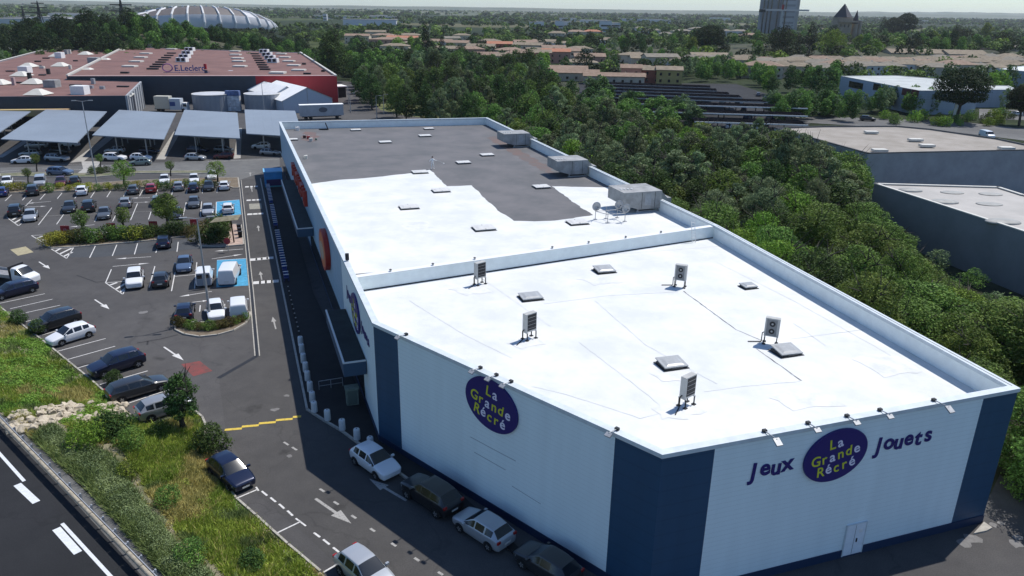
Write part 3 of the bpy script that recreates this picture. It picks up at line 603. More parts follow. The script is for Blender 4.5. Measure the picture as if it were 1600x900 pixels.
hatch(944, 424, 'slightly open roof hatch in the upper middle of the white roof', tilt=R(7)); hatch(829, 466, 'flat roof hatch left of centre near the long side parapet', tilt=R(3)); hatch(1169, 449, 'small closed roof hatch nearest the right parapet', 1.1, .9, tilt=R(3))
hatch(1228, 551, 'roof hatch with lifted dark frame beside the pale condenser unit', tilt=R(8)); hatch(1049, 571, 'roof hatch with lifted dome between two condensers at the front', tilt=R(6))
for px, py, w, l in [(639, 325, 2.0, 'closed skylight alone on the left of the white coated part'), (689, 299, 2.0, 'closed skylight where white coating meets grey roof at its step'), (756, 358, 2.1, 'closed skylight closest to the upstand on the white coated part'), (902, 349, 2.0, 'closed skylight beside the dish aerial frame'), (656, 270, 2.0, 'closed skylight at the left of the standing worker'),
                     (724, 255, 1.9, 'white skylight on grey roof right of the worker'), (761, 243, 1.9, 'white skylight on grey roof below the far air handler'), (602, 223, 1.9, 'white skylight on the left half of the grey roof'), (664, 213, 2.0, 'white skylight with dark kerb at the middle back of the grey roof'), (670, 202, 1.7, 'farthest white skylight near the rear parapet'), (556, 204, 1.7, 'white skylight near the rear left corner'), (458, 219, 1.4, 'small white roof cover beside the left parapet at the back')]:
    hatch(px, py, l, w, w*.8, grp='skylights on the far roof')
hatch(846, 293, 'dark framed skylight at the tip of the white coating beside the grey roof', 1.9, 1.6, dark=True, grp='skylights on the far roof')
# dish aerial frame
t = empty('aerial_frame', G(952, 345, HR), TH, 'steel pipe frame carrying three round dish aerials on the white roof', 'aerial')
fr = MB(); z = .95
for a, b in [((-1.3, .9, z), (1.4, .9, z)), ((-.6, -.8, z), (1.5, -.8, z)), ((-1.3, .9, z), (-.6, -.8, z)), ((1.4, .9, z), (1.5, -.8, z)), ((0, .9, z), (.3, -.8, z))]: fr.tube(a, b, .035)
fr.build('pipe_frame', STEEL, t)
for x, y in [(-1.3, .9), (1.4, .9), (-.6, -.8), (1.5, -.8), (0, .9)]: MB().tube((x, y, 0), (x, y, 1.3), .04).box((x, y, .03), (.35, .35, .06)).build('post', STEEL, t)
for x, y in [(-1.3, .9), (1.45, .9), (1.5, -.8)]:
    mb = MB(); n = 18; c = Vector((x, y-.12, 1.55)); prev = []
    vs = [c+Vector((0, .1, 0))]
    for r, dy in ((.28, .05), (.5, -.06)): vs += [c+Vector((r*math.cos(2*math.pi*i/n), dy, r*math.sin(2*math.pi*i/n))) for i in range(n)]
    fs = [(0, 1+i, 1+(i+1) % n) for i in range(n)]+[(1+i, 1+n+i, 1+n+(i+1) % n, 1+(i+1) % n) for i in range(n)]
    d = mb.add(vs, fs).build('dish', STEEL, t, True); so_ = d.modifiers.new('s', 'SOLIDIFY'); so_.thickness = 0.03
    MB().tube(c+Vector((0, 0, -.45)), c+Vector((0, -.45, 0)), .02).box(c+Vector((0, -.45, .0)), (.08, .1, .08)).build('feed_arm', DARK, t)
# ladder on the upstand
lw = WD.hit(1078, 384)[0]; t = empty('roof_ladder', WD.P(lw, HR, 0.2), math.atan2(WD.d.y, WD.d.x), 'short white ladder leaning against the pale upstand between roofs', 'ladder')
for s_ in (-.22, .22): MB().tube((s_, -.35, 0), (s_, .12, 2.2), .03).build('rail', WHITEP, t)
for k in range(7): MB().tube((-.22, -.32+.067*k, .2+.3*k), (.22, -.32+.067*k, .2+.3*k), .02).build('rung', WHITEP, t)
# floodlights clamped on the parapets
def flood(w, px, py, label, long=False):
    u, z = w.hit(px, py); t = empty('floodlight', w.P(u, HP, 0), math.atan2(w.d.y, w.d.x), label, 'floodlight', 'floodlights clamped on the parapet')
    k = 1.7 if long else 1.0
    MB().tube((0, .35, .06), (0, -.45*k, .14), .03).build('arm', STEEL, t)
    MB().box((0, .25, .08), (.22, .18, .14)).build('driver_box', DARK, t)
    MB().box((0, -.5*k, .04), (.36, .26*k, .09), frame=Matrix.Rotation(R(28), 3, 'X')).build('lamp_head', STEEL, t)
for px, py, l, lg in [(1198, 685, 'leftmost floodlight on the front parapet above the word Jeux', 1), (1267, 667, 'floodlight above the left end of the front oval sign', 0), (1328, 656, 'floodlight above the right end of the front oval sign', 0), (1380, 645, 'floodlight above the start of the word Jouets', 0), (1464, 631, 'rightmost long armed floodlight on the front parapet', 1)]: flood(WF, px, py, l, lg)
for px, py, l in [(746, 578, 'uppermost floodlight above the long side oval sign'), (771, 590, 'middle floodlight above the long side oval sign'), (794, 602, 'lowest floodlight above the long side oval sign'), (960, 669, 'dark clamp bracket floodlight on the long side parapet near the navy corner'), (630, 521, 'dark clamp bracket floodlight near the top of the long side parapet')]: flood(WC, px, py, l)
# little vents on the upstand cap and roof clutter
for i, (px, py) in enumerate([(611, 400), (678, 394), (744, 388), (866, 376), (923, 372), (981, 366), (1036, 361)]):
    u, z = WD.hit(px, py); t = empty('overflow_vent', WD.P(u, HP-.14, -.3), 0, 'small grey vent stub on top of the pale upstand', 'vent', 'vent stubs along the upstand')
    MB().tube((0, 0, 0), (0, 0, .16), .09, n=10).build('stub', STEEL, t); MB().tube((0, 0, .161), (0, 0, .2), .13, .05, n=10).build('cowl', DARK, t)
t = empty('vent_pipe', G(543, 411, HP-.2), 0, 'black capped vent pipe at the left end of the pale upstand', 'vent'); MB().tube((0, 0, 0), (0, 0, .3), .05).build('pipe', STEEL, t); MB().tube((0, 0, .3), (0, 0, .85), .17, n=12).build('cap', DARK, t)
clut = [((482, 217), 'red bucket among tools at the left rear of the grey roof', (0.25, .03, .03), .3), ((486, 221), 'pale paint drum among tools at the left rear of the grey roof', (.5, .5, .47), .35), ((476, 216), 'dark bucket at the back of the tool cluster on the grey roof', (.06, .03, .03), .3), ((494, 219), 'small green can right of the tool cluster', (.1, .16, .12), .2), ((465, 204), 'white drum by the rear left parapet', (.6, .6, .6), .4), ((478, 248), 'pale flat pail beside the left parapet on the grey roof', (.6, .58, .52), .3)]
for i, ((px, py), l, c, r_) in enumerate(clut):
    t = empty('bucket', G(px, py, HR), 0, l, 'bucket'); mm = mat('bucket%d' % i, c, 0.6)
    MB().tube((0, 0, 0), (0, 0, r_*1.6), r_*.85, r_, n=14, cap=True).build('pail', mm, t); MB().tube((-r_, 0, r_*1.6), (0, 0, r_*2.1), .02).tube((0, 0, r_*2.1), (r_, 0, r_*1.6), .02).build('handle', STEEL, t)
t = empty('vent_pipe', G(513, 203, HR), 0, 'black bent pipe standing near the rear parapet', 'vent'); MB().tube((0, 0, 0), (-.5, .1, 1.3), .10).box((-.9, 0, .1), (1.6, .5, .2)).build('pipe', BLACK, t)

# ---- people (skin-grown continuous bodies)
def person(loc, rz, label, joints, edges, rad, parts, cat='person'):
    me = bpy.data.meshes.new('p'); me.from_pydata(joints, edges, []); o = bpy.data.objects.new('p', me); COL.objects.link(o)
    sk = o.modifiers.new('s', 'SKIN'); sk.use_smooth_shade = True; sv = me.skin_vertices[0].data
    for i, r_ in enumerate(rad): sv[i].radius = (r_, r_)
    sv[0].use_root = True; ss = o.modifiers.new('u', 'SUBSURF'); ss.levels = 2; ss.render_levels = 2
    dg = bpy.context.evaluated_depsgraph_get(); m2 = bpy.data.meshes.new_from_object(o.evaluated_get(dg)); bpy.data.objects.remove(o)
    t = empty('person', loc, rz, label, cat); m2.materials.clear(); m2.materials.append(parts); b = obj('body', m2, t); return t
WORKW = mat('work_overalls', (0.8, 0.79, 0.76), 0.85, var=0.1, vscale=6); SKIN_ = mat('skin', (0.30, 0.17, 0.12), 0.6); HAIR = mat('hair_dark', (0.02, 0.015, 0.012), 0.8)
def worker(px, py, z, label, rz=0, arm=True, m=None):
    J = [(0, 0, .95), (0, 0, 1.15), (0, 0, 1.38), (0, 0, 1.50), (0, 0, 1.62), (-.18, 0, 1.40), (.18, 0, 1.40)]
    if arm: J += [(-.34, -.1, 1.22), (-.36, -.3, 1.12), (.42, -.08, 1.26), (.66, -.16, 1.30)]
    else: J += [(-.25, 0, 1.12), (-.26, -.12, .88), (.25, 0, 1.12), (.26, -.12, .88)]
    J += [(-.10, 0, .90), (-.13, -.03, .50), (-.14, .02, .08), (-.14, -.16, .04), (.10, 0, .90), (.15, .06, .50), (.17, .12, .08), (.18, -.05, .04), (0, -.005, 1.72)]
    E_ = [(0, 1), (1, 2), (2, 3), (3, 4), (4, 19), (2, 5), (2, 6), (5, 7), (7, 8), (6, 9), (9, 10), (0, 11), (11, 12), (12, 13), (13, 14), (0, 15), (15, 16), (16, 17), (17, 18)]
    rad = [.15, .14, .16, .06, .09, .075, .075, .05, .035, .05, .035, .095, .065, .05, .035, .095, .065, .05, .035, .075]
    t = person(G(px, py, z), rz, label, J, E_, rad, m or WORKW)
    hd = MB(); n = 10
    for k in range(5):
        pass
    bm = bmesh.new(); bmesh.ops.create_uvsphere(bm, u_segments=14, v_segments=9, radius=.115); me = bpy.data.meshes.new('head'); bmesh.ops.translate(bm, verts=bm.verts, vec=(0, 0, 1.68)); bm.to_mesh(me); bm.free(); me.materials.append(SKIN_); h = obj('head', me, t)
    bm = bmesh.new(); bmesh.ops.create_uvsphere(bm, u_segments=14, v_segments=9, radius=.125); bmesh.ops.translate(bm, verts=bm.verts, vec=(0, .02, 1.72)); me = bpy.data.meshes.new('hair'); bm.to_mesh(me); bm.free(); me.materials.append(HAIR); obj('hair', me, t)
    return t
w_ = worker(676, 264, HR+.01, 'roof worker in pale overalls standing at the white coating edge holding out one arm')
t = empty('paint_roller', w_.location+Vector((.66, -.16, 0)), 0, 'long handled paint roller held out by the roof worker', 'tool'); MB().tube((0, 0, 1.3), (1.0, -.3, .95), .018).build('pole', STEEL, t); MB().tube((.95, -.42, .93), (1.05, -.18, .93), .05).build('roller', WHITEP, t)

# ================================================================== CARS
def car_cage(kind):
    # station: x, halfwidth, z_bottom, z_mid, z_belt, top halfwidth, z_top, crown ; x from nose (+) to tail (-)
    if kind == 'hatch': L_, S = 4.1, [(2.05, .60, .30, .45, .58, .50, .62, .0), (1.95, .79, .22, .45, .66, .66, .72, .02), (1.45, .86, .20, .5, .78, .70, .85, .04), (.92, .88, .20, .5, .88, .72, .95, .04), (.20, .88, .20, .5, .90, .58, 1.40, .04), (.02, .88, .20, .5, .91, .59, 1.43, .04), (-.08, .88, .20, .5, .91, .59, 1.44, .04), (-.78, .88, .20, .5, .93, .59, 1.45, .04), (-.90, .88, .20, .5, .93, .59, 1.44, .04), (-1.45, .87, .21, .52, .98, .55, 1.37, .04), (-1.86, .84, .24, .55, .95, .66, 1.02, .03), (-1.98, .80, .28, .55, .84, .68, .90, .02), (-2.03, .72, .34, .5, .66, .6, .72, .0)]
    elif kind == 'suv': L_, S = 4.5, [(2.25, .66, .36, .55, .72, .55, .78, .0), (2.15, .85, .28, .55, .82, .72, .90, .02), (1.6, .91, .26, .6, .95, .76, 1.03, .04), (1.0, .92, .26, .6, 1.02, .76, 1.10, .04), (.35, .92, .26, .6, 1.04, .64, 1.58, .04), (.12, .92, .26, .6, 1.05, .65, 1.62, .04), (.02, .92, .26, .6, 1.05, .65, 1.63, .04), (-.78, .92, .26, .6, 1.07, .65, 1.64, .04), (-.90, .92, .26, .6, 1.07, .65, 1.64, .04), (-1.65, .91, .27, .62, 1.10, .62, 1.58, .04), (-2.08, .88, .30, .62, 1.08, .70, 1.14, .03), (-2.18, .85, .34, .6, .95, .72, 1.00, .02), (-2.24, .78, .4, .6, .8, .65, .86, .0)]
    elif kind == 'estate': L_, S = 4.7, [(2.35, .62, .30, .45, .60, .50, .64, .0), (2.24, .82, .22, .45, .68, .68, .74, .02), (1.7, .88, .20, .5, .80, .72, .87, .04), (1.1, .90, .20, .5, .89, .73, .96, .04), (.35, .90, .20, .5, .91, .60, 1.40, .04), (.12, .90, .20, .5, .92, .61, 1.43, .04), (.02, .90, .20, .5, .92, .61, 1.44, .04), (-.80, .90, .20, .5, .94, .61, 1.45, .04), (-.92, .90, .20, .5, .94, .61, 1.45, .04), (-1.85, .88, .21, .52, .97, .57, 1.38, .04), (-2.20, .86, .24, .55, .94, .68, 1.00, .03), (-2.30, .82, .28, .55, .84, .70, .88, .02), (-2.35, .74, .34, .5, .66, .6, .72, .0)]
    elif kind == 'sedan': L_, S = 4.5, [(2.25, .60, .30, .45, .58, .50, .62, .0), (2.14, .80, .22, .45, .66, .66, .72, .02), (1.6, .87, .20, .5, .78, .70, .85, .04), (1.0, .88, .20, .5, .87, .72, .94, .04), (.25, .88, .20, .5, .89, .58, 1.38, .04), (.02, .88, .20, .5, .90, .59, 1.41, .04), (-.08, .88, .20, .5, .90, .59, 1.42, .04), (-.72, .88, .20, .5, .91, .59, 1.41, .04), (-.84, .88, .20, .5, .91, .58, 1.40, .04), (-1.15, .88, .20, .5, .93, .57, 1.33, .04), (-1.65, .86, .21, .52, .95, .70, 1.02, .03), (-2.12, .83, .26, .55, .88, .68, .96, .02), (-2.24, .76, .34, .5, .66, .6, .74, .0)]
    elif kind == 'van': L_, S = 5.0, [(2.50, .72, .34, .55, .80, .6, .86, .0), (2.42, .90, .26, .55, .95, .75, 1.02, .02), (2.1, .95, .25, .6, 1.05, .80, 1.18, .03), (1.75, .96, .25, .6, 1.12, .80, 1.26, .03), (1.10, .96, .25, .6, 1.14, .76, 1.86, .05), (.80, .96, .25, .6, 1.15, .78, 1.92, .05), (.55, .96, .25, .6, 1.15, .79, 1.95, .05), (-.2, .96, .25, .6, 1.15, .80, 1.96, .05), (-.4, .96, .25, .6, 1.15, .80, 1.96, .05), (-2.25, .96, .25, .6, 1.15, .79, 1.95, .05), (-2.42, .95, .27, .6, 1.15, .78, 1.90, .04), (-2.46, .93, .30, .6, 1.1, .77, 1.6, .02), (-2.49, .90, .36, .6, .9, .8, 1.0, .0)]
    else: L_, S = 4.3, [(2.15, .66, .32, .5, .70, .55, .76, .0), (2.06, .84, .25, .5, .82, .72, .90, .02), (1.7, .88, .24, .55, .92, .74, 1.0, .03), (1.25, .90, .24, .55, 1.0, .76, 1.12, .03), (.65, .90, .24, .55, 1.02, .68, 1.66, .05), (.40, .90, .24, .55, 1.03, .70, 1.74, .05), (.28, .90, .24, .55, 1.03, .70, 1.76, .05), (-.40, .90, .24, .55, 1.04, .71, 1.78, .05), (-.55, .90, .24, .55, 1.04, .71, 1.78, .05), (-1.95, .90, .24, .55, 1.05, .71, 1.76, .05), (-2.08, .89, .26, .55, 1.03, .71, 1.68, .04), (-2.12, .87, .30, .55, 1.0, .70, 1.4, .02), (-2.15, .84, .36, .5, .8, .74, .9, .0)]
    return L_, S
ROWN = 9
def car_parts(kind, lvl):
    L_, S = car_cage(kind); half = []
    for x, w, zb, zm, zbelt, wt, zt, cr in S:
        wb = w*.965
        half.append([(0, zb), (w*.9, zb), (w, zm), (wb, zbelt), (wb+(wt-wb)*.14, zbelt+(zt-zbelt)*.12), (wb+(wt-wb)*.84, zbelt+(zt-zbelt)*.86), (wt, zt), (wt*.86, zt+cr*.5), (0, zt+cr)])
    V = []; idx = {}
    for i, (st, h) in enumerate(zip(S, half)):
        for sgn in (1, -1):
            for j, (y, z) in enumerate(h):
                if sgn == -1 and j in (0, 8): idx[(i, j, -1)] = idx[(i, j, 1)]; continue
                idx[(i, j, sgn)] = len(V); V.append((st[0], y*sgn, z))
    F = []; M = []; panel = kind in ('van', 'smallvan')
    for i in range(len(S)-1):
        for sgn in (1, -1):
            for j in range(8):
                a, b, c, d = idx[(i, j, sgn)], idx[(i+1, j, sgn)], idx[(i+1, j+1, sgn)], idx[(i, j+1, sgn)]
                F.append((a, b, c, d) if sgn == 1 else (a, d, c, b)); m = 0
                if i == 3 and j in (6, 7): m = 1
                if j == 4 and (3 <= i <= 4 or i == 6 or i == 8) and not (panel and i > 5): m = 3 if sgn == 1 else 4
                if not panel and i == 9 and j in (6, 7) and kind != 'sedan': m = 2
                if kind == 'sedan' and i == 9 and j == 7: m = 2
                if panel and i == 10 and j == 7 and False: m = 2
                if panel and i in (9, 10) and j == 4: m = 0
                M.append(m)
    for i, rev in ((0, 0), (len(S)-1, 1)):
        for j in range(8):
            f = [idx[(i, j, 1)], idx[(i, j+1, 1)], idx[(i, j+1, -1)], idx[(i, j, -1)]]; f = [v for k, v in enumerate(f) if v not in f[:k]]
            F.append(tuple(f) if not rev else tuple(reversed(f))); M.append(0)
    me = bpy.data.meshes.new('cage'); me.from_pydata(V, [], F)
    for k in range(5): me.materials.append(None)
    me.polygons.foreach_set('material_index', M)
    RJ = {v: (k[0], k[1]) for k, v in idx.items()}
    bm = bmesh.new(); bm.from_mesh(me); bm.verts.index_update(); bmesh.ops.recalc_face_normals(bm, faces=bm.faces)
    cl = bm.edges.layers.float.get('crease_edge') or bm.edges.layers.float.new('crease_edge')
    for e in bm.edges:
        ms = {f.material_index for f in e.link_faces}
        if len(ms) > 1: e[cl] = 1.0
        else:
            q = [(v.index) for v in e.verts]; jj = [RJ.get(v) for v in q]
            if jj[0] and jj[1]:
                (i0, j0), (i1, j1) = jj
                if j0 == j1 == 3: e[cl] = .45
                elif j0 == j1 == 6: e[cl] = .35
                elif j0 == j1 == 1: e[cl] = .6
                elif i0 == i1 and i0 in (0, 1, len(S)-2, len(S)-1): e[cl] = .35
                elif i0 == i1 and i0 in (3, 9) and min(j0, j1) >= 3: e[cl] = .3
    vl = bm.verts.layers.float.get('crease_vert') or bm.verts.layers.float.new('crease_vert')
    for f in bm.faces:
        if f.material_index in (1, 2, 3, 4):
            for v in f.verts:
                if sum(1 for e in v.link_edges if len({g.material_index for g in e.link_faces}) > 1) <= 2 and any(len({g.material_index for g in e.link_faces}) > 1 for e in v.link_edges):
                    es = [e for e in v.link_edges if len({g.material_index for g in e.link_faces}) > 1]
                    if len(es) == 2:
                        a_ = (es[0].other_vert(v).co-v.co).normalized(); b_ = (es[1].other_vert(v).co-v.co).normalized()
                        if a_.dot(b_) > -.9: v[vl] = 1.0
    bm.to_mesh(me); bm.free()
    o = bpy.data.objects.new('cage', me); COL.objects.link(o); ss = o.modifiers.new('s', 'SUBSURF'); ss.levels = lvl; ss.render_levels = lvl
    dg = bpy.context.evaluated_depsgraph_get(); m2 = bpy.data.meshes.new_from_object(o.evaluated_get(dg)); bpy.data.objects.remove(o)
    co = np.empty(len(m2.vertices)*3); m2.vertices.foreach_get('co', co); co = co.reshape(-1, 3)
    out = {}
    fs = [tuple(p.vertices) for p in m2.polygons]; mi = [p.material_index for p in m2.polygons]
    for k in range(5):
        sel = [f for f, m in zip(fs, mi) if m == k]; used = sorted({v for f in sel for v in f}); rm = {v: n for n, v in enumerate(used)}
        out[k] = ([tuple(co[v]) for v in used], [tuple(rm[v] for v in f) for f in sel])
    bpy.data.meshes.remove(m2); return L_, out
CARG = {}; CARM = {}
HEADL = mat('headlight', (0.55, 0.57, 0.6), 0.12, spec=0.7); TAILL = mat('taillight', (0.30, 0.012, 0.012), 0.25, spec=0.6); PLATE = mat('number_plate', (0.6, 0.6, 0.56), 0.5)
RIM = mat('alloy_rim', (0.32, 0.33, 0.34), 0.35, metal=0.6)
def cmesh(key, fn):
    if key not in CARM: CARM[key] = fn()
    return CARM[key]
CARCOL = {'white': (0.72, 0.73, 0.74), 'black': (0.012, 0.013, 0.015), 'navy': (0.010, 0.016, 0.045), 'grey': (0.11, 0.12, 0.13), 'silver': (0.42, 0.44, 0.46), 'darkgrey': (0.035, 0.038, 0.042), 'red': (0.26, 0.012, 0.015), 'steelblue': (0.10, 0.15, 0.24), 'darkred': (0.085, 0.008, 0.012), 'greengrey': (0.22, 0.28, 0.27), 'blue': (0.02, 0.035, 0.16), 'lightgrey': (0.30, 0.31, 0.32)}
def paint(c):
    return mat('car_paint_'+c, CARCOL[c], 0.28, metal=0.0 if c in ('white', 'red', 'black') else 0.35, spec=0.5, coat=0.6)
def car(px, py, dx, dy, kind, color, label, det=2, z=0.0, grp='parked cars', cat='car', name='parked_car'):
    p = G(px, py, z); q = G(px+dx*.3, py+dy*.3, z); rz = math.atan2(q.y-p.y, q.x-p.x)
    t = empty(name, p, rz, label, cat, grp)
    lvl = 2 if det >= 2 else 1
    gk = (kind, lvl)
    if gk not in CARG: CARG[gk] = car_parts(kind, lvl)
    L_, o = CARG[gk]; S = car_cage(kind)[1]; W_ = S[4][1]
    def part(nm, k, m, sm=True):
        if not o[k][1]: return
        def mk_():
            mb = MB(); mb.add(*o[k]); return mb.mesh(nm, m, sm)
        return obj(nm, cmesh((kind, lvl, k, m.name), mk_), t)
    part('body', 0, paint(color)); part('windscreen', 1, GLASS); part('rear_window', 2, GLASS); part('side_window', 3, GLASS); part('side_window', 4, GLASS)
    wr = .32 if kind not in ('suv', 'van') else .36; fx = L_/2-.86; rx = -L_/2+.80
    for x in (fx, rx):
        for s_ in (-1, 1):
            def wh():
                mb = MB(); mb.tube((0, -.11, 0), (0, .10, 0), wr, n=18); return mb.mesh('wheel', BLACK, False)
            wo = obj('wheel', cmesh(('w', wr), wh), t); wo.location = (x, s_*(W_-.09), wr); wo.rotation_euler = (0, 0, 0 if s_ > 0 else math.pi)
            if det >= 2:
                def rim():
                    mb = MB(); mb.tube((0, .101, 0), (0, .115, 0), wr*.62, n=18)
                    for k in range(5):
                        a = k*2*math.pi/5; mb.add([(wr*.16*math.cos(a-.9), .117, wr*.16*math.sin(a-.9)), (wr*.56*math.cos(a-.25), .117, wr*.56*math.sin(a-.25)), (wr*.56*math.cos(a+.25), .117, wr*.56*math.sin(a+.25)), (wr*.16*math.cos(a+.9), .117, wr*.16*math.sin(a+.9))], [(3, 2, 1, 0)], 1)
                    return mb.mesh('rim', [BLACK, RIM])
                r_ = obj('rim', cmesh(('r', wr), rim), wo)
                def arch():
                    mb = MB(); n = 14; vs = []
                    for i in range(n+1):
                        a = math.pi*i/n
                        for rr in (wr*1.02, wr*1.17): vs += [(rr*math.cos(a), 0, rr*math.sin(a)), (rr*math.cos(a), .03, rr*math.sin(a))]
                    fs = []
                    for i in range(n):
                        b = i*4; fs += [(b+1, b+3, b+7, b+5), (b+3, b+2, b+6, b+7)]
                    return mb.add(vs, fs).mesh('wheel_arch', BLACK)
                ao = obj('wheel_arch', cmesh(('a', wr), arch), t); ao.location = (x, s_*(W_-.012), wr); ao.rotation_euler = (0, 0, 0 if s_ > 0 else math.pi)
    zf = S[1][4]-.04; zr = S[-3][4]-.08 if kind not in ('van', 'smallvan') else 1.0
    for s_ in (-1, 1):
        def hl():
            mb = MB(); mb.box((0, 0, 0), (.30, .26, .13), frame=Matrix.Rotation(R(-35), 3, 'Z')); return mb.mesh('headlight', HEADL)
        def tl():
            mb = MB(); mb.box((0, 0, 0), (.10, .26, .17)); return mb.mesh('taillight', TAILL)
        h_ = obj('headlight', cmesh(('h',), hl), t); h_.location = (L_/2-.25, s_*(S[1][1]-.17), zf-.03); h_.scale = (1, s_, 1)
        k_ = obj('taillight', cmesh(('t',), tl), t); k_.location = (-L_/2+.085, s_*(S[-2][1]-.13), zr)
        if det >= 2:
            def mi_():
                mb = MB(); mb.box((0, 0, 0), (.14, .20, .13)); mb.box((-.02, -.12, -.03), (.06, .1, .04)); return mb.mesh('wing_mirror', paint(color))
            m_ = obj('wing_mirror', cmesh(('m', color), mi_), t); m_.location = (S[3][0]-.18, s_*(W_+.07), S[4][4]+.06); m_.scale = (1, s_, 1)
    if det >= 2:
        MB_ = lambda: MB().box((0, 0, 0), (.03, .9, .16)).mesh('grille', DARK)
        g_ = obj('grille', cmesh(('g',), MB_), t); g_.location = (L_/2-.035, 0, S[0][3]+.02)
        for x, z_ in ((L_/2+.0, S[0][2]+.08), (-L_/2-.02, .62)):
            p_ = obj('number_plate', cmesh(('p',), lambda: MB().box((0, 0, 0), (.02, .5, .11)).mesh('number_plate', PLATE)), t); p_.location = (x, 0, z_)
    return t
SIDE = 'cars parked nose to the grass bank'; ROADC = 'cars standing along the store wall'; RA = 'cars in the far parking rows'; RBg = 'cars in the middle parking row'; CAN = 'cars under the solar canopies'
car(112, 531, -58, 18, 'hatch', 'white', 'white five door hatchback nose to the grass bank beside the black car', 3, grp=SIDE)
car(88, 511, -58, 17, 'suv', 'black', 'black crossover parked between empty bays and the white hatchback', 3, grp=SIDE)
car(184, 578, -62, 19, 'suv', 'navy', 'dark navy crossover nose to the bank between two empty bays', 3, grp=SIDE)
car(217, 615, 62, -19, 'estate', 'darkgrey', 'dark grey estate car backed towards the bank above the silver hatchback', 3, grp=SIDE)
car(258, 645, 55, -17, 'hatch', 'lightgrey', 'silver grey small hatchback half hidden by the young tree on the island', 3, grp=SIDE)
car(22, 461, -62, 16, 'estate', 'navy', 'dark blue car cut by the left picture edge beside the white flatbed truck', 3, grp=SIDE)
car(362, 748, 28, 24, 'hatch', 'navy', 'dark blue hatchback facing away from the grass next to a dark bush', 3, grp=SIDE)
car(572, 905, 32, 27, 'hatch', 'silver', 'silver car cut by the bottom picture edge at the grass verge', 3, grp=SIDE)
car(587, 731, 30, 21, 'hatch', 'white', 'white hatchback in deep shade at the navy wall corner', 3, grp=ROADC)
car(674, 785, -32, -21, 'suv', 'black', 'black car second in the shaded row below the long side wall', 3, grp=ROADC)
car(755, 836, -34, -22, 'hatch', 'silver', 'silver hatchback third in the shaded row below the long side wall', 3, grp=ROADC)
car(855, 893, -36, -23, 'hatch', 'darkgrey', 'dark car fourth in the shaded row, cut by the bottom picture edge', 3, grp=ROADC)
ISL = 'cars around the small kerbed island'
car(290, 494, 4, -22, 'hatch', 'navy', 'navy car at the left end of the small kerbed island', 2, grp=ISL); car(338, 493, 3, 24, 'hatch', 'white', 'white car facing the small kerbed island beside the lamp post', 2, grp=ISL); car(374, 490, -1, -24, 'smallvan', 'white', 'white pickup like van at the right end of the small kerbed island', 2, grp=ISL, cat='van')
V_ = 'vans on and beside the lower blue bay'
car(321, 440, 3, -22, 'smallvan', 'white', 'small white van left of the large white van', 2, grp=V_, cat='van', name='parked_van'); car(360, 437, 12, -26, 'van', 'white', 'large white panel van with grey rear doors on the lower blue bay', 2, grp=V_, cat='van', name='parked_van')
car(289, 419, -3, 22, 'sedan', 'steelblue', 'blue grey saloon in front of the white vans', 2, grp=ISL); car(253, 443, 5, -22, 'hatch', 'darkgrey', 'dark hatchback between the white car and the blue grey saloon', 2, grp=ISL); car(212, 444, -3, 22, 'suv', 'white', 'white crossover beside the hatched triangle of the near row', 2, grp=ISL)
car(257, 384, 4, -20, 'hatch', 'navy', 'dark blue car alone below the leafy tree island', 2, grp=ISL)
dv = (11, -26)
for x, y, up, kind, c, l in [(26, 335, 1, 'suv', 'black', 'black car next to the left hatched triangle'), (49, 343, 0, 'hatch', 'silver', 'silver car facing the camera beside the left hatched triangle'), (110, 329, 0, 'sedan', 'darkgrey', 'dark saloon left of the tall black car in the middle row'), (140, 328, 1, 'suv', 'black', 'tall black car in the middle row'), (164, 339, 0, 'sedan', 'grey', 'grey saloon behind the young trees of the middle row'), (197, 322, 1, 'hatch', 'lightgrey', 'pale grey car with its back to the young tree'), (247, 319, 1, 'hatch', 'greengrey', 'pale green grey car half hidden behind the leafy tree'), (276, 340, 0, 'hatch', 'darkgrey', 'dark car under the leafy tree'), (304, 322, 0, 'hatch', 'grey', 'grey car right behind the leafy tree'), (326, 334, 0, 'hatch', 'silver', 'silver white car left of the upper blue bay'), (357, 331, 1, 'hatch', 'white', 'white car on the upper blue bay')]:
    d = (11-x*.028, -24); car(x, y, d[0]*(1 if up else -1), d[1]*(1 if up else -1), kind, c, l, 2, grp=RBg)
for x, y, up, kind, c, l in [(4, 305, 1, 'hatch', 'blue', 'blue silver car at the left picture edge of the far row'), (53, 303, 1, 'suv', 'darkgrey', 'dark green grey car in front of the yellow bush'), (129, 303, 1, 'hatch', 'white', 'white car alone among empty bays of the far row'), (209, 301, 1, 'hatch', 'grey', 'dark grey car with pale roof beside the red car'), (237, 299, 1, 'hatch', 'red', 'red car in the far row behind the leafy tree'), (280, 296, 1, 'hatch', 'lightgrey', 'pale silver car right of the red car'), (258, 286, 0, 'hatch', 'white', 'white car facing the camera above the silver car'), (304, 285, 0, 'hatch', 'white', 'white car facing the camera behind the navy car'), (303, 298, 1, 'hatch', 'navy', 'navy car in the far row near the white cars'), (332, 279, 0, 'hatch', 'white', 'white car facing the camera below the round green tree'), (327, 296, 0, 'hatch', 'darkgrey', 'dark grey car in front of the white car'), (351, 295, 1, 'hatch', 'white', 'white car at the right end of the far row'), (12, 289, 0, 'hatch', 'white', 'white car behind the hedge at the left picture edge'), (64, 290, 0, 'smallvan', 'silver', 'silver white van behind the dark green grey car'), (96, 289, 0, 'hatch', 'darkred', 'dull red car beside the yellow bush'), (118, 287, 1, 'hatch', 'darkgrey', 'dark car between the red car and the lone white car')]:
    d = (8-x*.02, -18); car(x, y, d[0]*(1 if up else -1), d[1]*(1 if up else -1), kind, c, l, 2 if y > 290 else 1, grp=RA)
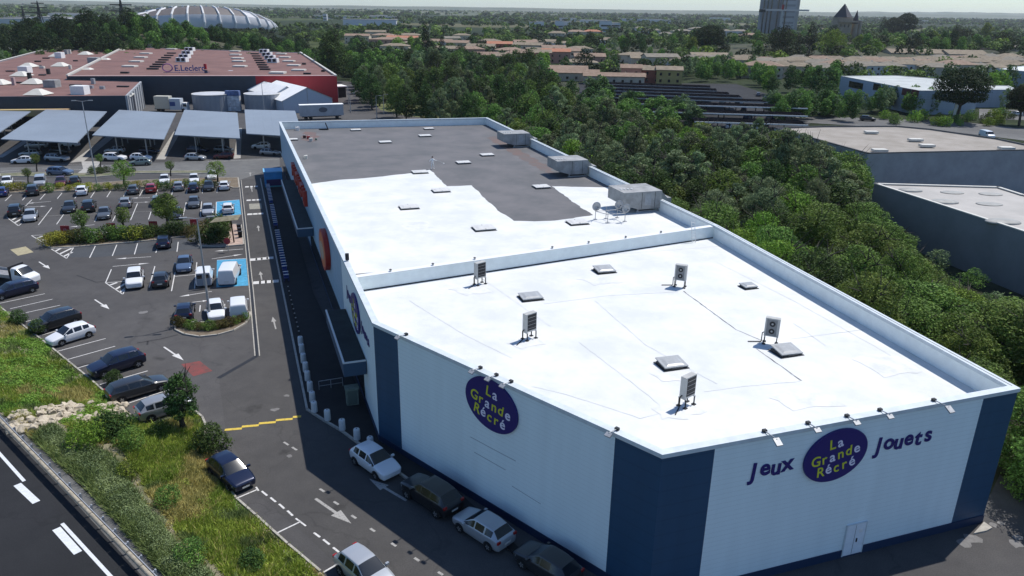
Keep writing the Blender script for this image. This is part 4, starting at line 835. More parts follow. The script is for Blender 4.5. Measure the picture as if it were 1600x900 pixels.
car(95, 274, 30, 1, 'suv', 'steelblue', 'blue grey crossover driving along the access road', 2, grp='cars on the access road', name='car'); car(220, 258, -28, 1, 'hatch', 'greengrey', 'green grey hatchback on the access road before the canopies', 2, grp='cars on the access road', name='car')
for x, y, d, kind, c, l in [(37, 255, -28, 'hatch', 'white', 'white hatchback at the front edge of the left canopy'), (90, 252, 28, 'suv', 'silver', 'pale grey crossover in the shade of the left canopy'), (180, 251, 28, 'suv', 'white', 'white people carrier at the edge of the second canopy'), (221, 250, 28, 'hatch', 'white', 'white hatchback right of the white people carrier'), (306, 250, 28, 'hatch', 'silver', 'silver hatchback at the edge of the third canopy'), (350, 248, -28, 'hatch', 'darkred', 'dark red hatchback at the edge of the third canopy'), (422, 242, 28, 'hatch', 'lightgrey', 'grey hatchback next to the store corner under the fourth canopy'),
                            (48, 244, -28, 'hatch', 'silver', 'silver car second row under the left canopy'), (95, 240, 28, 'hatch', 'darkgrey', 'dark car second row under the left canopy'), (234, 240, 28, 'hatch', 'navy', 'navy car behind the white hatchback under the second canopy'), (180, 239, -28, 'hatch', 'silver', 'silver car deep under the second canopy'), (310, 239, 28, 'suv', 'navy', 'navy car behind the silver hatchback under the third canopy'), (350, 238, 28, 'hatch', 'grey', 'grey car behind the dark red hatchback'), (408, 232, -28, 'hatch', 'white', 'pale car deep under the fourth canopy'), (110, 229, 28, 'hatch', 'white', 'white car third row under the left canopy'), (58, 232, -28, 'suv', 'lightgrey', 'light grey car third row under the left canopy')]:
    car(x, y, d, 0.6, kind, c, l, 1, grp=CAN)
RT = 'vehicles on the road and yards to the right'
car(1541, 216, 20, 6, 'van', 'white', 'white van on the road behind the tan roofed warehouse', 2, grp=RT, cat='van', name='parked_van')
car(1355, 189, 20, 1, 'suv', 'darkgrey', 'dark green car on the road seen between bushes', 1, grp=RT); car(1563, 178, -20, -1, 'hatch', 'white', 'white car parked beneath the umbrella pines', 1, grp=RT); car(1586, 181, -20, -1, 'hatch', 'silver', 'silver car beside the white one under the umbrella pines', 1, grp=RT)
car(1340, 323, 18, 4, 'suv', 'silver', 'silver car showing between the belt trees and the pale roofed warehouse', 1, grp=RT); car(1568, 436, 22, 8, 'suv', 'lightgrey', 'grey car showing beside the pale roofed warehouse wall', 1, grp=RT)
# rear doors of the large van
vv = [o_ for o_ in bpy.data.objects if o_.name.startswith('parked_van') and 'large' in o_.get('label', '')][0]
for s_ in (-1, 1):
    MB().box((-2.5, s_*.36, 1.1), (.04, .68, 1.45)).build('rear_door', mat('van_door_grey', (0.22, 0.25, 0.29), 0.5), vv); MB().box((-2.525, s_*.36, 1.45), (.02, .5, .42)).build('rear_door_window', GLASS, vv)
# flatbed truck at the left
p = G(8, 436); q = G(40, 440); rz = math.atan2(q.y-p.y, q.x-p.x)
t = empty('flatbed_truck', G(28, 441), rz, 'white flatbed truck with open bed cut by the left picture edge', 'truck')
L_, o = CARG.setdefault(('van', 2), car_parts('van', 2))
def cut(k, xmin):
    vs, fs = o[k]; f2_ = [f for f in fs if all(vs[v][0] > xmin for v in f)]; used = sorted({v for f in f2_ for v in f}); rm = {v: i for i, v in enumerate(used)}
    return [vs[v] for v in used], [tuple(rm[v] for v in f) for f in f2_]
MB().add(*cut(0, .3)).build('cab', paint('white'), t, True); MB().add(*cut(1, .3)).build('windscreen', GLASS, t, True); MB().add(*cut(3, .3)).build('side_window', GLASS, t, True); MB().add(*cut(4, .3)).build('side_window', GLASS, t, True)
MB().box((.36, 0, 1.1), (.08, 1.8, 1.5)).build('cab_rear_wall', paint('white'), t); MB().box((-2.3, 0, .62), (5.0, .9, .2)).build('chassis', DARK, t); MB().box((-2.3, 0, .86), (4.9, 2.1, .1)).build('flat_bed', mat('bed_metal', (.25, .25, .26), .6, var=.2, vscale=3), t)
for s_ in (-1, 1): MB().box((-2.3, s_*1.03, 1.05), (4.9, .05, .3)).build('side_board', STEEL, t)
MB().box((.15, 0, 1.5), (.08, 2.0, 1.3)).build('headboard', DARK, t)
for x in (1.6, -2.6, -3.4):
    for s_ in (-1, 1): MB().tube((x, s_*.75, .38), (x, s_*.98, .38), .38, n=18).build('wheel', BLACK, t)

# ================================================================== STORE-SIDE STREET FURNITURE
BOLL = mat('bollard_concrete', (0.62, 0.63, 0.62), 0.7, var=0.06, vscale=6)
def boll():
    mb = MB(); n = 20; prof = [(.24, 0), (.25, .05), (.235, .80), (.21, .86), (.12, .885), (0.01, .89)]
    vs = [(r*math.cos(2*math.pi*i/n), r*math.sin(2*math.pi*i/n), z) for r, z in prof for i in range(n)]
    fs = [(k*n+i, k*n+(i+1) % n, (k+1)*n+(i+1) % n, (k+1)*n+i) for k in range(len(prof)-1) for i in range(n)]
    return mb.add(vs, fs).mesh('bollard', BOLL, True)
bmh = boll(); cap_me = MB().tube((0, 0, .885), (0, 0, .905), .05, n=10).mesh('cap', DARK)
bl = [(470, 539), (472, 551), (474.5, 566), (478, 580), (481, 594), (485, 611), (488.5, 627), (491.5, 643), (512, 656), (535, 671), (558, 686), (579, 699)]
for i, (x, y) in enumerate(bl):
    l = 'pale round concrete bollard in the row on the store pavement'
    if i == 7: l = 'pale round bollard at the corner where the bollard row turns'
    if i == 11: l = 'pale round bollard closest to the navy wall corner'
    t = empty('bollard', G(x, y, .12), 0, l, 'bollard', 'concrete bollards on the store pavement'); obj('post', bmh, t); obj('lifting_eye', cap_me, t)
TROL = mat('trolley_blue', (0.02, 0.05, 0.22), 0.45)
tb = MB()
for s_ in (-1, 1): tb.add([(-.35, s_*.22, .45), (.35, s_*.27, .5), (.4, s_*.29, .95), (-.45, s_*.25, .85)], [(0, 1, 2, 3)])
tb.add([(-.35, -.22, .45), (.35, -.27, .5), (.35, .27, .5), (-.35, .22, .45)], [(0, 1, 2, 3)]).add([(-.35, -.22, .45), (-.45, -.25, .85), (-.45, .25, .85), (-.35, .22, .45)], [(0, 1, 2, 3)])
for s_ in (-1, 1): tb.tube((.35, s_*.26, .5), (.3, s_*.25, .12), .02).tube((-.3, s_*.2, .12), (.3, s_*.25, .12), .02).tube((.4, s_*.29, .95), (.48, s_*.29, 1.02), .02)
tbm = tb.mesh('basket', TROL); thm = MB().box((.48, 0, 1.02), (.10, .62, .07)).mesh('handle', WHITEP)
twm = MB(); [twm.tube((x, y-.02, .06), (x, y+.02, .06), .06, n=10) for x in (-.3, .3) for y in (-.2, .2)]; twm = twm.mesh('castors', BLACK)
a, b = G(419, 297), G(449, 446); n = int((b-a).length/1.05); d = (b-a); rz = math.atan2(d.y, d.x)
for i in range(n):
    if i in (12, 13, 25, 26, 27, 44): continue
    p = a.lerp(b, i/n); t = empty('shopping_trolley', (p.x, p.y, .12), rz, 'blue shopping trolley with white handle in the long shaded file on the store pavement', 'trolley', 'shopping trolleys in one long file')
    obj('basket', tbm, t); obj('handle', thm, t); obj('castors', twm, t)
pm_ = MB().tube((0, 0, 0), (0, 0, .75), .07, n=10).mesh('post', DARK); pc_ = MB().tube((0, 0, .75), (0, 0, .82), .08, n=10).mesh('cap', STEEL)
for i in range(11):
    x = 451+i*1.7; y = 458+i*7.1; t = empty('barrier_post', G(x, y, .12), 0, 'short dark post with pale cap between the trolleys and the bollards', 'post', 'short dark posts on the store pavement'); obj('post', pm_, t); obj('cap', pc_, t)
# blue kiosk at the far end
p = G(428, 290); t = empty('blue_kiosk', p, TH, 'bright blue vending kiosk at the far end of the store pavement', 'kiosk')
KB = mat('kiosk_blue', (0.03, 0.22, 0.48), 0.5, var=.15, vscale=1); MB().box((0, 0, 1.35), (3.0, 3.2, 2.7)).build('cabinet', KB, t); MB().box((0, 0, 2.78), (3.2, 3.4, .14)).build('roof', mat('kiosk_roof', (.18, .45, .68), .6), t); MB().box((0, -1.62, .9), (2.4, .05, 1.1)).build('display_panel', mat('kiosk_panel', (.05, .03, .1), .4), t); MB().box((0, -1.63, .2), (2.9, .04, .25)).build('base_panel', mat('kiosk_teal', (.1, .35, .4), .5), t)
# machine by the wall and low railing
p = G(551, 632); t = empty('utility_cabinet', p, TH, 'grey green metal cabinet in the shade near the canopy end', 'cabinet'); CG = mat('cabinet_green', (.16, .2, .17), .6, var=.2, vscale=4)
MB().box((0, 0, .75), (.95, .7, 1.5)).build('casing', CG, t); MB().box((0, -.36, .8), (.7, .02, 1.2)).build('door', mat('cabinet_door', (.1, .13, .11), .6), t); MB().box((0, 0, 1.55), (1.1, .85, .1)).build('lid', CG, t)
t = empty('low_railing', G(500, 612), 0, 'low thin metal railing across the shaded pavement', 'railing'); A_ = G(499, 611)-t.location; B_ = G(536, 605)-t.location
MB().tube(A_+Vector((0, 0, .9)), B_+Vector((0, 0, .9)), .03).tube(A_+Vector((0, 0, .45)), B_+Vector((0, 0, .45)), .02).build('rail', STEEL, t)
for k in (0, .5, 1): q = A_.lerp(B_, k); MB().tube(q, q+Vector((0, 0, .9)), .03).build('post', STEEL, t)
# red banners
REDB = mat('banner_red', (0.33, 0.025, 0.035), 0.6, var=.1, vscale=3)
for (x, y, ty), l in zip([(105, 374, 352), (177, 372, 348), (241, 360, 345), (305, 357, 342)], ['leftmost red banner over the planted island', 'second red banner between the two young trees', 'third red banner left of the leafy tree', 'rightmost red banner beside the tall lamp post']):
    t = empty('red_banner', G(x, y), R(5), l, 'banner', 'red banners on the planted island'); H_ = height(x, y, ty)
    MB().tube((-.0, 0, 0), (0, 0, H_), .05).build('post', STEEL, t); MB().box((0, -.07, H_-1.0), (1.15, .05, 1.9)).build('panel', REDB, t)
    wm = MB()
    for dx in (-.18, .18): wm.box((dx, -.1, H_-.75), (.09, .012, .7), frame=Matrix.Rotation(R(18 if dx < 0 else -18), 3, 'Y'))
    wm.build('mark', mat('banner_mark', (.55, .25, .28), .6), t)
# round sign, trolley shelter
t = empty('round_sign', G(357, 394), 0, 'small round dark red sign standing on the lane', 'sign'); MB().tube((0, 0, 0), (0, 0, 1.4), .04).build('post', STEEL, t); MB().tube((0, -.06, 1.5), (0, -.02, 1.5), .42, n=24).build('disc', REDB, t)
t = empty('picnic_shelter', G(366, 380), R(10), 'rusty post with a leaning tan sunshade on the pink paving', 'shelter'); RU = mat('rusty_post', (.05, .025, .02), .8); MB().tube((0, 0, 0), (-.1, 0, 3.4), .09).build('post', RU, t); MB().add([(-2.6, -1.0, 3.2), (1.0, -1.1, 3.5), (1.1, 1.0, 3.7), (-2.2, 1.1, 3.3), (-.6, 0, 3.75)], [(0, 1, 4), (1, 2, 4), (2, 3, 4), (3, 0, 4)]).build('shade', mat('shade_cloth', (.2, .18, .12), .9, var=.25, vscale=2), t)
for i, (x, y) in enumerate([(374, 361), (375, 366.5), (376, 372)]):
    t = empty('bin', G(x, y), 0, 'small black bin in a row of three on the pink paving', 'bin', 'three small bins on the pink paving'); MB().tube((0, 0, .1), (0, 0, .9), .26, .3, n=12).build('drum', BLACK, t); MB().tube((0, 0, .9), (0, 0, .98), .32, n=12).build('lid', DARK, t)
# lamp posts
def lamp(px, py, ty, label, lean=0, name='lamp_post', heads=2):
    H_ = height(px, py, ty); t = empty(name, G(px, py), R(15), label, 'lamp post')
    MB().tube((0, 0, 0), (0, 0, H_), .13, .06, n=10).build('mast', STEEL, t); MB().tube((0, 0, 0), (0, 0, .5), .22, n=12).build('base', CONC, t)
    for s_ in ((-1, 1) if heads == 2 else (1,)): MB().tube((0, 0, H_-.05), (s_*1.0, 0, H_+.1), .035).build('arm', STEEL, t); MB().box((s_*1.25, 0, H_+.1), (.7, .26, .1)).build('lamp_head', STEEL, t)
lamp(152, 291, 158, 'tall lamp post rising past the solar canopies on the left'); lamp(329, 500, 341, 'tall lamp post beside the white vans and the small island')
lamp(589, 186, 150, 'thin lamp post on the service road behind the store', heads=1)
# guard rail is built with the bank below

# ================================================================== VEGETATION
def leafmat(n, c, c2, iv=.5, ov=.22, tr=.25, g=1.8):
    g = {'leaf_dark': 1.8, 'leaf_mid': 2.4, 'leaf_bright': 2.0, 'leaf_cypress': .6, 'leaf_pine': .95, 'leaf_silver': 1.9}.get(n, g)
    if n.startswith(('grass', 'weed', 'scrub')): g = 2.5
    c = (c[0]*1.02, c[1]*1.04, c[2]*.78); c2 = (c2[0]*1.06, c2[1]*1.05, c2[2]*.78)
    c = tuple(x*g for x in c); c2 = tuple(x*g for x in c2)
    return mat(n, c, .75, col2=c2, vscale=.5, island=iv, objvar=ov, transl=tr, spec=.2, detail=3)
LF = {'dark': leafmat('leaf_dark', (.020, .037, .014), (.040, .066, .022)), 'mid': leafmat('leaf_mid', (.034, .058, .016), (.062, .098, .026)), 'bright': leafmat('leaf_bright', (.055, .090, .014), (.095, .140, .026)),
      'silver': leafmat('leaf_silver', (.060, .083, .050), (.098, .124, .080)), 'pine': leafmat('leaf_pine', (.013, .024, .010), (.026, .042, .015)), 'cyp': leafmat('leaf_cypress', (.008, .015, .008), (.016, .026, .012), tr=.08), 'yel': leafmat('leaf_yellow', (.11, .12, .02), (.17, .17, .03)), 'brown': leafmat('leaf_brown', (.045, .04, .015), (.07, .055, .025))}
BARK = mat('bark', (0.055, 0.046, 0.038), 0.9, var=.25, vscale=5)
def leaves(C, N, size, up=.35, jitter=.9, aspect=.62):
    """C (n,3) centres, N (n,3) outward dirs -> quads"""
    n = len(C); nr = N+rng.normal(0, jitter, (n, 3)); nr[:, 2] += up; nr /= np.linalg.norm(nr, axis=1, keepdims=True)+1e-9
    a = np.cross(nr, rng.normal(0, 1, (n, 3))); a /= np.linalg.norm(a, axis=1, keepdims=True)+1e-9; b = np.cross(nr, a)
    s = (size*rng.uniform(.6, 1.35, n))[:, None]; a = a*s*.5; b = b*s*.5*aspect
    V = np.stack([C-a-b*.4, C+b*.2-a*.1-b, C+a, C-a*.1+b], 1).reshape(-1, 3); F = np.arange(4*n).reshape(-1, 4); return V, F
def lobes_crown(lob, n, size, shell=.34, **k):
    """leaves over the union of ellipsoidal lobes: lob rows (x,y,z,rx,ry,rz)"""
    lob = np.array(lob); w = lob[:, 3]*lob[:, 4]+lob[:, 5]*lob[:, 3]; i = rng.choice(len(lob), n, p=w/w.sum()); L_ = lob[i]
    d = rng.normal(0, 1, (n, 3)); d /= np.linalg.norm(d, axis=1, keepdims=True); r = 1-np.abs(rng.normal(0, shell, n)); r = np.clip(r, .15, 1.12)+(rng.random(n) < .12)*rng.uniform(0, .38, n)
    C = L_[:, :3]+d*L_[:, 3:6]*r[:, None]
    keep = np.ones(n, bool)
    for q in lob:
        dd = (((C-q[:3])/q[3:6])**2).sum(1); keep &= ~((dd < .42) & (rng.random(n) < .85))
    C = C[keep]; d = d[keep]; return leaves(C, d, size, **k)
def limbs(H, cr, z0, k, seed, tr=.2, bend=.5):
    r_ = random.Random(seed); mb = MB(); p = Vector((0, 0, 0)); pts = [p]
    for i in range(4): p = p+Vector((r_.uniform(-bend, bend)*.3, r_.uniform(-bend, bend)*.3, H*.18)); pts.append(p)
    for i in range(4): mb.tube(pts[i], pts[i+1], tr*(1-i*.2), tr*(1-(i+1)*.2), n=8, cap=False)
    for i in range(k):
        a = i*2.399+r_.random(); s = pts[2+i % 3]; e = s+Vector((math.cos(a)*cr*.7, math.sin(a)*cr*.7, H*r_.uniform(.12, .32))); m = s.lerp(e, .5)+Vector((0, 0, H*.03)); mb.tube(s, m, tr*.42, tr*.28, n=6, cap=False); mb.tube(m, e, tr*.28, tr*.07, n=6, cap=False)
        for j in range(2):
            e2 = m+Vector((r_.uniform(-1, 1)*cr*.4, r_.uniform(-1, 1)*cr*.4, H*r_.uniform(.1, .25))); mb.tube(m, e2, tr*.2, tr*.05, n=5, cap=False)
    return mb
def rlobes(n, H, z0, R_, seed, top=.7, rr=(.26, .42), flat=.8):
    r_ = np.random.default_rng(seed); out = []
    for i in range(n):
        t = (i+.5)/n; z = z0+(H-z0)*(t*.86+.05); prof = math.sin(math.pi*min(1, (t*.82+.16)))**top; a = i*2.4+r_.uniform(-.5, .5); d = R_*prof*r_.uniform(.25, .78)
        r = R_*r_.uniform(*rr)*(.65+.5*prof); out.append((d*math.cos(a), d*math.sin(a), z, r, r, r*flat*r_.uniform(.8, 1.1)))
    return out
PROT = {}
def proto_broad(key, m, H=9, R_=3.2, z0=1.2, nl=24, n=9000, size=.30, seed=1, **k):
    def f():
        rngl = rlobes(nl, H, z0, R_, seed, **{a: b for a, b in k.items() if a in ('top', 'rr', 'flat')})
        V, F = lobes_crown(rngl, n, size, **{a: b for a, b in k.items() if a in ('shell', 'up', 'jitter', 'aspect')}); return npmesh('crown', V, F, LF[m]), limbs(H, R_, z0, 6, seed, .22).mesh('trunk', BARK, True)
    PROT[key] = f(); return PROT[key]
for s_ in range(3): proto_broad('dark%d' % s_, 'dark', seed=10+s_, H=9+s_*.5)
for s_ in range(3): proto_broad('mid%d' % s_, 'mid', seed=20+s_, nl=26, R_=3.3)
for s_ in range(2): proto_broad('bright%d' % s_, 'bright', seed=30+s_, nl=20, R_=3.0)
for s_ in range(2): proto_broad('silver%d' % s_, 'silver', seed=40+s_, nl=34, R_=2.9, H=10, rr=(.16, .27), size=.24, n=11000, up=.1)
proto_broad('round', 'bright', seed=50, nl=14, R_=3.8, H=8, rr=(.42, .55), z0=1.2); proto_broad('darkround', 'pine', seed=51, nl=14, R_=3.8, H=8, rr=(.42, .55), z0=1.2)
for s_ in range(2): proto_broad('near%d' % s_, 'mid', seed=60+s_, nl=40, R_=3.5, H=8.4, rr=(.2, .34), n=26000, size=.19)
for s_ in range(2): proto_broad('neard%d' % s_, 'dark', seed=64+s_, nl=40, R_=3.5, H=8.2, rr=(.2, .34), n=26000, size=.19)
proto_broad('nearb', 'bright', seed=66, nl=40, R_=3.4, H=8.2, rr=(.2, .34), n=22000, size=.19); proto_broad('nears', 'silver', seed=68, nl=44, R_=3.2, H=9.2, rr=(.18, .3), n=26000, size=.17)
def cyp(seed, H=11, R_=1.15):
    lob = [(math.cos(i*2.4)*.22, math.sin(i*2.4)*.22, H*(.06+.92*i/22), R_*math.sin(math.pi*min(1, .22+.78*(i/22)*.98))**.6, R_*math.sin(math.pi*min(1, .22+.78*(i/22)*.98))**.6, .8) for i in range(22)]
    lob = [(x, y, z, max(.18, a), max(.18, b), c) for x, y, z, a, b, c in lob]; V, F = lobes_crown(lob, 6500, .26, up=.9); return npmesh('crown', V, F, LF['cyp']), MB().tube((0, 0, 0), (0, 0, H*.3), .18, .1, cap=False).mesh('trunk', BARK, True)
PROT['cyp0'] = cyp(1); PROT['cyp1'] = cyp(2, 10, 1.5)
def pine(seed, H=11, R_=5.3):
    r_ = random.Random(seed); lob = []
    for i in range(44):
        a = i*2.4; d = R_*math.sqrt((i+.5)/44)*.86; q = 1-(d/R_)**2; lob.append((d*math.cos(a), d*math.sin(a), H*.50+H*.38*q**.7+r_.uniform(-.2, .2), R_*.27, R_*.27, 1.5)); lob.append((d*.9*math.cos(a+1), d*.9*math.sin(a+1), H*.47+r_.uniform(-.3, .3), R_*.24, R_*.24, .9))
    V, F = lobes_crown(lob, 30000, .34, up=.5, shell=.2); mb = MB(); q = Vector((.3, .1, H*.30)); mb.tube((0, 0, 0), q, .36, .28, cap=False)
    for i in range(8):
        a = i*.785+.3; e = q+Vector((math.cos(a)*R_*.6, math.sin(a)*R_*.6, H*.32)); m = q.lerp(e, .5)-Vector((0, 0, .4)); mb.tube(q, m, .16, .12, cap=False); mb.tube(m, e, .12, .04, cap=False)
    return npmesh('crown', V, F, LF['pine']), mb.mesh('trunk', BARK, True)
PROT['pine0'] = pine(1); PROT['pine1'] = pine(2, 12, 4.4)
proto_broad('dpine', 'pine', seed=71, nl=22, R_=4.0, H=11, z0=2.5, rr=(.3, .45))
proto_broad('street', 'mid', seed=80, nl=16, R_=1.35, H=4.3, z0=2.0, rr=(.28, .42), n=2600, size=.17)
proto_broad('leafy', 'mid', seed=81, nl=30, R_=3.6, H=6.6, z0=2.2, rr=(.16, .26), n=9000, size=.24)
proto_broad('ball', 'bright', seed=82, nl=10, R_=1.9, H=4.0, z0=1.6, rr=(.5, .6), n=5000, size=.18)
proto_broad('sapling', 'dark', seed=83, nl=26, R_=1.7, H=5.0, z0=1.3, rr=(.2, .3), n=6500, size=.17)
LATER = []; NOW = [0]
def tree(key, loc, s, label, group=None, name='tree', rz=None, cat='tree', sz=None, defer=True):
    rz = random.uniform(0, 6.28) if rz is None else rz; sc = (s*random.uniform(.88, 1.15), s*random.uniform(.88, 1.15), s if sz is None else sz)
    if group is not None and defer: LATER.append((key, Vector(loc), sc, rz, label, group, name, cat)); return None
    NOW[0] += 1; cr, tr = PROT[key]; t = empty(name, loc, rz, label, cat, group); t.scale = sc; obj('crown', cr, t); obj('trunk', tr, t); return t
def plant_later(limit=296):
    """the largest-looking trees become objects of their own, the rest one woodland mass"""
    def sz(e):
        x, y = proj(e[1]); d = (e[1]-Vector((0, 0, CAMH))).length; return (e[2][2]/d) if -60 < x < 1660 and y > -50 else 0
    LATER.sort(key=sz, reverse=True); n = max(0, limit-NOW[0])
    for k, loc, sc, rz, label, group, name, cat in LATER[:n]:
        cr, tr = PROT[k]; t = empty(name, loc, rz, label, cat, group); t.scale = sc; obj('crown', cr, t); obj('trunk', tr, t)
    Vs = []; MI = []; mats = [LF['dark'], LF['mid'], LF['bright'], LF['silver'], LF['pine'], LF['cyp']]; cache = {}
    for k, loc, sc, rz, *_ in LATER[n:]:
        if k not in cache:
            me = PROT[k][0]; co = np.empty(len(me.vertices)*3, np.float32); me.vertices.foreach_get('co', co); cache[k] = (co.reshape(-1, 4, 3), mats.index(me.materials[0]) if me.materials[0] in mats else 1)
        Q, mi = cache[k]; m = min(len(Q), 1500); q = Q[rng.choice(len(Q), m, replace=False)]; c = q.mean(1, keepdims=True); q = c+(q-c)*2.0; q = q*np.array(sc); cz, sn = math.cos(rz), math.sin(rz)
        q = np.stack([q[..., 0]*cz-q[..., 1]*sn, q[..., 0]*sn+q[..., 1]*cz, q[..., 2]], -1)+np.array(loc); Vs.append(q.reshape(-1, 3)); MI += [mi]*m
    if Vs:
        V = np.concatenate(Vs); o = obj('woodland', npmesh('woodland', V, np.arange(len(V)).reshape(-1, 4), mats, MI)); tag(o, 'leafy woodland filling in between the separate trees', 'woodland', kind='stuff')
def shrubproto(key, m, R_=1.0, H=1.3, n=1500, size=.15, seed=1, nl=12, **k):
    V, F = lobes_crown(rlobes(nl, H, .1, R_, seed, rr=(.35, .5)), n, size, **k); PROT[key] = (npmesh('foliage', V, F, LF[m]), MB().tube((0, 0, 0), (0, 0, H*.5), .05, .02).tube((0, 0, .1), (.3*R_, .1, H*.6), .03, .01).mesh('stem', BARK))
for i, m in enumerate(('mid', 'dark', 'yel', 'silver', 'brown', 'bright')): shrubproto('sh_'+m, m, seed=90+i)
shrubproto('shN_dark', 'dark', 1.0, 1.6, 5200, .12, 97, 16); shrubproto('shN_bright', 'bright', 1.0, 1.2, 4200, .10, 98, 16); shrubproto('shN_mid', 'mid', 1.0, 1.3, 4200, .10, 99, 16)
def shrub(key, loc, s, label, group=None, sz=None):
    f, st = PROT[key]; t = empty('shrub', loc, random.uniform(0, 6.28), label, 'shrub', group); t.scale = (s, s, s if sz is None else sz); obj('foliage', f, t); obj('stem', st, t); return t

def inpoly(x, y, P):
    c = False; j = len(P)-1
    for i in range(len(P)):
        if (P[i][1] > y) != (P[j][1] > y) and x < (P[j][0]-P[i][0])*(y-P[i][1])/(P[j][1]-P[i][1])+P[i][0]: c = not c
        j = i
    return c
def scatter(P, d, tries=6000, avoid=()):
    xs = [p[0] for p in P]; ys = [p[1] for p in P]; out = []
    for _ in range(tries):
        x, y = random.uniform(min(xs), max(xs)), random.uniform(min(ys), max(ys))
        if inpoly(x, y, P) and not any(inpoly(x, y, a) for a in avoid) and all((x-a)**2+(y-b)**2 > d*d for a, b in out): out.append((x, y))
    return out
# belt of trees along the right side of the store
TB = [G(1370, 288, 7), G(1700, 400, 7), G(1700, 290, 7), G(1560, 292, 7)]; TA = [G(1208, 200, 8), G(1356, 240, 8), G(1620, 235, 8), G(1600, 228, 8), G(1485, 206, 8), G(1400, 197, 8), G(1285, 197.5, 8)]
av = [[xy(p) for p in TB], [xy(p) for p in TA]]
b2 = G(1372, 292, 7); b3 = G(1600, 366, 7)
belt = [(34, 41), (25.5, 76), (3, 152), (-6, 176), (10, 186), (30, 172), (44, 160), (54, 148), (57, 134), (62, 122), (b2.x-2, b2.y-1), (b3.x-2.5, b3.y-.5), (70, 47), (62, 38), (45, 38)]
TOPL = [(1330, 285), (1370, 328), (1400, 347), (1440, 402), (1500, 438), (1560, 455), (1640, 480)]
def lim(x):
    if x < TOPL[0][0]: return -99
    for (a, b), (c, d) in zip(TOPL, TOPL[1:]):
        if x <= c: return b+(d-b)*(x-a)/(c-a)
    return 480
pts = scatter(belt, 4.1, 14000, av); bl_ = 'leafy tree in the dense belt along the right side of the store'; bs_ = 'silvery green tree in the dense belt along the right side of the store'
for x, y in pts:
    silver = random.random() < (.45 if 85 < y < 165 else .08)
    wall_gap = min((K3.x-x)*(-WR.n.x)+(K3.y-y)*(-WR.n.y), 99)
    if y < 100: k = random.choice(['near0', 'near1', 'near0', 'neard0', 'nearb']) if not silver else 'nears'; H0 = 8.3; R0 = 3.5
    else: k = random.choice(['silver0', 'silver1']) if silver else random.choice(['dark0', 'dark1', 'mid0', 'mid1', 'mid2', 'bright0']); H0 = 9.2; R0 = 3.2
    s = random.uniform(.95, 1.5); hz_ = random.uniform(6.5, 9.8) if y < 100 else random.uniform(7.5, 11.5)
    if y < 58: hz_ = random.uniform(5.0, 7.2); s *= .85
    if y > 150 and 10 < x: hz_ *= .78; s *= .85
    for _ in range(8):
        q_ = proj((x, y, hz_))
        if q_[1] < lim(q_[0]): hz_ *= .86
    if hz_ < 2.2: continue
    s = min(s, hz_/5.0)
    tree(k, (x, y, 0), s, bs_ if silver else bl_, ('silvery trees in the belt beside the store' if silver else 'leafy trees in the belt beside the store'), sz=hz_/H0)
for px, py, ty, k, w_ in [(1215, 330, 193, 'silver0', 1.5), (1180, 300, 205, 'silver1', 1.4), (1255, 345, 215, 'silver1', 1.4), (1145, 285, 205, 'silver0', 1.3), (1285, 360, 240, 'silver0', 1.3), (945, 235, 148, 'silver0', 1.5), (905, 228, 158, 'silver1', 1.4), (985, 245, 165, 'silver1', 1.4), (868, 222, 138, 'silver0', 1.4), (1090, 262, 180, 'bright0', 1.3), (1040, 250, 172, 'mid0', 1.4)]:
    p = G(px, py); H_ = height(px, py, ty); tree(k, p, w_, 'tall feathery silver tree standing above the tree belt' if 'silver' in k else 'tall broad green tree standing above the tree belt', 'tall silver trees above the belt' if 'silver' in k else 'tall green trees above the belt', sz=H_/10)
pts = scatter([(-4, 168), (-30, 214), (-48, 246), (-60, 292), (-66, 345), (-40, 372), (10, 330), (12, 280), (8, 240), (14, 200), (8, 182)], 7.5, 5000)
for x, y in pts:
    silver = random.random() < .25; k = random.choice(['silver0', 'silver1']) if silver else random.choice(['dark0', 'dark1', 'mid0', 'mid1', 'dark2'])
    tree(k, (x, y, 0), random.uniform(1.15, 1.55), 'silvery tall tree behind the back wall of the store' if silver else 'tall leafy tree behind the back wall of the store', 'silvery tall trees behind the store' if silver else 'tall trees behind the store')
for i in range(34):
    u_ = i/33; x = 560+u_*215+random.uniform(-4, 4); y = 128+u_*52+random.uniform(-4, 3)
    if 600 < x < 700: y -= 6
    tree(random.choice(['dark0', 'mid1', 'dark1', 'mid2']), G(x, y), random.uniform(.7, 1.0), 'low branched leafy tree at the front edge of the trees behind the store', 'low trees at the front edge behind the store', sz=random.uniform(.55, .85))
for px, py, ty, k, l in [(666, 108, 34, 'cyp0', 'tallest slender dark cypress behind the store'), (691, 110, 54, 'cyp0', 'shorter slender cypress right of the tall one behind the store'), (524, 128, 42, 'dark1', 'tall dark tree at the right end of the red roofed mall')]:
    H_ = height(px, py, ty); tree(k, G(px, py), H_/(11 if k[0] == 'c' else 9.5), l, None, 'cypress' if k[0] == 'c' else 'tree')
struct(MB().sheet([G(595, 172, .01), G(575, 150, .01), G(556, 128, .01), G(600, 128, .01), G(760, 165, .01), G(770, 186, .01), G(690, 186, .01), G(640, 182, .01)]).build('grass_verge', mat('verge_grass', (.06, .085, .025), .95, col2=(.16, .16, .07), vscale=.35)))
struct(MB().sheet([(x, y, -.03) for x, y in [(34, 30), (26, 76), (3, 152), (-8, 180), (-30, 214), (-60, 292), (-66, 345), (60, 345), (85, 200), (62, 135), (80, 60), (90, 20)]]).build('undergrowth_soil', mat('undergrowth', (.022, .028, .012), .95, col2=(.05, .055, .025), vscale=.5)))

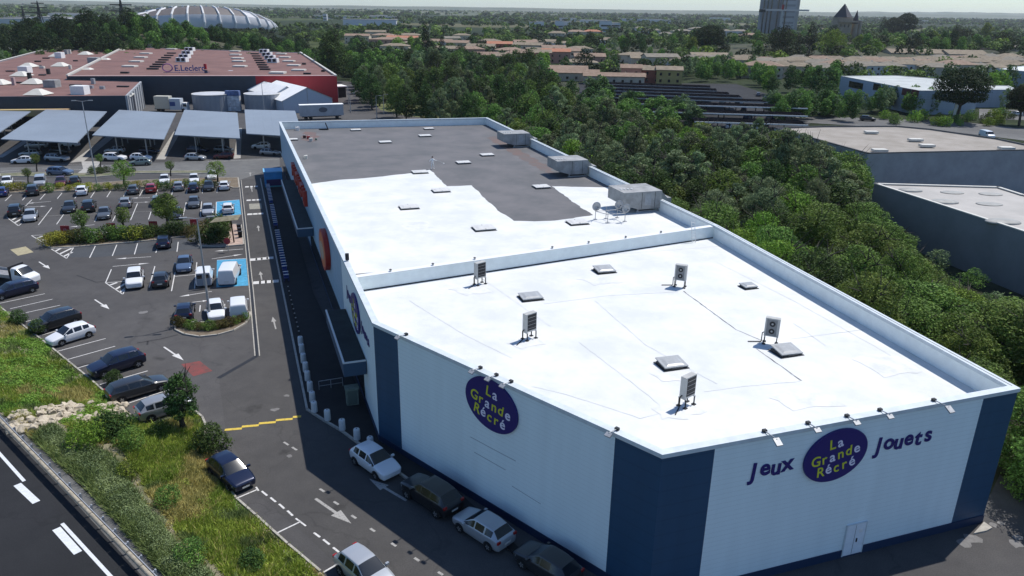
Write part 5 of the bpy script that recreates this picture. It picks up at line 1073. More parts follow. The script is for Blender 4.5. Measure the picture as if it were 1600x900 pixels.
# car park planting
PI = 'young trees on the car park islands'
for px, py, ty, k, l in [(263, 358, 300, 'leafy', 'broad leafy tree on the planted island of the car park'), (131, 373, 328, 'street', 'left young thin tree on the planted island'), (197, 368, 323, 'street', 'right young thin tree on the planted island'), (194, 290, 252, 'ball', 'small rounded tree left of the lone rounded tree on the far strip'), (340, 285, 253, 'ball', 'rounded bright green tree at the right end of the far strip'), (267, 275, 251, 'street', 'thin young tree above the white car of the far row'), (45, 287, 262, 'street', 'thin young tree on the far strip at the left'), (58, 268, 240, 'street', 'thin young tree in front of the left canopy'), (158, 263, 240, 'street', 'thin young tree beside the pedestrian crossing')]:
    H_ = height(px, py, ty); base = {'leafy': 6.6, 'street': 4.3, 'ball': 4.0}[k]; tree(k, G(px, py), H_/base, l, PI, defer=False)
gi = 'shrubs on the long planted island'
for i in range(26):
    t_ = i/25; x = 76+t_*228; y = 382-t_*16+random.uniform(-3.5, 2.5); m = ['yel', 'mid', 'dark', 'mid', 'brown'][random.randrange(5)] if x < 235 else random.choice(['dark', 'brown', 'dark'])
    if x < 105: m = random.choice(['yel', 'bright'])
    n_ = {'yel': 'yellow green', 'mid': 'green', 'dark': 'dark green', 'brown': 'brownish', 'bright': 'bright green'}[m]
    shrub('sh_'+m, G(x, y, .1), random.uniform(.9, 1.5), n_+' shrub on the long planted island under the red banners', gi+' '+n_)
for i in range(11): shrub(random.choice(['sh_dark', 'sh_brown', 'sh_dark']), G(random.uniform(314, 352), random.uniform(358, 384), .1), random.uniform(1.2, 1.9), 'dark bush in the thicket beside the pink paving', 'bushes beside the pink paving')
for i in range(14):
    t_ = i/13; x = 279+t_*104; y = 509+10*math.sin(t_*3.14)-t_*9; shrub(random.choice(['sh_mid', 'sh_brown']), G(x, y, .1), random.uniform(.55, .8), 'low bush on the small kerbed island', 'low bushes on the small kerbed island')
for i in range(24):
    t_ = i/23; x = 2+t_*350; y = 299-t_*6.5+random.uniform(-3, 2); m = random.choice(['mid', 'dark', 'yel', 'mid']); n_ = {'yel': 'yellow green', 'mid': 'green', 'dark': 'dark green'}[m]
    shrub('sh_'+m, G(x, y, .1), random.uniform(.7, 1.2), n_+' low shrub in the far planted strip between the parking rows', n_+' shrubs of the far planted strip')
for i in range(9): shrub('sh_dark', G(random.uniform(143, 210), random.uniform(267.5, 272), .1), random.uniform(.6, .9), 'low dark shrub on the verge strip by the access road', 'shrubs on the verge strip')

# ================================================================== GRASS BANK AND HIGHWAY
ZH = 2.0
lo_ = [(-260, 395), (-60, 446), (0, 480), (40, 512), (75, 539), (110, 568), (140, 592), (165, 614), (182, 634), (200, 652), (232, 664), (262, 660), (300, 640), (316, 652), (323, 668), (319, 686), (333, 705), (331, 724), (346, 748), (369, 779), (400, 806), (450, 851), (500, 893), (600, 985)]
up_ = [(-420, 420), (-260, 505), (-150, 560), (-80, 600), (-40, 622), (-10, 640), (10, 652), (30, 668), (45, 682), (60, 697), (75, 711), (90, 725), (105, 738), (120, 752), (135, 767), (150, 783), (165, 799), (180, 815), (197, 834), (213, 852), (230, 871), (250, 893), (272, 918), (330, 985)]
lowP = [G(x, y, 0.02) for x, y in lo_]; upP = [G(x, y, ZH) for x, y in up_]
NS, NT = 220, 46
def polyat(P, t): k = t*(len(P)-1); i = min(int(k), len(P)-2); return P[i].lerp(P[i+1], k-i)
from mathutils import noise as mnoise
def bankpt(s, t):
    a, b = polyat(lowP, s), polyat(upP, s); p = a.lerp(b, t); e = t*t*(3-2*t)
    z = .03+(ZH-.03)*min(1, e*1.02)+ (mnoise.noise(Vector((p.x*.35, p.y*.35, 0)))*.32+mnoise.noise(Vector((p.x*1.3, p.y*1.3, 3)))*.10)*math.sin(math.pi*min(1, max(0, t)))**.5
    return Vector((p.x, p.y, max(.03, z)))
V = [bankpt(i/NS, j/NT) for i in range(NS+1) for j in range(NT+1)]; F = [(i*(NT+1)+j, (i+1)*(NT+1)+j, (i+1)*(NT+1)+j+1, i*(NT+1)+j+1) for i in range(NS) for j in range(NT)]
SOILB = mat('bank_soil', (0.085, 0.095, 0.040), 0.95, col2=(0.27, 0.235, 0.17), vscale=.45, bump=.6, bscale=5)
ob_ = MB().add(V, F).build('grass_bank', SOILB, None, True); struct(ob_)
bm = bmesh.new(); bm.from_mesh(ob_.data); bmesh.ops.recalc_face_normals(bm, faces=bm.faces)
if sum(f.normal.z for f in bm.faces) < 0: bmesh.ops.reverse_faces(bm, faces=bm.faces)
bm.to_mesh(ob_.data); bm.free()
kb = MB(); kerb_line(kb, lowP[2:10], .14, .13); kerb_line(kb, lowP[18:23], .14, .13); kerb_line(kb, lowP[12:16], .16, .14); struct(kb.build('bank_kerb', KERB))
# highway deck on the embankment
hw = [G(-420, 420, ZH), G(-80, 600, ZH), G(10, 652, ZH), G(75, 711, ZH), G(150, 783, ZH), G(213, 852, ZH), G(272, 918, ZH), G(330, 985, ZH), G(-300, 1300, ZH), G(-1200, 1000, ZH), G(-1200, 430, ZH)]
struct(MB().prism([xy(p) for p in hw], 0, ZH-.02).build('highway', ASPHG))
e0 = G(-10, 655-16, ZH); hl_ = [(-420, 386), (-80, 578), (4, 658), (120, 777), (236, 905), (300, 985)]
hwl = [G(x-5, y+5, ZH+.004) for x, y in hl_]+[G(-300, 1300, ZH+.004), G(-1200, 1000, ZH+.004), G(-1200, 430, ZH+.004)]
struct(MB().sheet(hwl).build('highway_lane', ASPHW))
hm = MB()
def HL(x1, y1, x2, y2, w): hm.strip(G(x1, y1, ZH), G(x2, y2, ZH), w, ZH+.012)
HL(-30, 676, 38, 752, .19); HL(27, 757, 57, 785, .42); HL(88, 826, 122, 864, .42); HL(97, 818, 175, 903, .19)
HL(-120, 598, -60, 655, .19); struct(hm.build('highway_markings', mat('highway_paint', (.62, .64, .66), .6, var=.08, vscale=5)))
# wood clad guard rail
g0, g1 = G(-16, 641, ZH+.62)-Vector((0, 0, .62)), G(244, 909, ZH+.62)-Vector((0, 0, .62)); dg_ = (g1-g0); LG = dg_.length; dg_.normalize(); ng = Vector((-dg_.y, dg_.x, 0))
if ng.x > 0 and False: ng = -ng
t = empty('guard_rail', g0, 0, 'wood clad steel guard rail along the highway edge above the grass bank', 'guard rail')
WOOD = mat('weathered_log', (.33, .29, .22), .85, var=.22, vscale=3, bump=.3, bscale=12)
nl = 16; sl = LG/nl
for i in range(nl):
    a = dg_*(i*sl+.03); b = dg_*((i+1)*sl-.03); MB().tube(a+Vector((0, 0, .62)), b+Vector((0, 0, .62)), .125, n=14).build('log', WOOD, t)
    pa = dg_*(i*sl+sl*.5)+ng*.0; side = ng if (g0+ng).x > (g0-ng).x else -ng
    MB().box(pa+side*.34+Vector((0, 0, .36)), (.12, .08, .72), math.atan2(dg_.y, dg_.x)).build('post', STEEL, t); MB().box(pa+side*.22+Vector((0, 0, .62)), (.10, .24, .10), math.atan2(dg_.y, dg_.x)).build('spacer', STEEL, t)
MB().box(dg_*(LG/2)+side*.155+Vector((0, 0, .62)), (LG, .05, .22), math.atan2(dg_.y, dg_.x)).build('steel_band', STEEL, t)
# grass: blades in tufts over the bank (uncountable)
def bank_np(S, T): return np.array([bankpt(s, t) for s, t in zip(S, T)])
def nz(x, y, s, o=0.0): return mnoise.noise(Vector((x*s+o, y*s-o, o)))
def blades(P, h, w, k, lean=.5):
    n = len(P); P = np.repeat(P, k, 0); h = np.repeat(h, k)*rng.uniform(.5, 1.3, n*k); P[:, :2] += rng.normal(0, .09, (n*k, 2)); a = rng.uniform(0, 6.283, n*k); dx, dy = np.cos(a)*w*.5, np.sin(a)*w*.5
    l = rng.normal(0, lean, (n*k, 2))*h[:, None]; Z = np.zeros(n*k); A = P+np.stack([dx, dy, Z], 1); B = P-np.stack([dx, dy, Z], 1); C = P+np.stack([l[:, 0], l[:, 1], h], 1)
    V = np.stack([A, B, C], 1).reshape(-1, 3); return V, np.arange(3*n*k).reshape(-1, 3)
GR = {'green': leafmat('grass_green', (.066, .095, .018), (.112, .142, .030), .4, 0, .25), 'dry': leafmat('grass_dry', (.13, .12, .05), (.20, .175, .09), .4, 0, .2), 'olive': leafmat('grass_olive', (.045, .062, .026), (.082, .105, .045), .3, 0, .15), 'weed': leafmat('weed_leaf', (.050, .092, .018), (.080, .135, .030), .3, 0, .2)}
buck = {k: ([], []) for k in GR}
NB = 30000; S_ = rng.uniform(.05, .99, NB)**1.0; T_ = rng.uniform(0.01, .985, NB)
for s, t_ in zip(S_, T_):
    p = bankpt(s, t_)
    a = nz(p.x, p.y, .22, 3.1); b = nz(p.x, p.y, .5, 9.7)
    strip = abs(t_-.62+.08*b)
    if s > .36 and t_ > .76+.04*b: kk, h = 'olive', .42
    elif s > .36 and .66+.05*b < t_ <= .76+.04*b: 
        if random.random() < .93: continue
        kk, h = 'dry', .2
    elif a > .20: kk, h = 'dry', .30
    elif b > .28: kk, h = 'olive', .35
    elif a < -.22: kk, h = 'weed', .22
    else: kk, h = ('green' if random.random() < .9 else 'dry'), .32
    if t_ < .06: h *= .5
    if .30 < s < .36 and .35 < t_ < .95: continue
    buck[kk][0].append(tuple(p)); buck[kk][1].append(h*random.uniform(.7, 1.3))
for kk, (P, h) in buck.items():
    V, F = blades(np.array(P), np.array(h), .075 if kk != 'olive' else .06, 7 if kk != 'weed' else 4)
    o = obj({'green': 'long_grass', 'dry': 'dry_grass', 'olive': 'olive_grass', 'weed': 'weeds'}[kk], npmesh(kk, V, F, GR[kk])); tag(o, {'green': 'fresh green long grass covering the bank', 'dry': 'straw coloured dry grass patches on the bank', 'olive': 'dull olive green grass along the guard rail', 'weed': 'broad leaved low green weeds on the bank'}[kk], 'grass', kind='stuff')
# leafy ground cover masses
def cover(name, label, m, spots, size, n_each, hh):
    Vs = []; Fs = []; o_ = 0
    for (s, t_, r) in spots:
        c = bankpt(s, t_); n = int(n_each*r*r); d = rng.normal(0, 1, (n, 3)); d /= np.linalg.norm(d, axis=1, keepdims=True); d[:, 2] = np.abs(d[:, 2]); C = np.array(c)+d*np.array([r, r, hh*r])*rng.uniform(.75, 1.05, (n, 1)); V, F = leaves(C, d, size, up=.6); Vs.append(V); Fs.append(F+o_); o_ += len(V)
    o = obj(name, npmesh(name, np.concatenate(Vs), np.concatenate(Fs), m)); tag(o, label, 'plants', kind='stuff')
sp = []
for _ in range(1500):
    s, t_ = random.uniform(.06, .36), random.uniform(.02, .8); p = bankpt(s, t_)
    if nz(p.x, p.y, .30, 5.5) > .02: sp.append((s, t_, random.uniform(.2, .55)))
cover('leafy_ground_cover', 'fresh green leafy ground cover on the upper grass bank', GR['weed'], sp, .15, 420, .8)
sp = []
for i in range(520):
    s = random.uniform(.37, .985); t_ = random.uniform(.78, .93)+.02*math.sin(s*30); sp.append((s, t_, random.uniform(.25, .55)))
cover('feathery_scrub', 'grey green feathery scrub in a band below the guard rail', leafmat('scrub_leaf', (.045, .062, .034), (.080, .100, .060), .3, 0, .12), sp, .10, 620, 1.1)
sp = []
for _ in range(260):
    s, t_ = random.uniform(.45, .98), random.uniform(.06, .5); p = bankpt(s, t_)
    if nz(p.x, p.y, .4, 1.5) > .1: sp.append((s, t_, random.uniform(.2, .45)))
cover('green_weeds', 'bright green weed clumps near the parking bay edge', GR['green'], sp, .12, 420, .7)
def onbank(px, py):
    z = 1.0
    for _ in range(12):
        p = G(px, py, z); best = min(((p.x-q.x)**2+(p.y-q.y)**2, q.z) for q in V0); z = best[1]
    return G(px, py, z)
V0 = [bankpt(i/110, j/23) for i in range(111) for j in range(24)]
t = tree('sapling', onbank(288, 672), 1.0, 'young dark green tree on the grass lobe next to the silver hatchback'); t.scale = (1.05, 1.05, height(288, 672, 583)/5.0)
for (px, py, k, s, l) in [(333, 705, 'shN_dark', 1.35, 'dense dark bush beside the dark blue hatchback'), (178, 690, 'shN_dark', 1.5, 'largest dark bush on the bank below the rocks'), (132, 700, 'shN_bright', 1.5, 'bright green bush on the bank left of the largest dark bush'), (205, 700, 'shN_mid', 1.1, 'mid green bush right of the largest dark bush'), (252, 680, 'shN_mid', .9, 'low green bush near the young tree'), (200, 748, 'shN_bright', 1.0, 'bright bush in the middle of the bank'), (262, 790, 'shN_mid', 1.0, 'green bush lower on the bank'), (300, 878, 'shN_mid', 1.0, 'green bush near the bottom edge of the bank'), (395, 888, 'shN_dark', .8, 'dark green plant clump at the bottom of the bank'), (180, 600, 'shN_dark', .8, 'dark plant clump against the parking edge beside the dark estate'), (60, 520, 'shN_dark', .9, 'dark plant clump in front of the black car'), (30, 505, 'shN_dark', .9, 'dark plant clump at the left above the white hatchback')]:
    shrub(k, onbank(px, py), s, l)
# boulders
ROCK = mat('limestone_rock', (.36, .31, .23), .9, col2=(.55, .48, .37), vscale=1.6, bump=.6, bscale=7)
struct(MB().add([onbank(x, y)+Vector((0, 0, .06)) for x, y in [(22, 652), (60, 640), (110, 640), (160, 634), (185, 632), (205, 648), (160, 660), (110, 668), (60, 676), (30, 668)]], [tuple(range(9, -1, -1))]).build('rubble_bed', mat('rubble', (.20, .17, .12), .95, col2=(.42, .37, .28), vscale=3, bump=.7, bscale=9)))
for i in range(135):
    u_ = random.random(); px = 16+182*u_; py = 662-22*u_+random.uniform(-1, 1)*(15 if px < 150 else 10)
    bm = bmesh.new(); bmesh.ops.create_icosphere(bm, subdivisions=2, radius=1); sx, sy, sz_ = random.uniform(.20, .50), random.uniform(.18, .38), random.uniform(.14, .30); o_ = random.random()*50
    for v in bm.verts:
        nn = mnoise.noise(v.co*1.6+Vector((o_, 0, 0))); c_ = Vector([max(-.72, min(.72, q)) for q in v.co]); v.co = c_*(1.15+.5*nn); v.co = Vector((v.co.x*sx, v.co.y*sy, v.co.z*sz_))
    me = bpy.data.meshes.new('boulder'); bm.to_mesh(me); bm.free(); me.materials.append(ROCK); p = onbank(px, py); o = obj('boulder', me, None, (p.x, p.y, p.z+.10), random.uniform(0, 6)); o.rotation_euler = (random.uniform(-.5, .5), random.uniform(-.5, .5), random.uniform(0, 6)); tag(o, 'pale limestone boulder in the rock heap on the bank', 'rock', 'limestone boulders heaped on the bank')

# ================================================================== SHOPPING CENTRE BEYOND THE CAR PARK
ROOFRED = mat('roof_brick_red', (.145, .076, .064), .85, col2=(.205, .110, .092), vscale=.12, bump=.1, bscale=2)
NAVYW = mat('mall_navy', (.020, .032, .050), .5, var=.1, vscale=.5); REDW = cladding('mall_red', (.30, .008, .018), .6); PALEM = mat('mall_pale', (.36, .37, .38), .6, var=.1, vscale=.3); PINKE = mat('mall_pink_edge', (.42, .30, .29), .7, var=.1, vscale=.5)
SKYL = mat('skylight_cream', (.58, .56, .50), .5, var=.06, vscale=1)
class Bld:
    def __init__(s, name, label, cat, loc): s.t = empty(name, loc, 0, label, cat); s.inv = Matrix.Translation(s.t.location).inverted()
    def part(s, mb, name, m, smooth=False):
        o = mb.build(name, m, s.t, smooth); o.matrix_parent_inverse = s.inv; return o
ZR, ZL = 8.6, 7.6
r0, r1, r2, r3 = G(104, 119, ZR), G(526, 118.5, ZR), G(470, 82, ZR), G(195, 73, ZR)
mall = Bld('shopping_centre', 'wide shopping centre with brick red roofs and a navy and red front', 'shopping centre', (r0.x, r0.y, 0))
def walls(b, P, z0, z1, m, th=.3, names='wall'):
    for i in range(len(P)):
        w = Wall(P[i], P[(i+1) % len(P)]); mb = MB(); w.slab(mb, 0, w.len, z0, z1, -th, 0); mm = m[i] if isinstance(m, (list, tuple)) else m; b.part(mb, names, mm)
cw = [r0, r1, r2, r3]
wf = Wall(r0, r1); um = wf.hit(400, 130)[0]
mb = MB(); wf.slab(mb, 0, um, 0, ZR, -.4, 0); mall.part(mb, 'wall', NAVYW); mb = MB(); wf.slab(mb, um, wf.len, 0, ZR, -.4, 0.02); mall.part(mb, 'wall', REDW)
walls(mall, [r1, r2, r3, r0][:4], 0, ZR-.02, [REDW, PALEM, PALEM, None][:3]+[NAVYW]) if False else None
for a, b_, m in ((r1, r2, REDW), (r2, r3, PALEM), (r3, r0, PALEM)):
    w = Wall(a, b_); mb = MB(); w.slab(mb, 0.4, w.len-.4, 0, ZR-.01, -.4, 0); mall.part(mb, 'wall', m)
mall.part(MB().sheet([Vector((p.x, p.y, ZR-.25)) for p in (r0, r1, r2, r3)]), 'roof', ROOFRED)
mb = MB(); wf.slab(mb, 0, wf.len, ZR, ZR+.05, -1.9, .05); mall.part(mb, 'roof_edge', PINKE)
mb = MB(); w = Wall(r3, r0); w.slab(mb, 0, w.len, ZR-.1, ZR+.5, -.4, .1); mall.part(mb, 'roof_edge', SKYL); mb = MB(); w = Wall(r1, r2); w.slab(mb, 0, w.len, ZR-.1, ZR+.35, -.6, .1); mall.part(mb, 'roof_edge', SKYL)
mb = MB(); mb.strip(G(150, 95.5, ZR), G(478, 96.5, ZR), .5, ZR-.2); mall.part(mb, 'roof_joint', DARK)
l0, l1, l2 = G(-150, 152, ZL), G(198, 149.5, ZL), G(221, 127, ZL); l3 = Vector((r0.x-.5, r0.y+.5, ZL)); l4 = G(190, 76, ZL); l5 = G(65, 79, ZL); l6 = G(-150, 135, ZL)
LP = [l0, l1, l2, l3, l4, l5, l6]; mall.part(MB().sheet([Vector((p.x, p.y, ZL-.2)) for p in LP]), 'roof', ROOFRED)
for i, m in enumerate([NAVYW, PALEM, NAVYW, PALEM, PALEM, PALEM, PALEM]):
    w = Wall(LP[i], LP[(i+1) % 7]); mb = MB(); w.slab(mb, 0, w.len, 0, ZL+(.25 if i in (5,) else 0), -.4, 0); mall.part(mb, 'wall', m)
w = Wall(l5, l6); mb = MB(); w.slab(mb, 0, w.len, ZL+.25, ZL+.4, -.6, .1); mall.part(mb, 'roof_edge', SKYL)
for (a, b_) in [((-150, 117), (132, 114.5)), ((-150, 105), (150, 102))]:
    mb = MB(); mb.strip(G(*a, ZL), G(*b_, ZL), .45, ZL-.15); mall.part(mb, 'roof_joint', mat('roof_joint_pale', (.35, .22, .2), .8))
# ribbed pale side wall, entrance block with emblem
w = Wall(l1, l2)
for k in range(7): mb = MB(); u = w.len*(k+.5)/7; w.slab(mb, u-.5, u+.5, 0, ZL-.2, .01, .25); mall.part(mb, 'wall_rib', STEEL)
eb0, eb1 = G(112, 153.5, 6.6), G(202, 152, 6.6); w = Wall(eb0, eb1)
mb = MB(); w.slab(mb, 0, w.len, 0, 6.6, -8, 0); mall.part(mb, 'entrance_block', mat('entrance_dark', (.022, .024, .034), .45)); mb = MB(); w.slab(mb, -.2, w.len+.2, 6.6, 6.85, -8, .2); mall.part(mb, 'roof_edge', SKYL)
TWm = mat('sign_pale_letters', (.5, .47, .42), .5); EM = mat('emblem_orange', (.42, .14, .06), .5)
for k in range(5): mb = MB(); ellipse(mb, w, w.len*(.10+.045*k), 4.6, .34, .5 if k % 2 else .75, .03, .1, R(20*k), 12); mall.part(mb, 'sign_letter', TWm)
mb = MB(); ellipse(mb, w, w.len*.40, 4.1, 1.1, 1.1, .03, .12); mall.part(mb, 'emblem', EM); mb = MB(); ellipse(mb, w, w.len*.42, 4.3, .6, .55, .12, .16); mall.part(mb, 'emblem', TWm)
for k in range(8): mb = MB(); u = w.len*(.53+.028*k); w.slab(mb, u, u+.28, 3.8, 4.5+(.25 if k in (0, 5) else 0), .03, .1); mall.part(mb, 'sign_letter', TWm)
w = Wall(l0, l1); ue = w.hit(112, 163)[0]; mb = MB(); w.slab(mb, 0, ue-.5, 3.0, 4.6, .01, 3.0); mall.part(mb, 'front_awning', mat('awning_tan', (.42, .28, .16), .8, col2=(.45, .36, .15), vscale=.3)); mb = MB(); w.slab(mb, 0, ue-.5, 0, 2.6, .01, .1); mall.part(mb, 'shop_window', GLASS)
# skylights, vents, roof plant
def rbox(px, py, z, w_, d_, h_, m, name, rz=0): p = G(px, py, z); mall.part(MB().box((p.x, p.y, z-.2+h_/2), (w_, d_, h_), rz), name, m)
for x, y in [(268, 76.5), (228, 83.5), (220, 89.5), (213, 96), (203, 103.5), (367.5, 80), (368, 85.5), (371, 91), (373, 95.5), (375, 103.5), (439.5, 84), (445, 89.5), (451.5, 95.5), (459, 102), (467, 109.5)]: rbox(x, y, ZR, 4.6, 3.4, .5, SKYL, 'skylight')
rbox(434, 114, ZR, 5, 4, .6, SKYL, 'skylight')
for i in range(8): rbox(268-4.2*i, 83+3.5*i, ZR, 3.8, 1.3, .5, DARK, 'louvre'); rbox(398+2.3*i, 84+3.45*i, ZR, 3.6, 1.2, .5, DARK, 'louvre')
for i in range(4):
    for (x, y, dx, dy) in ((297, 79, -4.0, 5.6), (413, 82, 4.6, 5.0)):
        px, py = x+dx*i, y+dy*i; rbox(px, py, ZR, 4.0, 3.2, 1.7, WHITEP, 'air_handler'); p = G(px, py, ZR)
        for k in (-1, 1): mall.part(MB().box((p.x+k*.95, p.y-1.62, ZR+.75), (1.3, .06, 1.2)), 'air_intake', DARK); mall.part(MB().tube((p.x+k*.95, p.y, ZR+1.5), (p.x+k*.95, p.y, ZR+1.62), .62, n=14), 'fan_opening', NAVYSIGN)
for x, y in [(45, 104), (95, 103), (53, 130), (89, 88), (134, 85), (166, 96), (190, 81), (138, 112), (0, 131), (34, 118), (60, 147)]:
    p = G(x, y, ZL); q_ = 2.6; vs = [(p.x-q_, p.y-q_, ZL), (p.x+q_, p.y-q_, ZL), (p.x+q_, p.y+q_, ZL), (p.x-q_, p.y+q_, ZL), (p.x-.7, p.y-.7, ZL+1.3), (p.x+.7, p.y-.7, ZL+1.3), (p.x+.7, p.y+.7, ZL+1.3), (p.x-.7, p.y+.7, ZL+1.3)]
    mall.part(MB().add(vs, [(0, 1, 5, 4), (1, 2, 6, 5), (2, 3, 7, 6), (3, 0, 4, 7), (4, 5, 6, 7), (3, 2, 1, 0)]), 'domed_skylight', SKYL)
for x, y, a, b_, c, m in [(40, 113, 3.2, 3, 2.2, WHITEP), (94, 90, 2.8, 3, 2.4, WHITEP), (82, 135, 3.4, 3, 2.0, GREYBOX), (126, 146, 3.6, 3, 2.2, WHITEP), (148, 97, 4.0, 3.4, 2.0, GREYBOX), (104, 84, 1.4, 1.4, 2.0, GREYBOX), (47, 124, .9, .9, 2.2, DARK), (76, 115, .9, .9, 1.8, DARK), (22, 132, .8, .8, 2.2, PINKE), (59, 96, 2.2, 1, .5, DARK), (72, 91, 2.6, 1, .5, DARK), (59, 103, 2.4, 1, .5, DARK), (66, 117, 2, 1, .4, DARK), (16, 111, 2.6, 1, .4, DARK), (33, 129, 3.2, 1, .4, DARK), (118, 133, 3.2, 1, .4, DARK), (192, 135, 3.2, 1, .4, DARK), (155, 80.5, 2.6, 1, .4, DARK), (176, 90, 3, 1, .4, DARK), (110, 107, .8, .8, 1.4, SKYL), (66, 106, 1.6, 1, .8, SKYL), (118, 95, 1.6, 1, .5, DARK), (109, 83, 1.2, .8, 1.8, SKYL), (195, 113.5, 2.6, 1.0, .5, DARK), (146, 130, .9, .9, 1.6, STEEL), (160, 138, 1.2, .9, .8, STEEL), (143, 137, 1.0, .9, .8, STEEL), (321, 107, .8, .8, 1.8, REDW), (235, 74, 2.2, 1.5, 2.0, STEEL), (322, 113, .8, .8, .9, DARK), (475, 100, 1.4, 1, .6, DARK), (480, 115, 2.4, 1, .5, DARK), (505, 111, 1.2, 1, .6, DARK)]:
    rbox(x, y, ZL if x < 200 and not (x > 190 and y > 110 and y < 120) else ZR, a, b_, c, m, 'roof_vent')
# roof lettering with emblem
ls = Bld('roof_lettering', 'blue rooftop letters with a ring emblem on the front edge of the red roof', 'sign', (r0.x+10, r0.y, ZR))
w = Wall(Vector((G(255, 115, ZR).x, G(255, 115, ZR).y+2.2, 0)), Vector((G(314, 114.5, ZR).x, G(314, 114.5, ZR).y+2.2, 0)))
BLU = mat('letter_blue', (.02, .06, .22), .5)
for i, ch in enumerate(['E.Leclerc']):
    me = text_mesh(ch, 2.6, .14, .04); me.materials.clear(); me.materials.append(BLU); F_ = Matrix((w.d, Vector((0, 0, 1)), w.n)).transposed().to_4x4(); me.transform(Matrix.Translation(w.P(7.4, ZR+1.45, .1)) @ F_); o = obj('letter', me, ls.t); o.matrix_parent_inverse = ls.inv
mb = MB(); n = 24
for i in range(n):
    a, b_ = i*2*math.pi/n, (i+1)*2*math.pi/n; mb.tube(w.P(.6+1.5*math.cos(a), ZR+1.7+1.2*math.sin(a)), w.P(.6+1.5*math.cos(b_), ZR+1.7+1.2*math.sin(b_)), .2, n=6)
ls.part(mb, 'ring_emblem', mat('ring_mauve', (.24, .10, .25), .5)); mb = MB(); mb.tube(w.P(-.8, ZR+.2), w.P(13.5, ZR+.2), .08); [mb.tube(w.P(u, ZR), w.P(u, ZR+.3), .08) for u in (0, 4, 8, 12)]; ls.part(mb, 'support_rail', BLU)
# solar parking canopies
SOLAR = mat('solar_panel', (.215, .25, .29), .5, var=.06, vscale=.12, spec=.4)
sj = SOLAR.node_tree
def canopy_solar(pix, zf, zb, label):
    P = [G(x, y, z) for (x, y), z in zip(pix, (zf, zf, zb, zb))]     # front-left, front-right, back-right, back-left
    c = sum(P, Vector())/4; b = Bld('solar_canopy', label, 'canopy', (c.x, c.y, 0)); b.t['group'] = 'solar canopies over the parking rows'
    top = [p.copy() for p in P]; bot = [p-Vector((0, 0, .18)) for p in P]
    mb = MB().add(bot+top, [(3, 2, 1, 0), (4, 5, 6, 7), (0, 1, 5, 4), (1, 2, 6, 5), (2, 3, 7, 6), (3, 0, 4, 7)]); b.part(mb, 'panel_field', SOLAR)
    for k in range(1, 6): mb = MB(); a = P[0].lerp(P[1], k/6); e = P[3].lerp(P[2], k/6); mb.tube(a-Vector((0, 0, .012)), e-Vector((0, 0, .012)), .02, n=4); b.part(mb, 'panel_joint', mat('panel_joint', (.17, .20, .235), .5))
    for j in range(5):
        for k in (.3, .72):
            q_ = P[0].lerp(P[3], (j+.3)/5).lerp(P[1].lerp(P[2], (j+.3)/5), k); mb = MB().tube((q_.x, q_.y, 0), (q_.x, q_.y, q_.z-.6), .14, n=8)
            b.part(mb, 'post', STEEL)
        a = P[0].lerp(P[3], (j+.3)/5); e = P[1].lerp(P[2], (j+.3)/5); m_ = a.lerp(e, .5); mb = MB().tube(a-Vector((0, 0, .3)), m_-Vector((0, 0, .75)), .09, n=6).tube(m_-Vector((0, 0, .75)), e-Vector((0, 0, .3)), .09, n=6); b.part(mb, 'beam', STEEL)
for pix, l in [([(-140, 205), (0, 206), (48, 174), (-50, 172)], 'solar canopy cut by the left picture edge'), ([(1, 217), (120, 223), (167, 174), (72, 171)], 'large grey solar canopy with the tall lamp post before it'), ([(144, 211), (256, 217.5), (275, 176.5), (186, 171.5)], 'second grey solar canopy from the left above the white people carrier'), ([(272.5, 210.5), (375, 216), (371, 176), (288, 171.5)], 'third grey solar canopy in front of the grey tanks'), ([(385, 208.5), (474, 214), (461, 173), (382, 171)], 'rightmost grey solar canopy partly behind the store')]: canopy_solar(pix, 4.3, 4.7, l)
for a in [(8, 240, 50, 180), (125, 245, 190, 195), (265, 243, 290, 205), (378, 242, 376, 195)]: pass
struct(MB().sheet([G(a, b_, .006) for a, b_ in [(-5, 246), (4, 246), (75, 203), (62, 203)]]).sheet([G(a, b_, .006) for a, b_ in [(110, 254), (131, 252), (190, 205), (178, 205)]]).sheet([G(a, b_, .006) for a, b_ in [(244, 249), (258, 249), (283, 205), (272, 205)]]).sheet([G(a, b_, .006) for a, b_ in [(365, 248), (376, 247), (378, 200), (372, 200)]]).build('lane', CONC))
# tanks, marquee, crates, truck, trailer
TANK = mat('tank_grey', (.26, .28, .31), .5, metal=.3, var=.06, vscale=.3)
def tank(cx, cy, r_px, ytop, label):
    p = G(cx, cy); H_ = height(cx, cy, ytop); r = abs((G(cx+r_px, cy)-p).x); p.y += r; t = empty('storage_tank', (p.x, p.y, 0), 0, label, 'tank'); MB().tube((0, 0, 0), (0, 0, H_), r, n=48).build('shell', TANK, t, False)
    MB().tube((0, 0, H_), (0, 0, H_+.12), r+.1, n=48).build('rim', SKYL, t); MB().tube((0, 0, H_+.12), (0, 0, H_+.35), r*.97, r*.4, n=48).build('lid', mat('tank_lid', (.5, .51, .52), .5, var=.1, vscale=.5), t)
    for k in range(24): a = k*math.pi/12; MB().tube((r*math.cos(a), r*math.sin(a), 0), (r*math.cos(a), r*math.sin(a), H_), .07, n=5).build('seam', TANK, t)
tank(322, 176, 30, 149.5, 'left large round grey storage tank behind the third canopy'); tank(403, 176, 28, 149, 'right large round grey storage tank beside the marquee')
CR_ = mat('crate_white', (.5, .52, .55), .6, var=.3, vscale=1.2); CRB = mat('crate_blue', (.10, .15, .30), .6, var=.3, vscale=1.2)
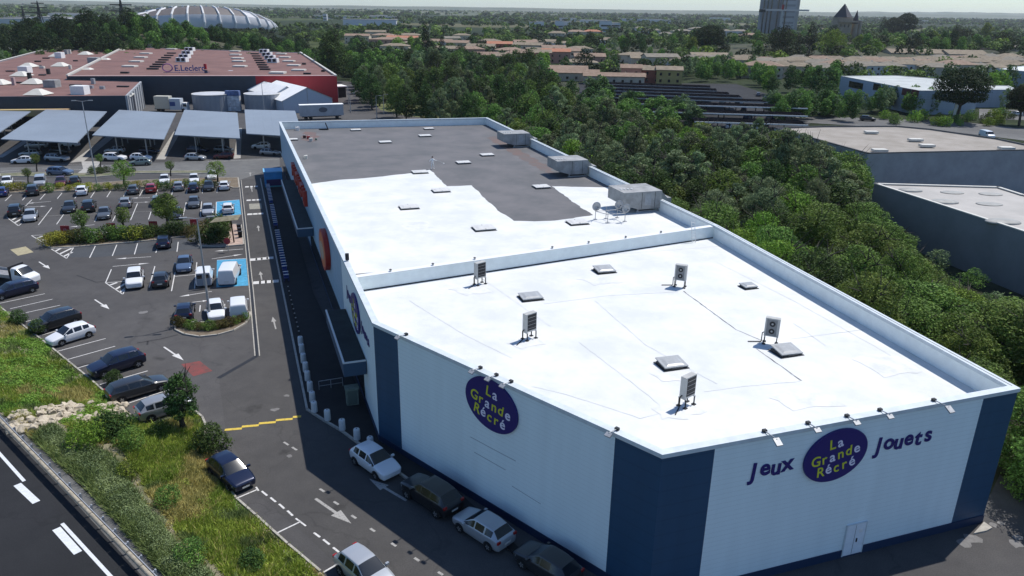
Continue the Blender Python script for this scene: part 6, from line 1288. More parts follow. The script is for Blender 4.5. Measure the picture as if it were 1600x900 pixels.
for i in range(26):
    x = 322+(i % 13)*7.0; y = 147 if i < 13 else 141; p = G(x, y+12); h_ = (6.6 if i < 13 else 7.6)+random.uniform(-.9, .9); t = empty('pallet_stack', (p.x, p.y+(9 if i >= 13 else 5), 0), random.uniform(-.1, .1), 'wrapped pallet stack of pale and blue crates behind the round tanks', 'pallet stack', 'pallet stacks behind the tanks')
    for k in range(3): MB().box((0, 0, h_*(k+.5)/3+.08), (1.5, 1.4, h_/3-.08)).build('crate_layer', CRB if (i+k) % 3 == 0 else CR_, t)
for i in range(3): p = G(352+7*i, 176); t = empty('pallet_stack', (p.x, p.y+4, 0), 0, 'tall wrapped pallet stack standing between the two round tanks', 'pallet stack', 'pallet stacks between the tanks'); [MB().box((0, 0, 6.0*(k+.5)/4), (1.5, 1.4, 1.4)).build('crate_layer', CRB if k == 3 else CR_, t) for k in range(4)]
TENT = mat('marquee_white', (.82, .82, .80), .6, var=.04, vscale=.4)
def marquee(x0, y0, x1, y1, depth, hw_, hr, label):
    a, b_ = G(x0, y0), G(x1, y1); w = Wall(a, b_); d = depth; t = Bld('marquee', label, 'marquee', (a.x, a.y, 0)); L_ = w.len; P = w.P
    vs = [P(0, 0), P(L_, 0), P(L_, hw_), P(L_/2, hr), P(0, hw_), P(0, 0, -d), P(L_, 0, -d), P(L_, hw_, -d), P(L_/2, hr, -d), P(0, hw_, -d)]
    t.part(MB().add(vs, [(0, 1, 2, 3, 4), (9, 8, 7, 6, 5), (1, 6, 7, 2), (0, 4, 9, 5)]), 'side_sheet', mat('marquee_side', (.42, .47, .53), .6)); e = .35
    vs = [P(-e, hw_-.1, .3), P(L_/2, hr+.1, .3), P(L_+e, hw_-.1, .3), P(-e, hw_-.1, -d-.3), P(L_/2, hr+.1, -d-.3), P(L_+e, hw_-.1, -d-.3)]; t.part(MB().add(vs, [(0, 1, 4, 3), (1, 2, 5, 4)]), 'roof_sheet', TENT)
    for k in (0, .5, 1): t.part(MB().tube(P(L_*k, 0, .05), P(L_*k, hw_ if k != .5 else hr, .05), .08, n=6), 'pole', STEEL)
marquee(443, 178, 520, 173, 26, 3.8, 7.2, 'larger white marquee with a grey front gable next to the red wall'); marquee(428, 172, 472, 169, 34, 4.4, 6.8, 'narrow white marquee behind the right round tank')
a = G(466, 188); w = Wall(G(470, 188), G(541, 185.5)); t = Bld('box_trailer', 'long pale box trailer parked in front of the marquee', 'trailer', (a.x, a.y, 0))
mb = MB(); w.slab(mb, 0, w.len*.95, 1.0, 4.0, -2.5, 0); t.part(mb, 'box', mat('trailer_side', (.42, .43, .44), .5, var=.08, vscale=.8)); mb = MB(); w.slab(mb, -.05, w.len*.96, 4.0, 4.12, -2.55, .05); t.part(mb, 'roof', TENT); mb = MB(); w.slab(mb, .5, w.len*.9, .7, .98, -2.0, -.5); t.part(mb, 'chassis', DARK)
for u in (1.5, 2.8, w.len*.8): mb = MB(); mb.tube(w.P(u, .5, -.1), w.P(u, .5, -.45), .5, n=14); t.part(mb, 'wheel', BLACK)
mb = MB(); ellipse(mb, w, w.len*.5, 2.7, 1.2, .7, .004, .03); t.part(mb, 'emblem', mat('emblem_grey', (.12, .13, .15), .5))
p = G(262, 175); t = empty('delivery_truck', (p.x, p.y+2, 0), 0, 'cream box truck parked left of the round tanks', 'truck')
MB().box((-1.8, 0, 2.6), (4.4, 2.5, 3.6)).build('box_body', mat('cream_body', (.50, .48, .40), .5), t); MB().box((2.2, -.3, 2.2), (3.2, 2.4, 3.2)).build('box_body', mat('blue_white_body', (.45, .50, .55), .5), t); MB().box((4.7, 0, 1.5), (1.6, 2.2, 2.2), taper=.85).build('cab', WHITEP, t); MB().box((4.9, -1.12, 1.9), (1.0, .05, .7)).build('side_window', GLASS, t)
MB().box((1.5, -1.53, 2.3), (1.6, .02, 1.2)).build('blue_panel', BLU, t); MB().box((0, 0, .7), (8.8, 1.2, .3)).build('chassis', DARK, t)
for x in (-3, -1.8, 4.4): MB().tube((x, -1.2, .5), (x, -.8, .5), .5, n=14).build('wheel', BLACK, t)
t = Bld('loading_shed', 'small white roofed loading shed at the red wall corner', 'shed', G(535, 152)); w = Wall(G(517, 153), G(541, 152)); mb = MB(); w.slab(mb, 0, w.len, 0, 3.6, -5, 0); t.part(mb, 'wall', DARK); mb = MB(); w.slab(mb, -.4, w.len+.4, 3.6, 3.9, -6, .8); t.part(mb, 'roof', TENT); mb = MB(); w.slab(mb, 0, w.len*.5, .2, 3.2, .01, .1); t.part(mb, 'roller_door', PALEM)
lamp(414, 186, 130, 'thin lamp post with a red pennant before the red mall wall', heads=1)
for k, (x, y) in enumerate([(545, 164), (548, 176), (600, 178)]): lamp(x, y, y-30, 'short thin lamp post near the loading shed on the service road' if k == 0 else 'short thin lamp post right of the box trailer' if k == 1 else 'short lamp post at the grass verge of the service road', heads=1)

# ================================================================== WAREHOUSES ON THE RIGHT
def flat_building(name, label, P, z, wallm, roofm, edge, parap=.35, cat='warehouse'):
    b = Bld(name, label, cat, (P[0].x, P[0].y, 0)); n = len(P)
    ar = sum(P[i].x*P[(i+1) % n].y-P[(i+1) % n].x*P[i].y for i in range(n))
    if ar < 0: P = P[::-1]
    for i in range(n):
        w = Wall(P[i], P[(i+1) % n]); mb = MB(); w.slab(mb, 0, w.len, 0, z, -.3, 0); b.part(mb, 'wall', wallm); mb = MB(); w.slab(mb, -.05, w.len+.05, z, z+.12, -.4, .06); b.part(mb, 'roof_edge', edge)
    b.part(MB().sheet([Vector((p.x, p.y, z-parap)) for p in P]), 'roof', roofm); return b
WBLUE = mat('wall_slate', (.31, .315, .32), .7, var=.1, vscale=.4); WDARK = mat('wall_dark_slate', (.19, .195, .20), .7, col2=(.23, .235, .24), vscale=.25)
GRAV = mat('gravel_roof', (.26, .235, .20), .95, col2=(.33, .30, .265), vscale=.3, bump=.3, bscale=9); LGR = mat('membrane_pale', (.36, .345, .32), .8, col2=(.43, .41, .38), vscale=.25)
A_ = [G(1210, 200, 8), G(1356, 240, 8), G(1640, 234, 8), G(1560, 217, 8), G(1455, 202, 8), G(1400, 197, 8), G(1285, 197.5, 8)]
b1 = flat_building('warehouse', 'tan gravel roofed warehouse with slate blue walls', A_, 8, WBLUE, GRAV, DARK, .15)
for x, y in [(1361, 208), (1430, 220), (1448, 229), (1374, 236.5), (1572, 233)]: p = G(x, y, 8); b1.part(MB().box((p.x, p.y, 8.2), (2.4, 1.4, .4)), 'skylight', SKYL)
for i, (x, y) in enumerate([(1325, 250), (1450, 288), (1540, 285), (1590, 290)]): p = G(x, y+6); t = empty('drainpipe_post', (p.x, p.y-.8, 0), 0, 'thin dark post standing against the slate blue warehouse wall', 'post', 'posts along the slate blue warehouse'); MB().tube((0, 0, 0), (0, 0, 5.5), .12, n=8).build('pole', DARK, t); MB().box((.8, 0, 5.3), (1.8, .12, .12)).build('bracket', DARK, t)
B_ = [G(1366, 287, 7), G(1760, 414, 7), G(1760, 330, 7), G(1600, 305, 7), G(1560, 292.5, 7)]
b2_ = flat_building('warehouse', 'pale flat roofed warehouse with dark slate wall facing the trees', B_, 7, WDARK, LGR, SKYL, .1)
OVL = mat('roof_dome_grey', (.30, .30, .28), .6, var=.15, vscale=1)
for x, y, a, b_ in [(1422, 297, 1.7, .9), (1475, 315, 1.9, 1.0), (1567, 346, 2.1, 1.1), (1488, 300, 1.6, .25), (1548, 302.5, 1.6, .25), (1546, 318, 1.7, .25)]:
    p = G(x, y, 7); bm = bmesh.new(); bmesh.ops.create_uvsphere(bm, u_segments=20, v_segments=10, radius=1); bmesh.ops.scale(bm, vec=(a, a*.62, .34 if b_ > .5 else .10), verts=bm.verts); bmesh.ops.translate(bm, vec=(p.x, p.y, 6.95), verts=bm.verts); me = bpy.data.meshes.new('d'); bm.to_mesh(me); bm.free(); me.materials.append(OVL); me.polygons.foreach_set('use_smooth', [True]*len(me.polygons)); o = obj('roof_dome', me, b2_.t); o.matrix_parent_inverse = b2_.inv
struct(MB().sheet([G(1440, 200, .02), G(1620, 222, .02), G(1700, 215, .02), G(1700, 196, .02), G(1590, 200, .02), G(1500, 190, .02), G(1340, 184, .02), G(1210, 180, .02), G(1200, 188, .02), G(1330, 196, .02)]).build('road', ASPHG))
struct(MB().sheet([(62, 100, .0), (120, 100, .0), (140, 150, .0), (70, 150, .0), (58, 130, .0)]).build('yard', ASPH))
struct(MB().sheet([G(1530, 170, .015), G(1700, 175, .015), G(1700, 190, .015), G(1530, 186, .015)]).build('car_park', ASPHG))
# white industrial hall with dark sign panels, and neighbours
WIND = cladding('hall_pale', (.34, .40, .48), .8, .1); RPALE = mat('hall_roof_pale', (.42, .44, .42), .6, var=.15, vscale=.15)
C_ = [G(1314, 119, 7.5), G(1437, 142, 7.5), G(1530, 141.5, 7.5), G(1475, 124, 7.5), G(1400, 118, 7.5)]; hall = flat_building('industrial_hall', 'long pale industrial hall with two dark red sign panels under the roof', C_, 7.5, WIND, RPALE, RPALE, .05, 'industrial hall')
w = Wall(C_[0], C_[1])
for (x0, x1, yy, m, nm) in [(1410, 1423, 142.5, mat('panel_maroon', (.09, .012, .02), .5), 'sign_panel'), (1424, 1436, 145, MATS['panel_maroon'] if 'panel_maroon' in MATS else None, 'sign_panel'), (1327, 1349, 131, GLASS, 'window'), (1365, 1376, 135, GLASS, 'window')]:
    u0, z0 = w.hit(x0, yy); u1, _ = w.hit(x1, yy); mb = MB(); w.slab(mb, u0, u1, z0-1.1, z0+1.1, .01, .15); hall.part(mb, nm, m)
D_ = [G(1500, 140.5, 6), G(1590, 140.5, 6), G(1575, 134, 6), G(1500, 133, 6)]; flat_building('industrial_hall', 'low pale hall wing right of the umbrella pine', D_, 6, WIND, RPALE, RPALE, .05, 'industrial hall')
E_ = [G(1560, 108, 9), G(1640, 115, 9), G(1640, 100, 9), G(1590, 104, 9)]; flat_building('industrial_hall', 'tall pale blue hall with white roof at the right picture edge', E_, 9, WIND, mat('roof_white_far', (.6, .62, .62), .6), RPALE, .05, 'industrial hall')
t = empty('feather_flag', G(1157, 0) if False else G(1487, 188), 0, 'tall white feather flag beside the umbrella pine trunk', 'flag'); MB().tube((0, 0, 0), (0, 0, 6.8), .06, n=8).build('pole', STEEL, t); MB().add([(0, 0, 1.2), (.9, .05, 1.6), (1.0, .06, 5.6), (.5, .04, 6.6), (0, 0, 6.8), (0, .04, 6.8), (0, .04, 1.2), (.9, .09, 1.6), (1.0, .10, 5.6), (.5, .08, 6.6)], [(0, 1, 2, 3, 4), (6, 5, 9, 8, 7), (0, 6, 7, 1), (1, 7, 8, 2), (2, 8, 9, 3), (3, 9, 5, 4)]).build('banner_cloth', WHITEP, t)
for x, y, ty, k, l in [(1493, 190, 106, 'pine0', 'wide umbrella pine in front of the pale industrial hall'), (1592, 196, 136, 'pine1', 'umbrella pine at the right picture edge'), (1338, 318, 256, 'mid0', 'leafy tree between the two flat roofed warehouses'), (1498, 291, 262, 'mid1', 'small leafy tree against the slate blue warehouse wall')]:
    H_ = height(x, y, ty); tree(k, G(x, y), H_/(11 if k[0] == 'p' else 9), l, None, 'umbrella_pine' if k[0] == 'p' else 'tree')
for i in range(60):
    x = random.uniform(1195, 1470); y = 196-abs(x-1200)*.02+random.uniform(-22, -3)
    if x > 1330 and y > 180: y -= 10
    tree(random.choice(['dark0', 'mid0', 'mid1', 'mid2', 'dark1', 'silver0']), G(x, y), random.uniform(.62, .95), 'leafy tree behind the tan roofed warehouse and before the pale hall', 'trees between the tan warehouse and the pale hall')
for i in range(24): shrub(random.choice(['sh_mid', 'sh_bright', 'sh_dark']), G(random.uniform(1380, 1600), random.uniform(184, 198)), random.uniform(1.3, 2.6), 'roadside shrub between the umbrella pines and the tan roofed warehouse', 'roadside shrubs by the umbrella pines')
for i in range(26): shrub(random.choice(['shN_dark', 'shN_mid', 'shN_mid']), (random.uniform(34, 54), random.uniform(33, 46), 0), random.uniform(1.3, 2.2), 'leafy bush at the foot of the tree belt by the near store corner', 'bushes by the near store corner')
# dark rows of solar parking roofs on the right
PVD = mat('dark_solar_roof', (.005, .0055, .008), .9, var=.3, vscale=.3, spec=0.0)
for i, (xa, ya, xb, yb, dp) in enumerate([(1085, 190.5, 1262, 196, 7.5), (1020, 175, 1262, 182, 8), (990, 162.5, 1262, 170, 8.5), (925, 152, 1200, 160.5, 8), (925, 146.5, 1160, 153.5, 9), (925, 141, 1140, 148.5, 9), (925, 136, 1120, 143, 10), (930, 131.5, 1110, 138, 10)]):
    a, b_ = G(xa, ya, 4), G(xb, yb, 4); w = Wall(a, b_); t = Bld('solar_parking_roof', 'long dark solar roof over parked cars in the lot beyond the tree belt', 'canopy', (a.x, a.y, 0)); t.t['group'] = 'dark solar parking roofs beyond the belt'
    mb = MB(); w.slab(mb, 0, w.len, 4.0, 4.15, -dp, 0); t.part(mb, 'panel_field', PVD)
    mb = MB(); w.slab(mb, 0, w.len, 3.9, 4.2, .001, .18 if i < 3 else .10); t.part(mb, 'gutter', WHITEP if i < 3 else STEEL)
    for k in range(0, int(w.len/9)+1): mb = MB(); u = min(w.len-.3, k*9+.3); mb.tube(w.P(u, 0, -dp/2), w.P(u, 4.0, -dp/2), .16, n=6); t.part(mb, 'post', DARK)
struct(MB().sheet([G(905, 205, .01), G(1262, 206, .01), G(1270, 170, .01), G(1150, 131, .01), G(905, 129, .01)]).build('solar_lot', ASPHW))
i = 0
for k in range(46):
    x = random.uniform(945, 1245); y = random.choice([143.5, 149.5, 156, 166, 179.5, 195, 203])+(x-925)*.026; c = random.choice(['white', 'silver', 'grey', 'navy', 'black', 'white'])
    if y > 205: continue
    car(x, min(y, 204), 3, -16, 'hatch', c, {'white': 'white', 'silver': 'silver', 'grey': 'grey', 'navy': 'navy', 'black': 'black'}[c]+' car between the dark solar parking roofs', 1, grp=c+' cars in the dark solar parking lot')

# ================================================================== HOUSES
TILE = [mat('tiles_tan', (.17, .138, .098), .9, col2=(.26, .215, .155), vscale=.5), mat('tiles_pink', (.20, .14, .10), .9, col2=(.28, .20, .15), vscale=.5), mat('tiles_red', (.34, .13, .075), .9, col2=(.38, .19, .12), vscale=.5), mat('tiles_grey', (.16, .145, .115), .9, col2=(.23, .205, .165), vscale=.5)]
WLS = [CREAM, mat('render_terracotta', (.26, .09, .06), .85, var=.1, vscale=.4), mat('render_ochre', (.42, .33, .12), .85, var=.08, vscale=.4), mat('render_white', (.55, .54, .52), .8, var=.06, vscale=.3), mat('render_rose', (.42, .24, .18), .85, var=.08, vscale=.4)]
HOUSES = []
def house(p, w_, d_, h_, rz, ti, wi, label, group=None, hip=False, rise=1.5, det=True, name='house'):
    t = empty(name, (p.x, p.y, 0), rz, label, 'house', group); HOUSES.append((p.x, p.y, w_/2+2))
    mb = MB(); x, y = w_/2, d_/2
    if hip: mb.box((0, 0, h_/2), (w_, d_, h_))
    else: mb.add([(-x, -y, 0), (x, -y, 0), (x, y, 0), (-x, y, 0), (-x, -y, h_), (x, -y, h_), (x, y, h_), (-x, y, h_), (-x, 0, h_+rise), (x, 0, h_+rise)], [(0, 1, 5, 4), (2, 3, 7, 6), (1, 2, 6, 9, 5), (3, 0, 4, 8, 7)])
    mb.build('wall', WLS[wi], t); e = .45; X, Y = x+e, y+e; k = rise/y*e
    if hip: vs = [(-X, -Y, h_), (X, -Y, h_), (X, Y, h_), (-X, Y, h_), (-x+y, 0, h_+rise), (x-y, 0, h_+rise)] if x > y else [(-X, -Y, h_), (X, -Y, h_), (X, Y, h_), (-X, Y, h_), (0, -.1, h_+rise), (0, .1, h_+rise)]; MB().add(vs, [(0, 1, 5, 4), (1, 2, 5), (2, 3, 4, 5), (3, 0, 4), (3, 2, 1, 0)]).build('roof', TILE[ti], t)
    else: vs = [(-X, -Y, h_-k+.05), (X, -Y, h_-k+.05), (X, 0, h_+rise+.05), (-X, 0, h_+rise+.05), (X, Y, h_-k+.05), (-X, Y, h_-k+.05)]; vs += [(a, b_, c+.18) for a, b_, c in vs]; MB().add(vs, [(6, 7, 8, 9), (9, 8, 10, 11), (3, 2, 1, 0), (5, 4, 2, 3), (0, 1, 7, 6), (4, 5, 11, 10), (1, 2, 8, 7), (2, 4, 10, 8), (3, 0, 6, 9), (5, 3, 9, 11)]).build('roof', TILE[ti], t)
    if det:
        n = max(2, int(w_/3.5))
        for fl in range(max(1, int(h_/2.8))):
            for i in range(n): MB().box((-x+w_*(i+.5)/n, -y-.03, 1.5+fl*2.8), (1.0, .06, 1.2)).build('window', GLASS, t)
        MB().box((x*.4, y*.3, h_+rise*.8), (.6, .6, 1.4)).build('chimney', WLS[wi], t)
    return t
for i, (x, y, w_, d_, h_, ti, wi, l) in enumerate([(985, 128, 9, 8, 6.2, 1, 4, 'rose rendered house at the left of the short terrace beyond the solar roofs'), (1001, 128, 7, 9, 5.8, 0, 1, 'terracotta rendered house in the middle of the short terrace'), (1017, 129, 8, 8, 5.6, 0, 1, 'terracotta rendered house beside the ochre one'), (1044, 130.5, 11, 9, 6.0, 0, 2, 'ochre rendered house with a blank gable at the end of the terrace'), (998, 131, 5, 5, 3.0, 1, 1, 'small terracotta annex before the terrace')]): house(G(x, y), w_, d_, h_, R(-8), ti, wi, l, None, False, 1.3)
hl = [(846, 122, 42, 9, 4.5, 'long low tan roofed terrace behind the tall trees'), (958, 131, 26, 8, 3.4, 'long low wall house in front of the rose terrace'), (900, 126, 20, 8, 3.6, 'low pink roofed house left of the rose terrace')]
for x, y, w_, d_, h_, l in hl: house(G(x, y), w_, d_, h_, R(-3), 1, 0, l, None, False, 1.2)
for x, y, s, ti, wi, rz in [(735, 94, 12, 1, 4, 10), (752, 84, 14, 0, 0, -5), (781, 82, 13, 2, 1, 0), (797, 92, 13, 1, 0, 20), (826, 84, 15, 0, 0, -15), (820, 78, 13, 1, 0, 10), (722, 66, 12, 0, 0, 0), (706, 68, 10, 3, 0, 20), (835, 98, 14, 0, 4, 0), (760, 101, 10, 1, 4, 0), (868, 98, 12, 2, 4, 0), (886, 95, 11, 1, 0, 10), (610, 74, 22, 1, 4, 0), (630, 72, 18, 2, 0, 0), (655, 76, 18, 0, 4, 8), (600, 66, 16, 1, 0, 0), (618, 83, 14, 0, 0, 0), (588, 61, 14, 0, 0, 0), (700, 88, 12, 0, 0, 5), (716, 80, 12, 1, 0, -8), (765, 75, 13, 0, 4, 4), (850, 74, 14, 0, 0, 0), (864, 86, 12, 1, 0, 8), (842, 90, 12, 0, 0, -5), (880, 78, 13, 0, 3, 0), (905, 90, 12, 0, 0, 6), (920, 106, 12, 1, 4, 0), (905, 112, 13, 0, 0, 0), (690, 76, 12, 1, 3, 0), (640, 66, 16, 0, 0, 0), (790, 104, 12, 0, 0, -6), (812, 100, 12, 1, 1, 4), (560, 68, 15, 1, 0, 0), (1010, 104, 14, 0, 0, 0), (1030, 108, 13, 3, 0, 8), (990, 98, 13, 0, 0, 0), (1105, 104, 15, 0, 0, 0), (1125, 108, 15, 3, 0, 0)]:
    house(G(x, y), s*1.4, s*.85, random.uniform(4.6, 6.8), R(rz), ti, wi, 'small tiled house among the trees in the middle distance', 'tiled houses in the middle distance', random.random() < .4)
# long housing estate on the right with overlapping tan roofs
for i in range(46):
    row = i % 3; x = 1195+(i//3)*27+random.uniform(-6, 6); y = (121, 113, 108)[row]+random.uniform(-1.5, 1.5)-(x-1195)*.006
    house(G(x, y), random.uniform(13, 19), random.uniform(9, 12), random.uniform(4.6, 6.4), R(random.uniform(-14, 14)), random.choice([0, 0, 1, 3]), random.choice([0, 0, 3]), 'tan tiled house in the packed estate behind the pale industrial hall', 'tan tiled houses of the packed estate', True, random.uniform(1.6, 2.4))
for x, y, s in [(1420, 98, 34), (1460, 99, 30), (1500, 100, 26)]: house(G(x, y), s, 14, 6.5, R(3), 0, 0, 'long tan tiled block at the back of the packed estate', 'long tan blocks behind the estate', False, 2.2)
house(G(1538, 86), 16, 12, 9, 0, 1, 4, 'orange rendered house between two dark round trees on the right'); house(G(1588, 92), 9, 9, 8, 0, 3, 0, 'cream house at the right picture edge')
for x, y, s, ti in [(1065, 57, 34, 3), (1088, 52, 30, 3), (1110, 60, 26, 3), (1130, 56, 24, 3), (1155, 55, 30, 3), (1172, 62, 24, 1), (1150, 66, 22, 0), (1040, 60, 22, 3), (1020, 54, 24, 3), (1062, 112, 16, 0), (1078, 110, 14, 3), (1150, 113, 20, 0), (1166, 110, 18, 0), (1135, 112, 14, 3), (900, 57, 30, 1), (925, 56, 30, 2), (870, 60, 24, 0), (950, 72, 18, 0), (1000, 50, 20, 3), (1345, 90, 18, 3), (1470, 72, 20, 1)]:
    house(G(x, y), s*.8, s*.45, random.uniform(5, 7), R(random.uniform(-12, 12)), ti, random.choice([0, 3]), 'pale tiled house on the wooded slope far beyond the estate', 'pale tiled houses on the far slope', True, 2.2)
# ---- far blocks, tower, castle, crane
FARW = mat('far_render', (.40, .39, .38), .85, var=.08, vscale=.05)
def block_px(x0, x1, yt, yb, label, group):
    a, b_ = G(x0, yb), G(x1, yb); block((x0+x1)/2, yb, (b_-a).length, 14, height((x0+x1)/2, yb, yt), label, group, FARP)
FARP = mat('far_pale_render', (.62, .62, .62), .85)
def block(px, py, w_, d_, h_, label, group, m=FARW, fl=True, name='apartment_block', cat='apartment block'):
    p = G(px, py); t = empty(name, p, R(random.uniform(-8, 8)), label, cat, group); MB().box((0, 0, h_/2), (w_, d_, h_)).build('wall', m, t); MB().box((0, 0, h_+.4), (w_*1.02, d_*1.02, .8)).build('roof', CONC, t)
    if fl:
        for k in range(int(h_/6)): MB().box((0, -d_/2-.1, 3+k*6), (w_*.86, .2, 2.2)).build('window_band', GLASS, t)
for x0, x1, yt, yb in [(828, 838, 35, 45), (839, 848, 34, 45), (868, 879, 33, 44), (880, 891, 34, 44), (938, 953, 33, 50), (954, 966, 36, 50), (506, 511, 22, 32)]: block_px(x0, x1, yt, yb, 'pale apartment block standing far off in the hazy woods', 'far apartment blocks')
for i in range(34):
    x = random.choice([random.uniform(0, 120), random.uniform(500, 680), random.uniform(850, 1150), random.uniform(1340, 1600)]); y = random.uniform(27, 40); block(x, y, random.uniform(30, 90), 25, random.uniform(6, 10), 'low white warehouse far across the plain', 'white warehouses across the plain', mat('far_white', (.6, .6, .6), .7), False, 'warehouse', 'warehouse')
D = 900.0
tc = at_dist(1211, 50, D); t = empty('tower_block', (tc.x, tc.y, 0), R(-12), 'tall concrete tower block rising out of the top of the picture', 'tower block')
TWW = mat('tower_concrete', (.26, .26, .27), .85, var=.12, vscale=.06); W_ = 36
MB().box((-8, 0, 42), (22, 20, 84)).build('wall', TWW, t); MB().box((10, -2, 40), (16, 22, 80)).build('wall', mat('tower_panel', (.40, .40, .42), .8, var=.1, vscale=.06), t); MB().box((17, 4, 24), (10, 18, 48)).build('wall', FARW, t)
for k in range(6): MB().box((-16+4*k+(3 if k > 2 else 0), -10.2-(3 if k > 3 else 0), 30), (1.2, .4, 58)).build('window_strip', GLASS, t)
for k in range(12): MB().box((10, -13.15, 8+6*k), (13, .25, 2.2)).build('balcony_band', TWW, t)
JZ = at_dist(1200, 17, tc.y-40).z
t = empty('tower_crane', (tc.x-8, tc.y-40, 0), R(4), 'construction crane boom crossing in front of the tower block', 'crane'); MB().box((0, 0, JZ/2), (1.6, 1.6, JZ)).build('mast', STEEL, t); MB().box((4, 0, JZ+1), (50, 1.6, 1.8)).build('jib', mat('crane_white', (.55, .5, .48), .6), t); MB().box((-22, 0, JZ), (6, 3, 3)).build('counterweight', DARK, t); MB().box((0, 0, JZ+4), (2, 2, 5)).build('tower_peak', REDW, t)
D = 620.0; c = at_dist(1320, 60, D); kx = D/1180*1.05
t = empty('castle', (c.x, c.y, 0), 0, 'stone castle with a pointed slate roof and a slim turret above the trees', 'castle'); ST = mat('castle_stone', (.33, .27, .21), .9, var=.15, vscale=.2); SL = mat('castle_slate', (.07, .065, .07), .7)
zt = at_dist(1320, 27, D).z; z2 = at_dist(1316, 8, D).z
MB().box((-4, 0, zt/2), (11, 11, zt)).build('keep', ST, t); MB().tube((-4, 0, zt), (-4, 0, z2+1), 7.4, .2, n=4).build('pointed_roof', SL, t); MB().tube((5.5, -2, 0), (5.5, -2, at_dist(0, 17, D).z), 2.2, n=14).build('turret', ST, t); MB().tube((5.5, -2, at_dist(0, 17, D).z), (5.5, -2, at_dist(0, -4, D).z), 2.7, .1, n=14).build('turret_roof', SL, t)
MB().tube((9.3, -1, 0), (9.3, -1, at_dist(0, 12, D).z), 1.7, n=12).build('turret', ST, t); MB().box((-2, -6.5, zt-3), (14, 2, 1.2)).build('parapet', ST, t)
for k in range(3): MB().box((-7+3*k, -5.6, zt-6), (1, .2, 2.2)).build('window', GLASS, t)
# ---- pylons
def pylon(px, D, ytop, label):
    p = at_dist(px, 30, D); H_ = at_dist(px, ytop, D).z; t = empty('power_pylon', (p.x, p.y, 0), 0, label, 'pylon'); b = MB(); w0 = H_*.10
    for sx in (-1, 1):
        for sy in (-1, 1): b.tube((sx*w0, sy*w0, 0), (sx*w0*.25, sy*w0*.25, H_*.7), .35, n=4); b.tube((sx*w0*.25, sy*w0*.25, H_*.7), (0, 0, H_), .3, n=4)
    for k in range(5): z_ = H_*.14*k; s0 = w0*(1-.75*k/5); s1 = w0*(1-.75*(k+1)/5); b.tube((-s0, -s0, z_), (s1, -s1, z_+H_*.14), .22, n=4).tube((s0, -s0, z_), (-s1, -s1, z_+H_*.14), .22, n=4)
    b.build('lattice', DARK, t)
    for z_, l_ in ((.72, .26), (.84, .22), (.94, .16)): MB().tube((-H_*l_, 0, H_*z_), (H_*l_, 0, H_*z_), .35, n=4).build('cross_arm', DARK, t)
pylon(63, 620, 1, 'lattice power pylon at the left beyond the trees'); pylon(38, 900, 9, 'smaller lattice pylon left of the big one'); pylon(192, 560, -6, 'lattice power pylon left of the stadium')

# ================================================================== STADIUM
D = 900.0; c = at_dist(318, 40, D); t = empty('stadium', (c.x-4, c.y, 0), R(27), 'oval stadium with white arched ribs and pale grey panels', 'stadium')
MEM = mat('stadium_membrane', (.52, .52, .53), .5, var=.05, vscale=.05); MEMD = mat('stadium_panel', (.13, .115, .11), .6, var=.08, vscale=.05); RIB = mat('stadium_rib', (.72, .71, .69), .4); NVS = mat('stadium_seats', (.02, .03, .09), .6)
AX, BY, HS = 80.0, 50.0, 28.0; NR = 32
def prof(a, k):
    h = HS*(.34+.66*abs(math.sin(a))**.9); pr = [(0, 0), (2.5, .22), (4.0, .42), (1.0, .72), (-7, .93), (-17, 1.0)]; r, z = pr[k]; return Vector(((AX+r)*math.cos(a), (BY+r)*math.sin(a), z*h))
for i in range(NR):
    a0, a1 = 2*math.pi*i/NR, 2*math.pi*(i+1)/NR
    lowf = [prof(a0+(a1-a0)*u, k) for k in (1, 2, 3) for u in (0, .33, .67, 1)]
    MB().add(lowf, [(r*4+j, r*4+j+1, r*4+j+5, r*4+j+4) for r in range(2) for j in range(3)]).build('lower_panel', MEM, t, True)
    upf = [prof(a0+(a1-a0)*u, k) for k in (3, 4, 5) for u in (0, .33, .67, 1)]
    MB().add(upf, [(r*4+j, r*4+j+1, r*4+j+5, r*4+j+4) for r in range(2) for j in range(3)]).build('upper_panel', MEMD if i % 9 else MEM, t, True)
    rb = MB(); P_ = [prof(a0, k)*1.0 for k in range(1, 6)]; P_ = [Vector((p.x*1.008, p.y*1.008, p.z+.4)) for p in P_]
    for k in range(4): rb.tube(P_[k], P_[k+1], 1.1, n=6)
    rb.build('rib', RIB, t)
    g = prof(a0, 0); MB().tube(prof(a0-.035, 0), prof(a0, 1), .5, n=5).tube(prof(a0+.035, 0), prof(a0, 1), .5, n=5).build('strut', DARK, t)
    st_ = [Vector(((AX-8)*math.cos(a), (BY-8)*math.sin(a), HS*(.34+.66*abs(math.sin(a))**.9)*.86)) for a in (a0, a1)]+[Vector((AX*.55*math.cos(a), BY*.5*math.sin(a), 4)) for a in (a1, a0)]
    MB().add(st_, [(3, 2, 1, 0)]).build('stand', NVS, t)
MB().tube((0, 0, 2), (0, 0, 2.1), 40, n=40).build('pitch', mat('pitch_green', (.05, .12, .03), .9), t)

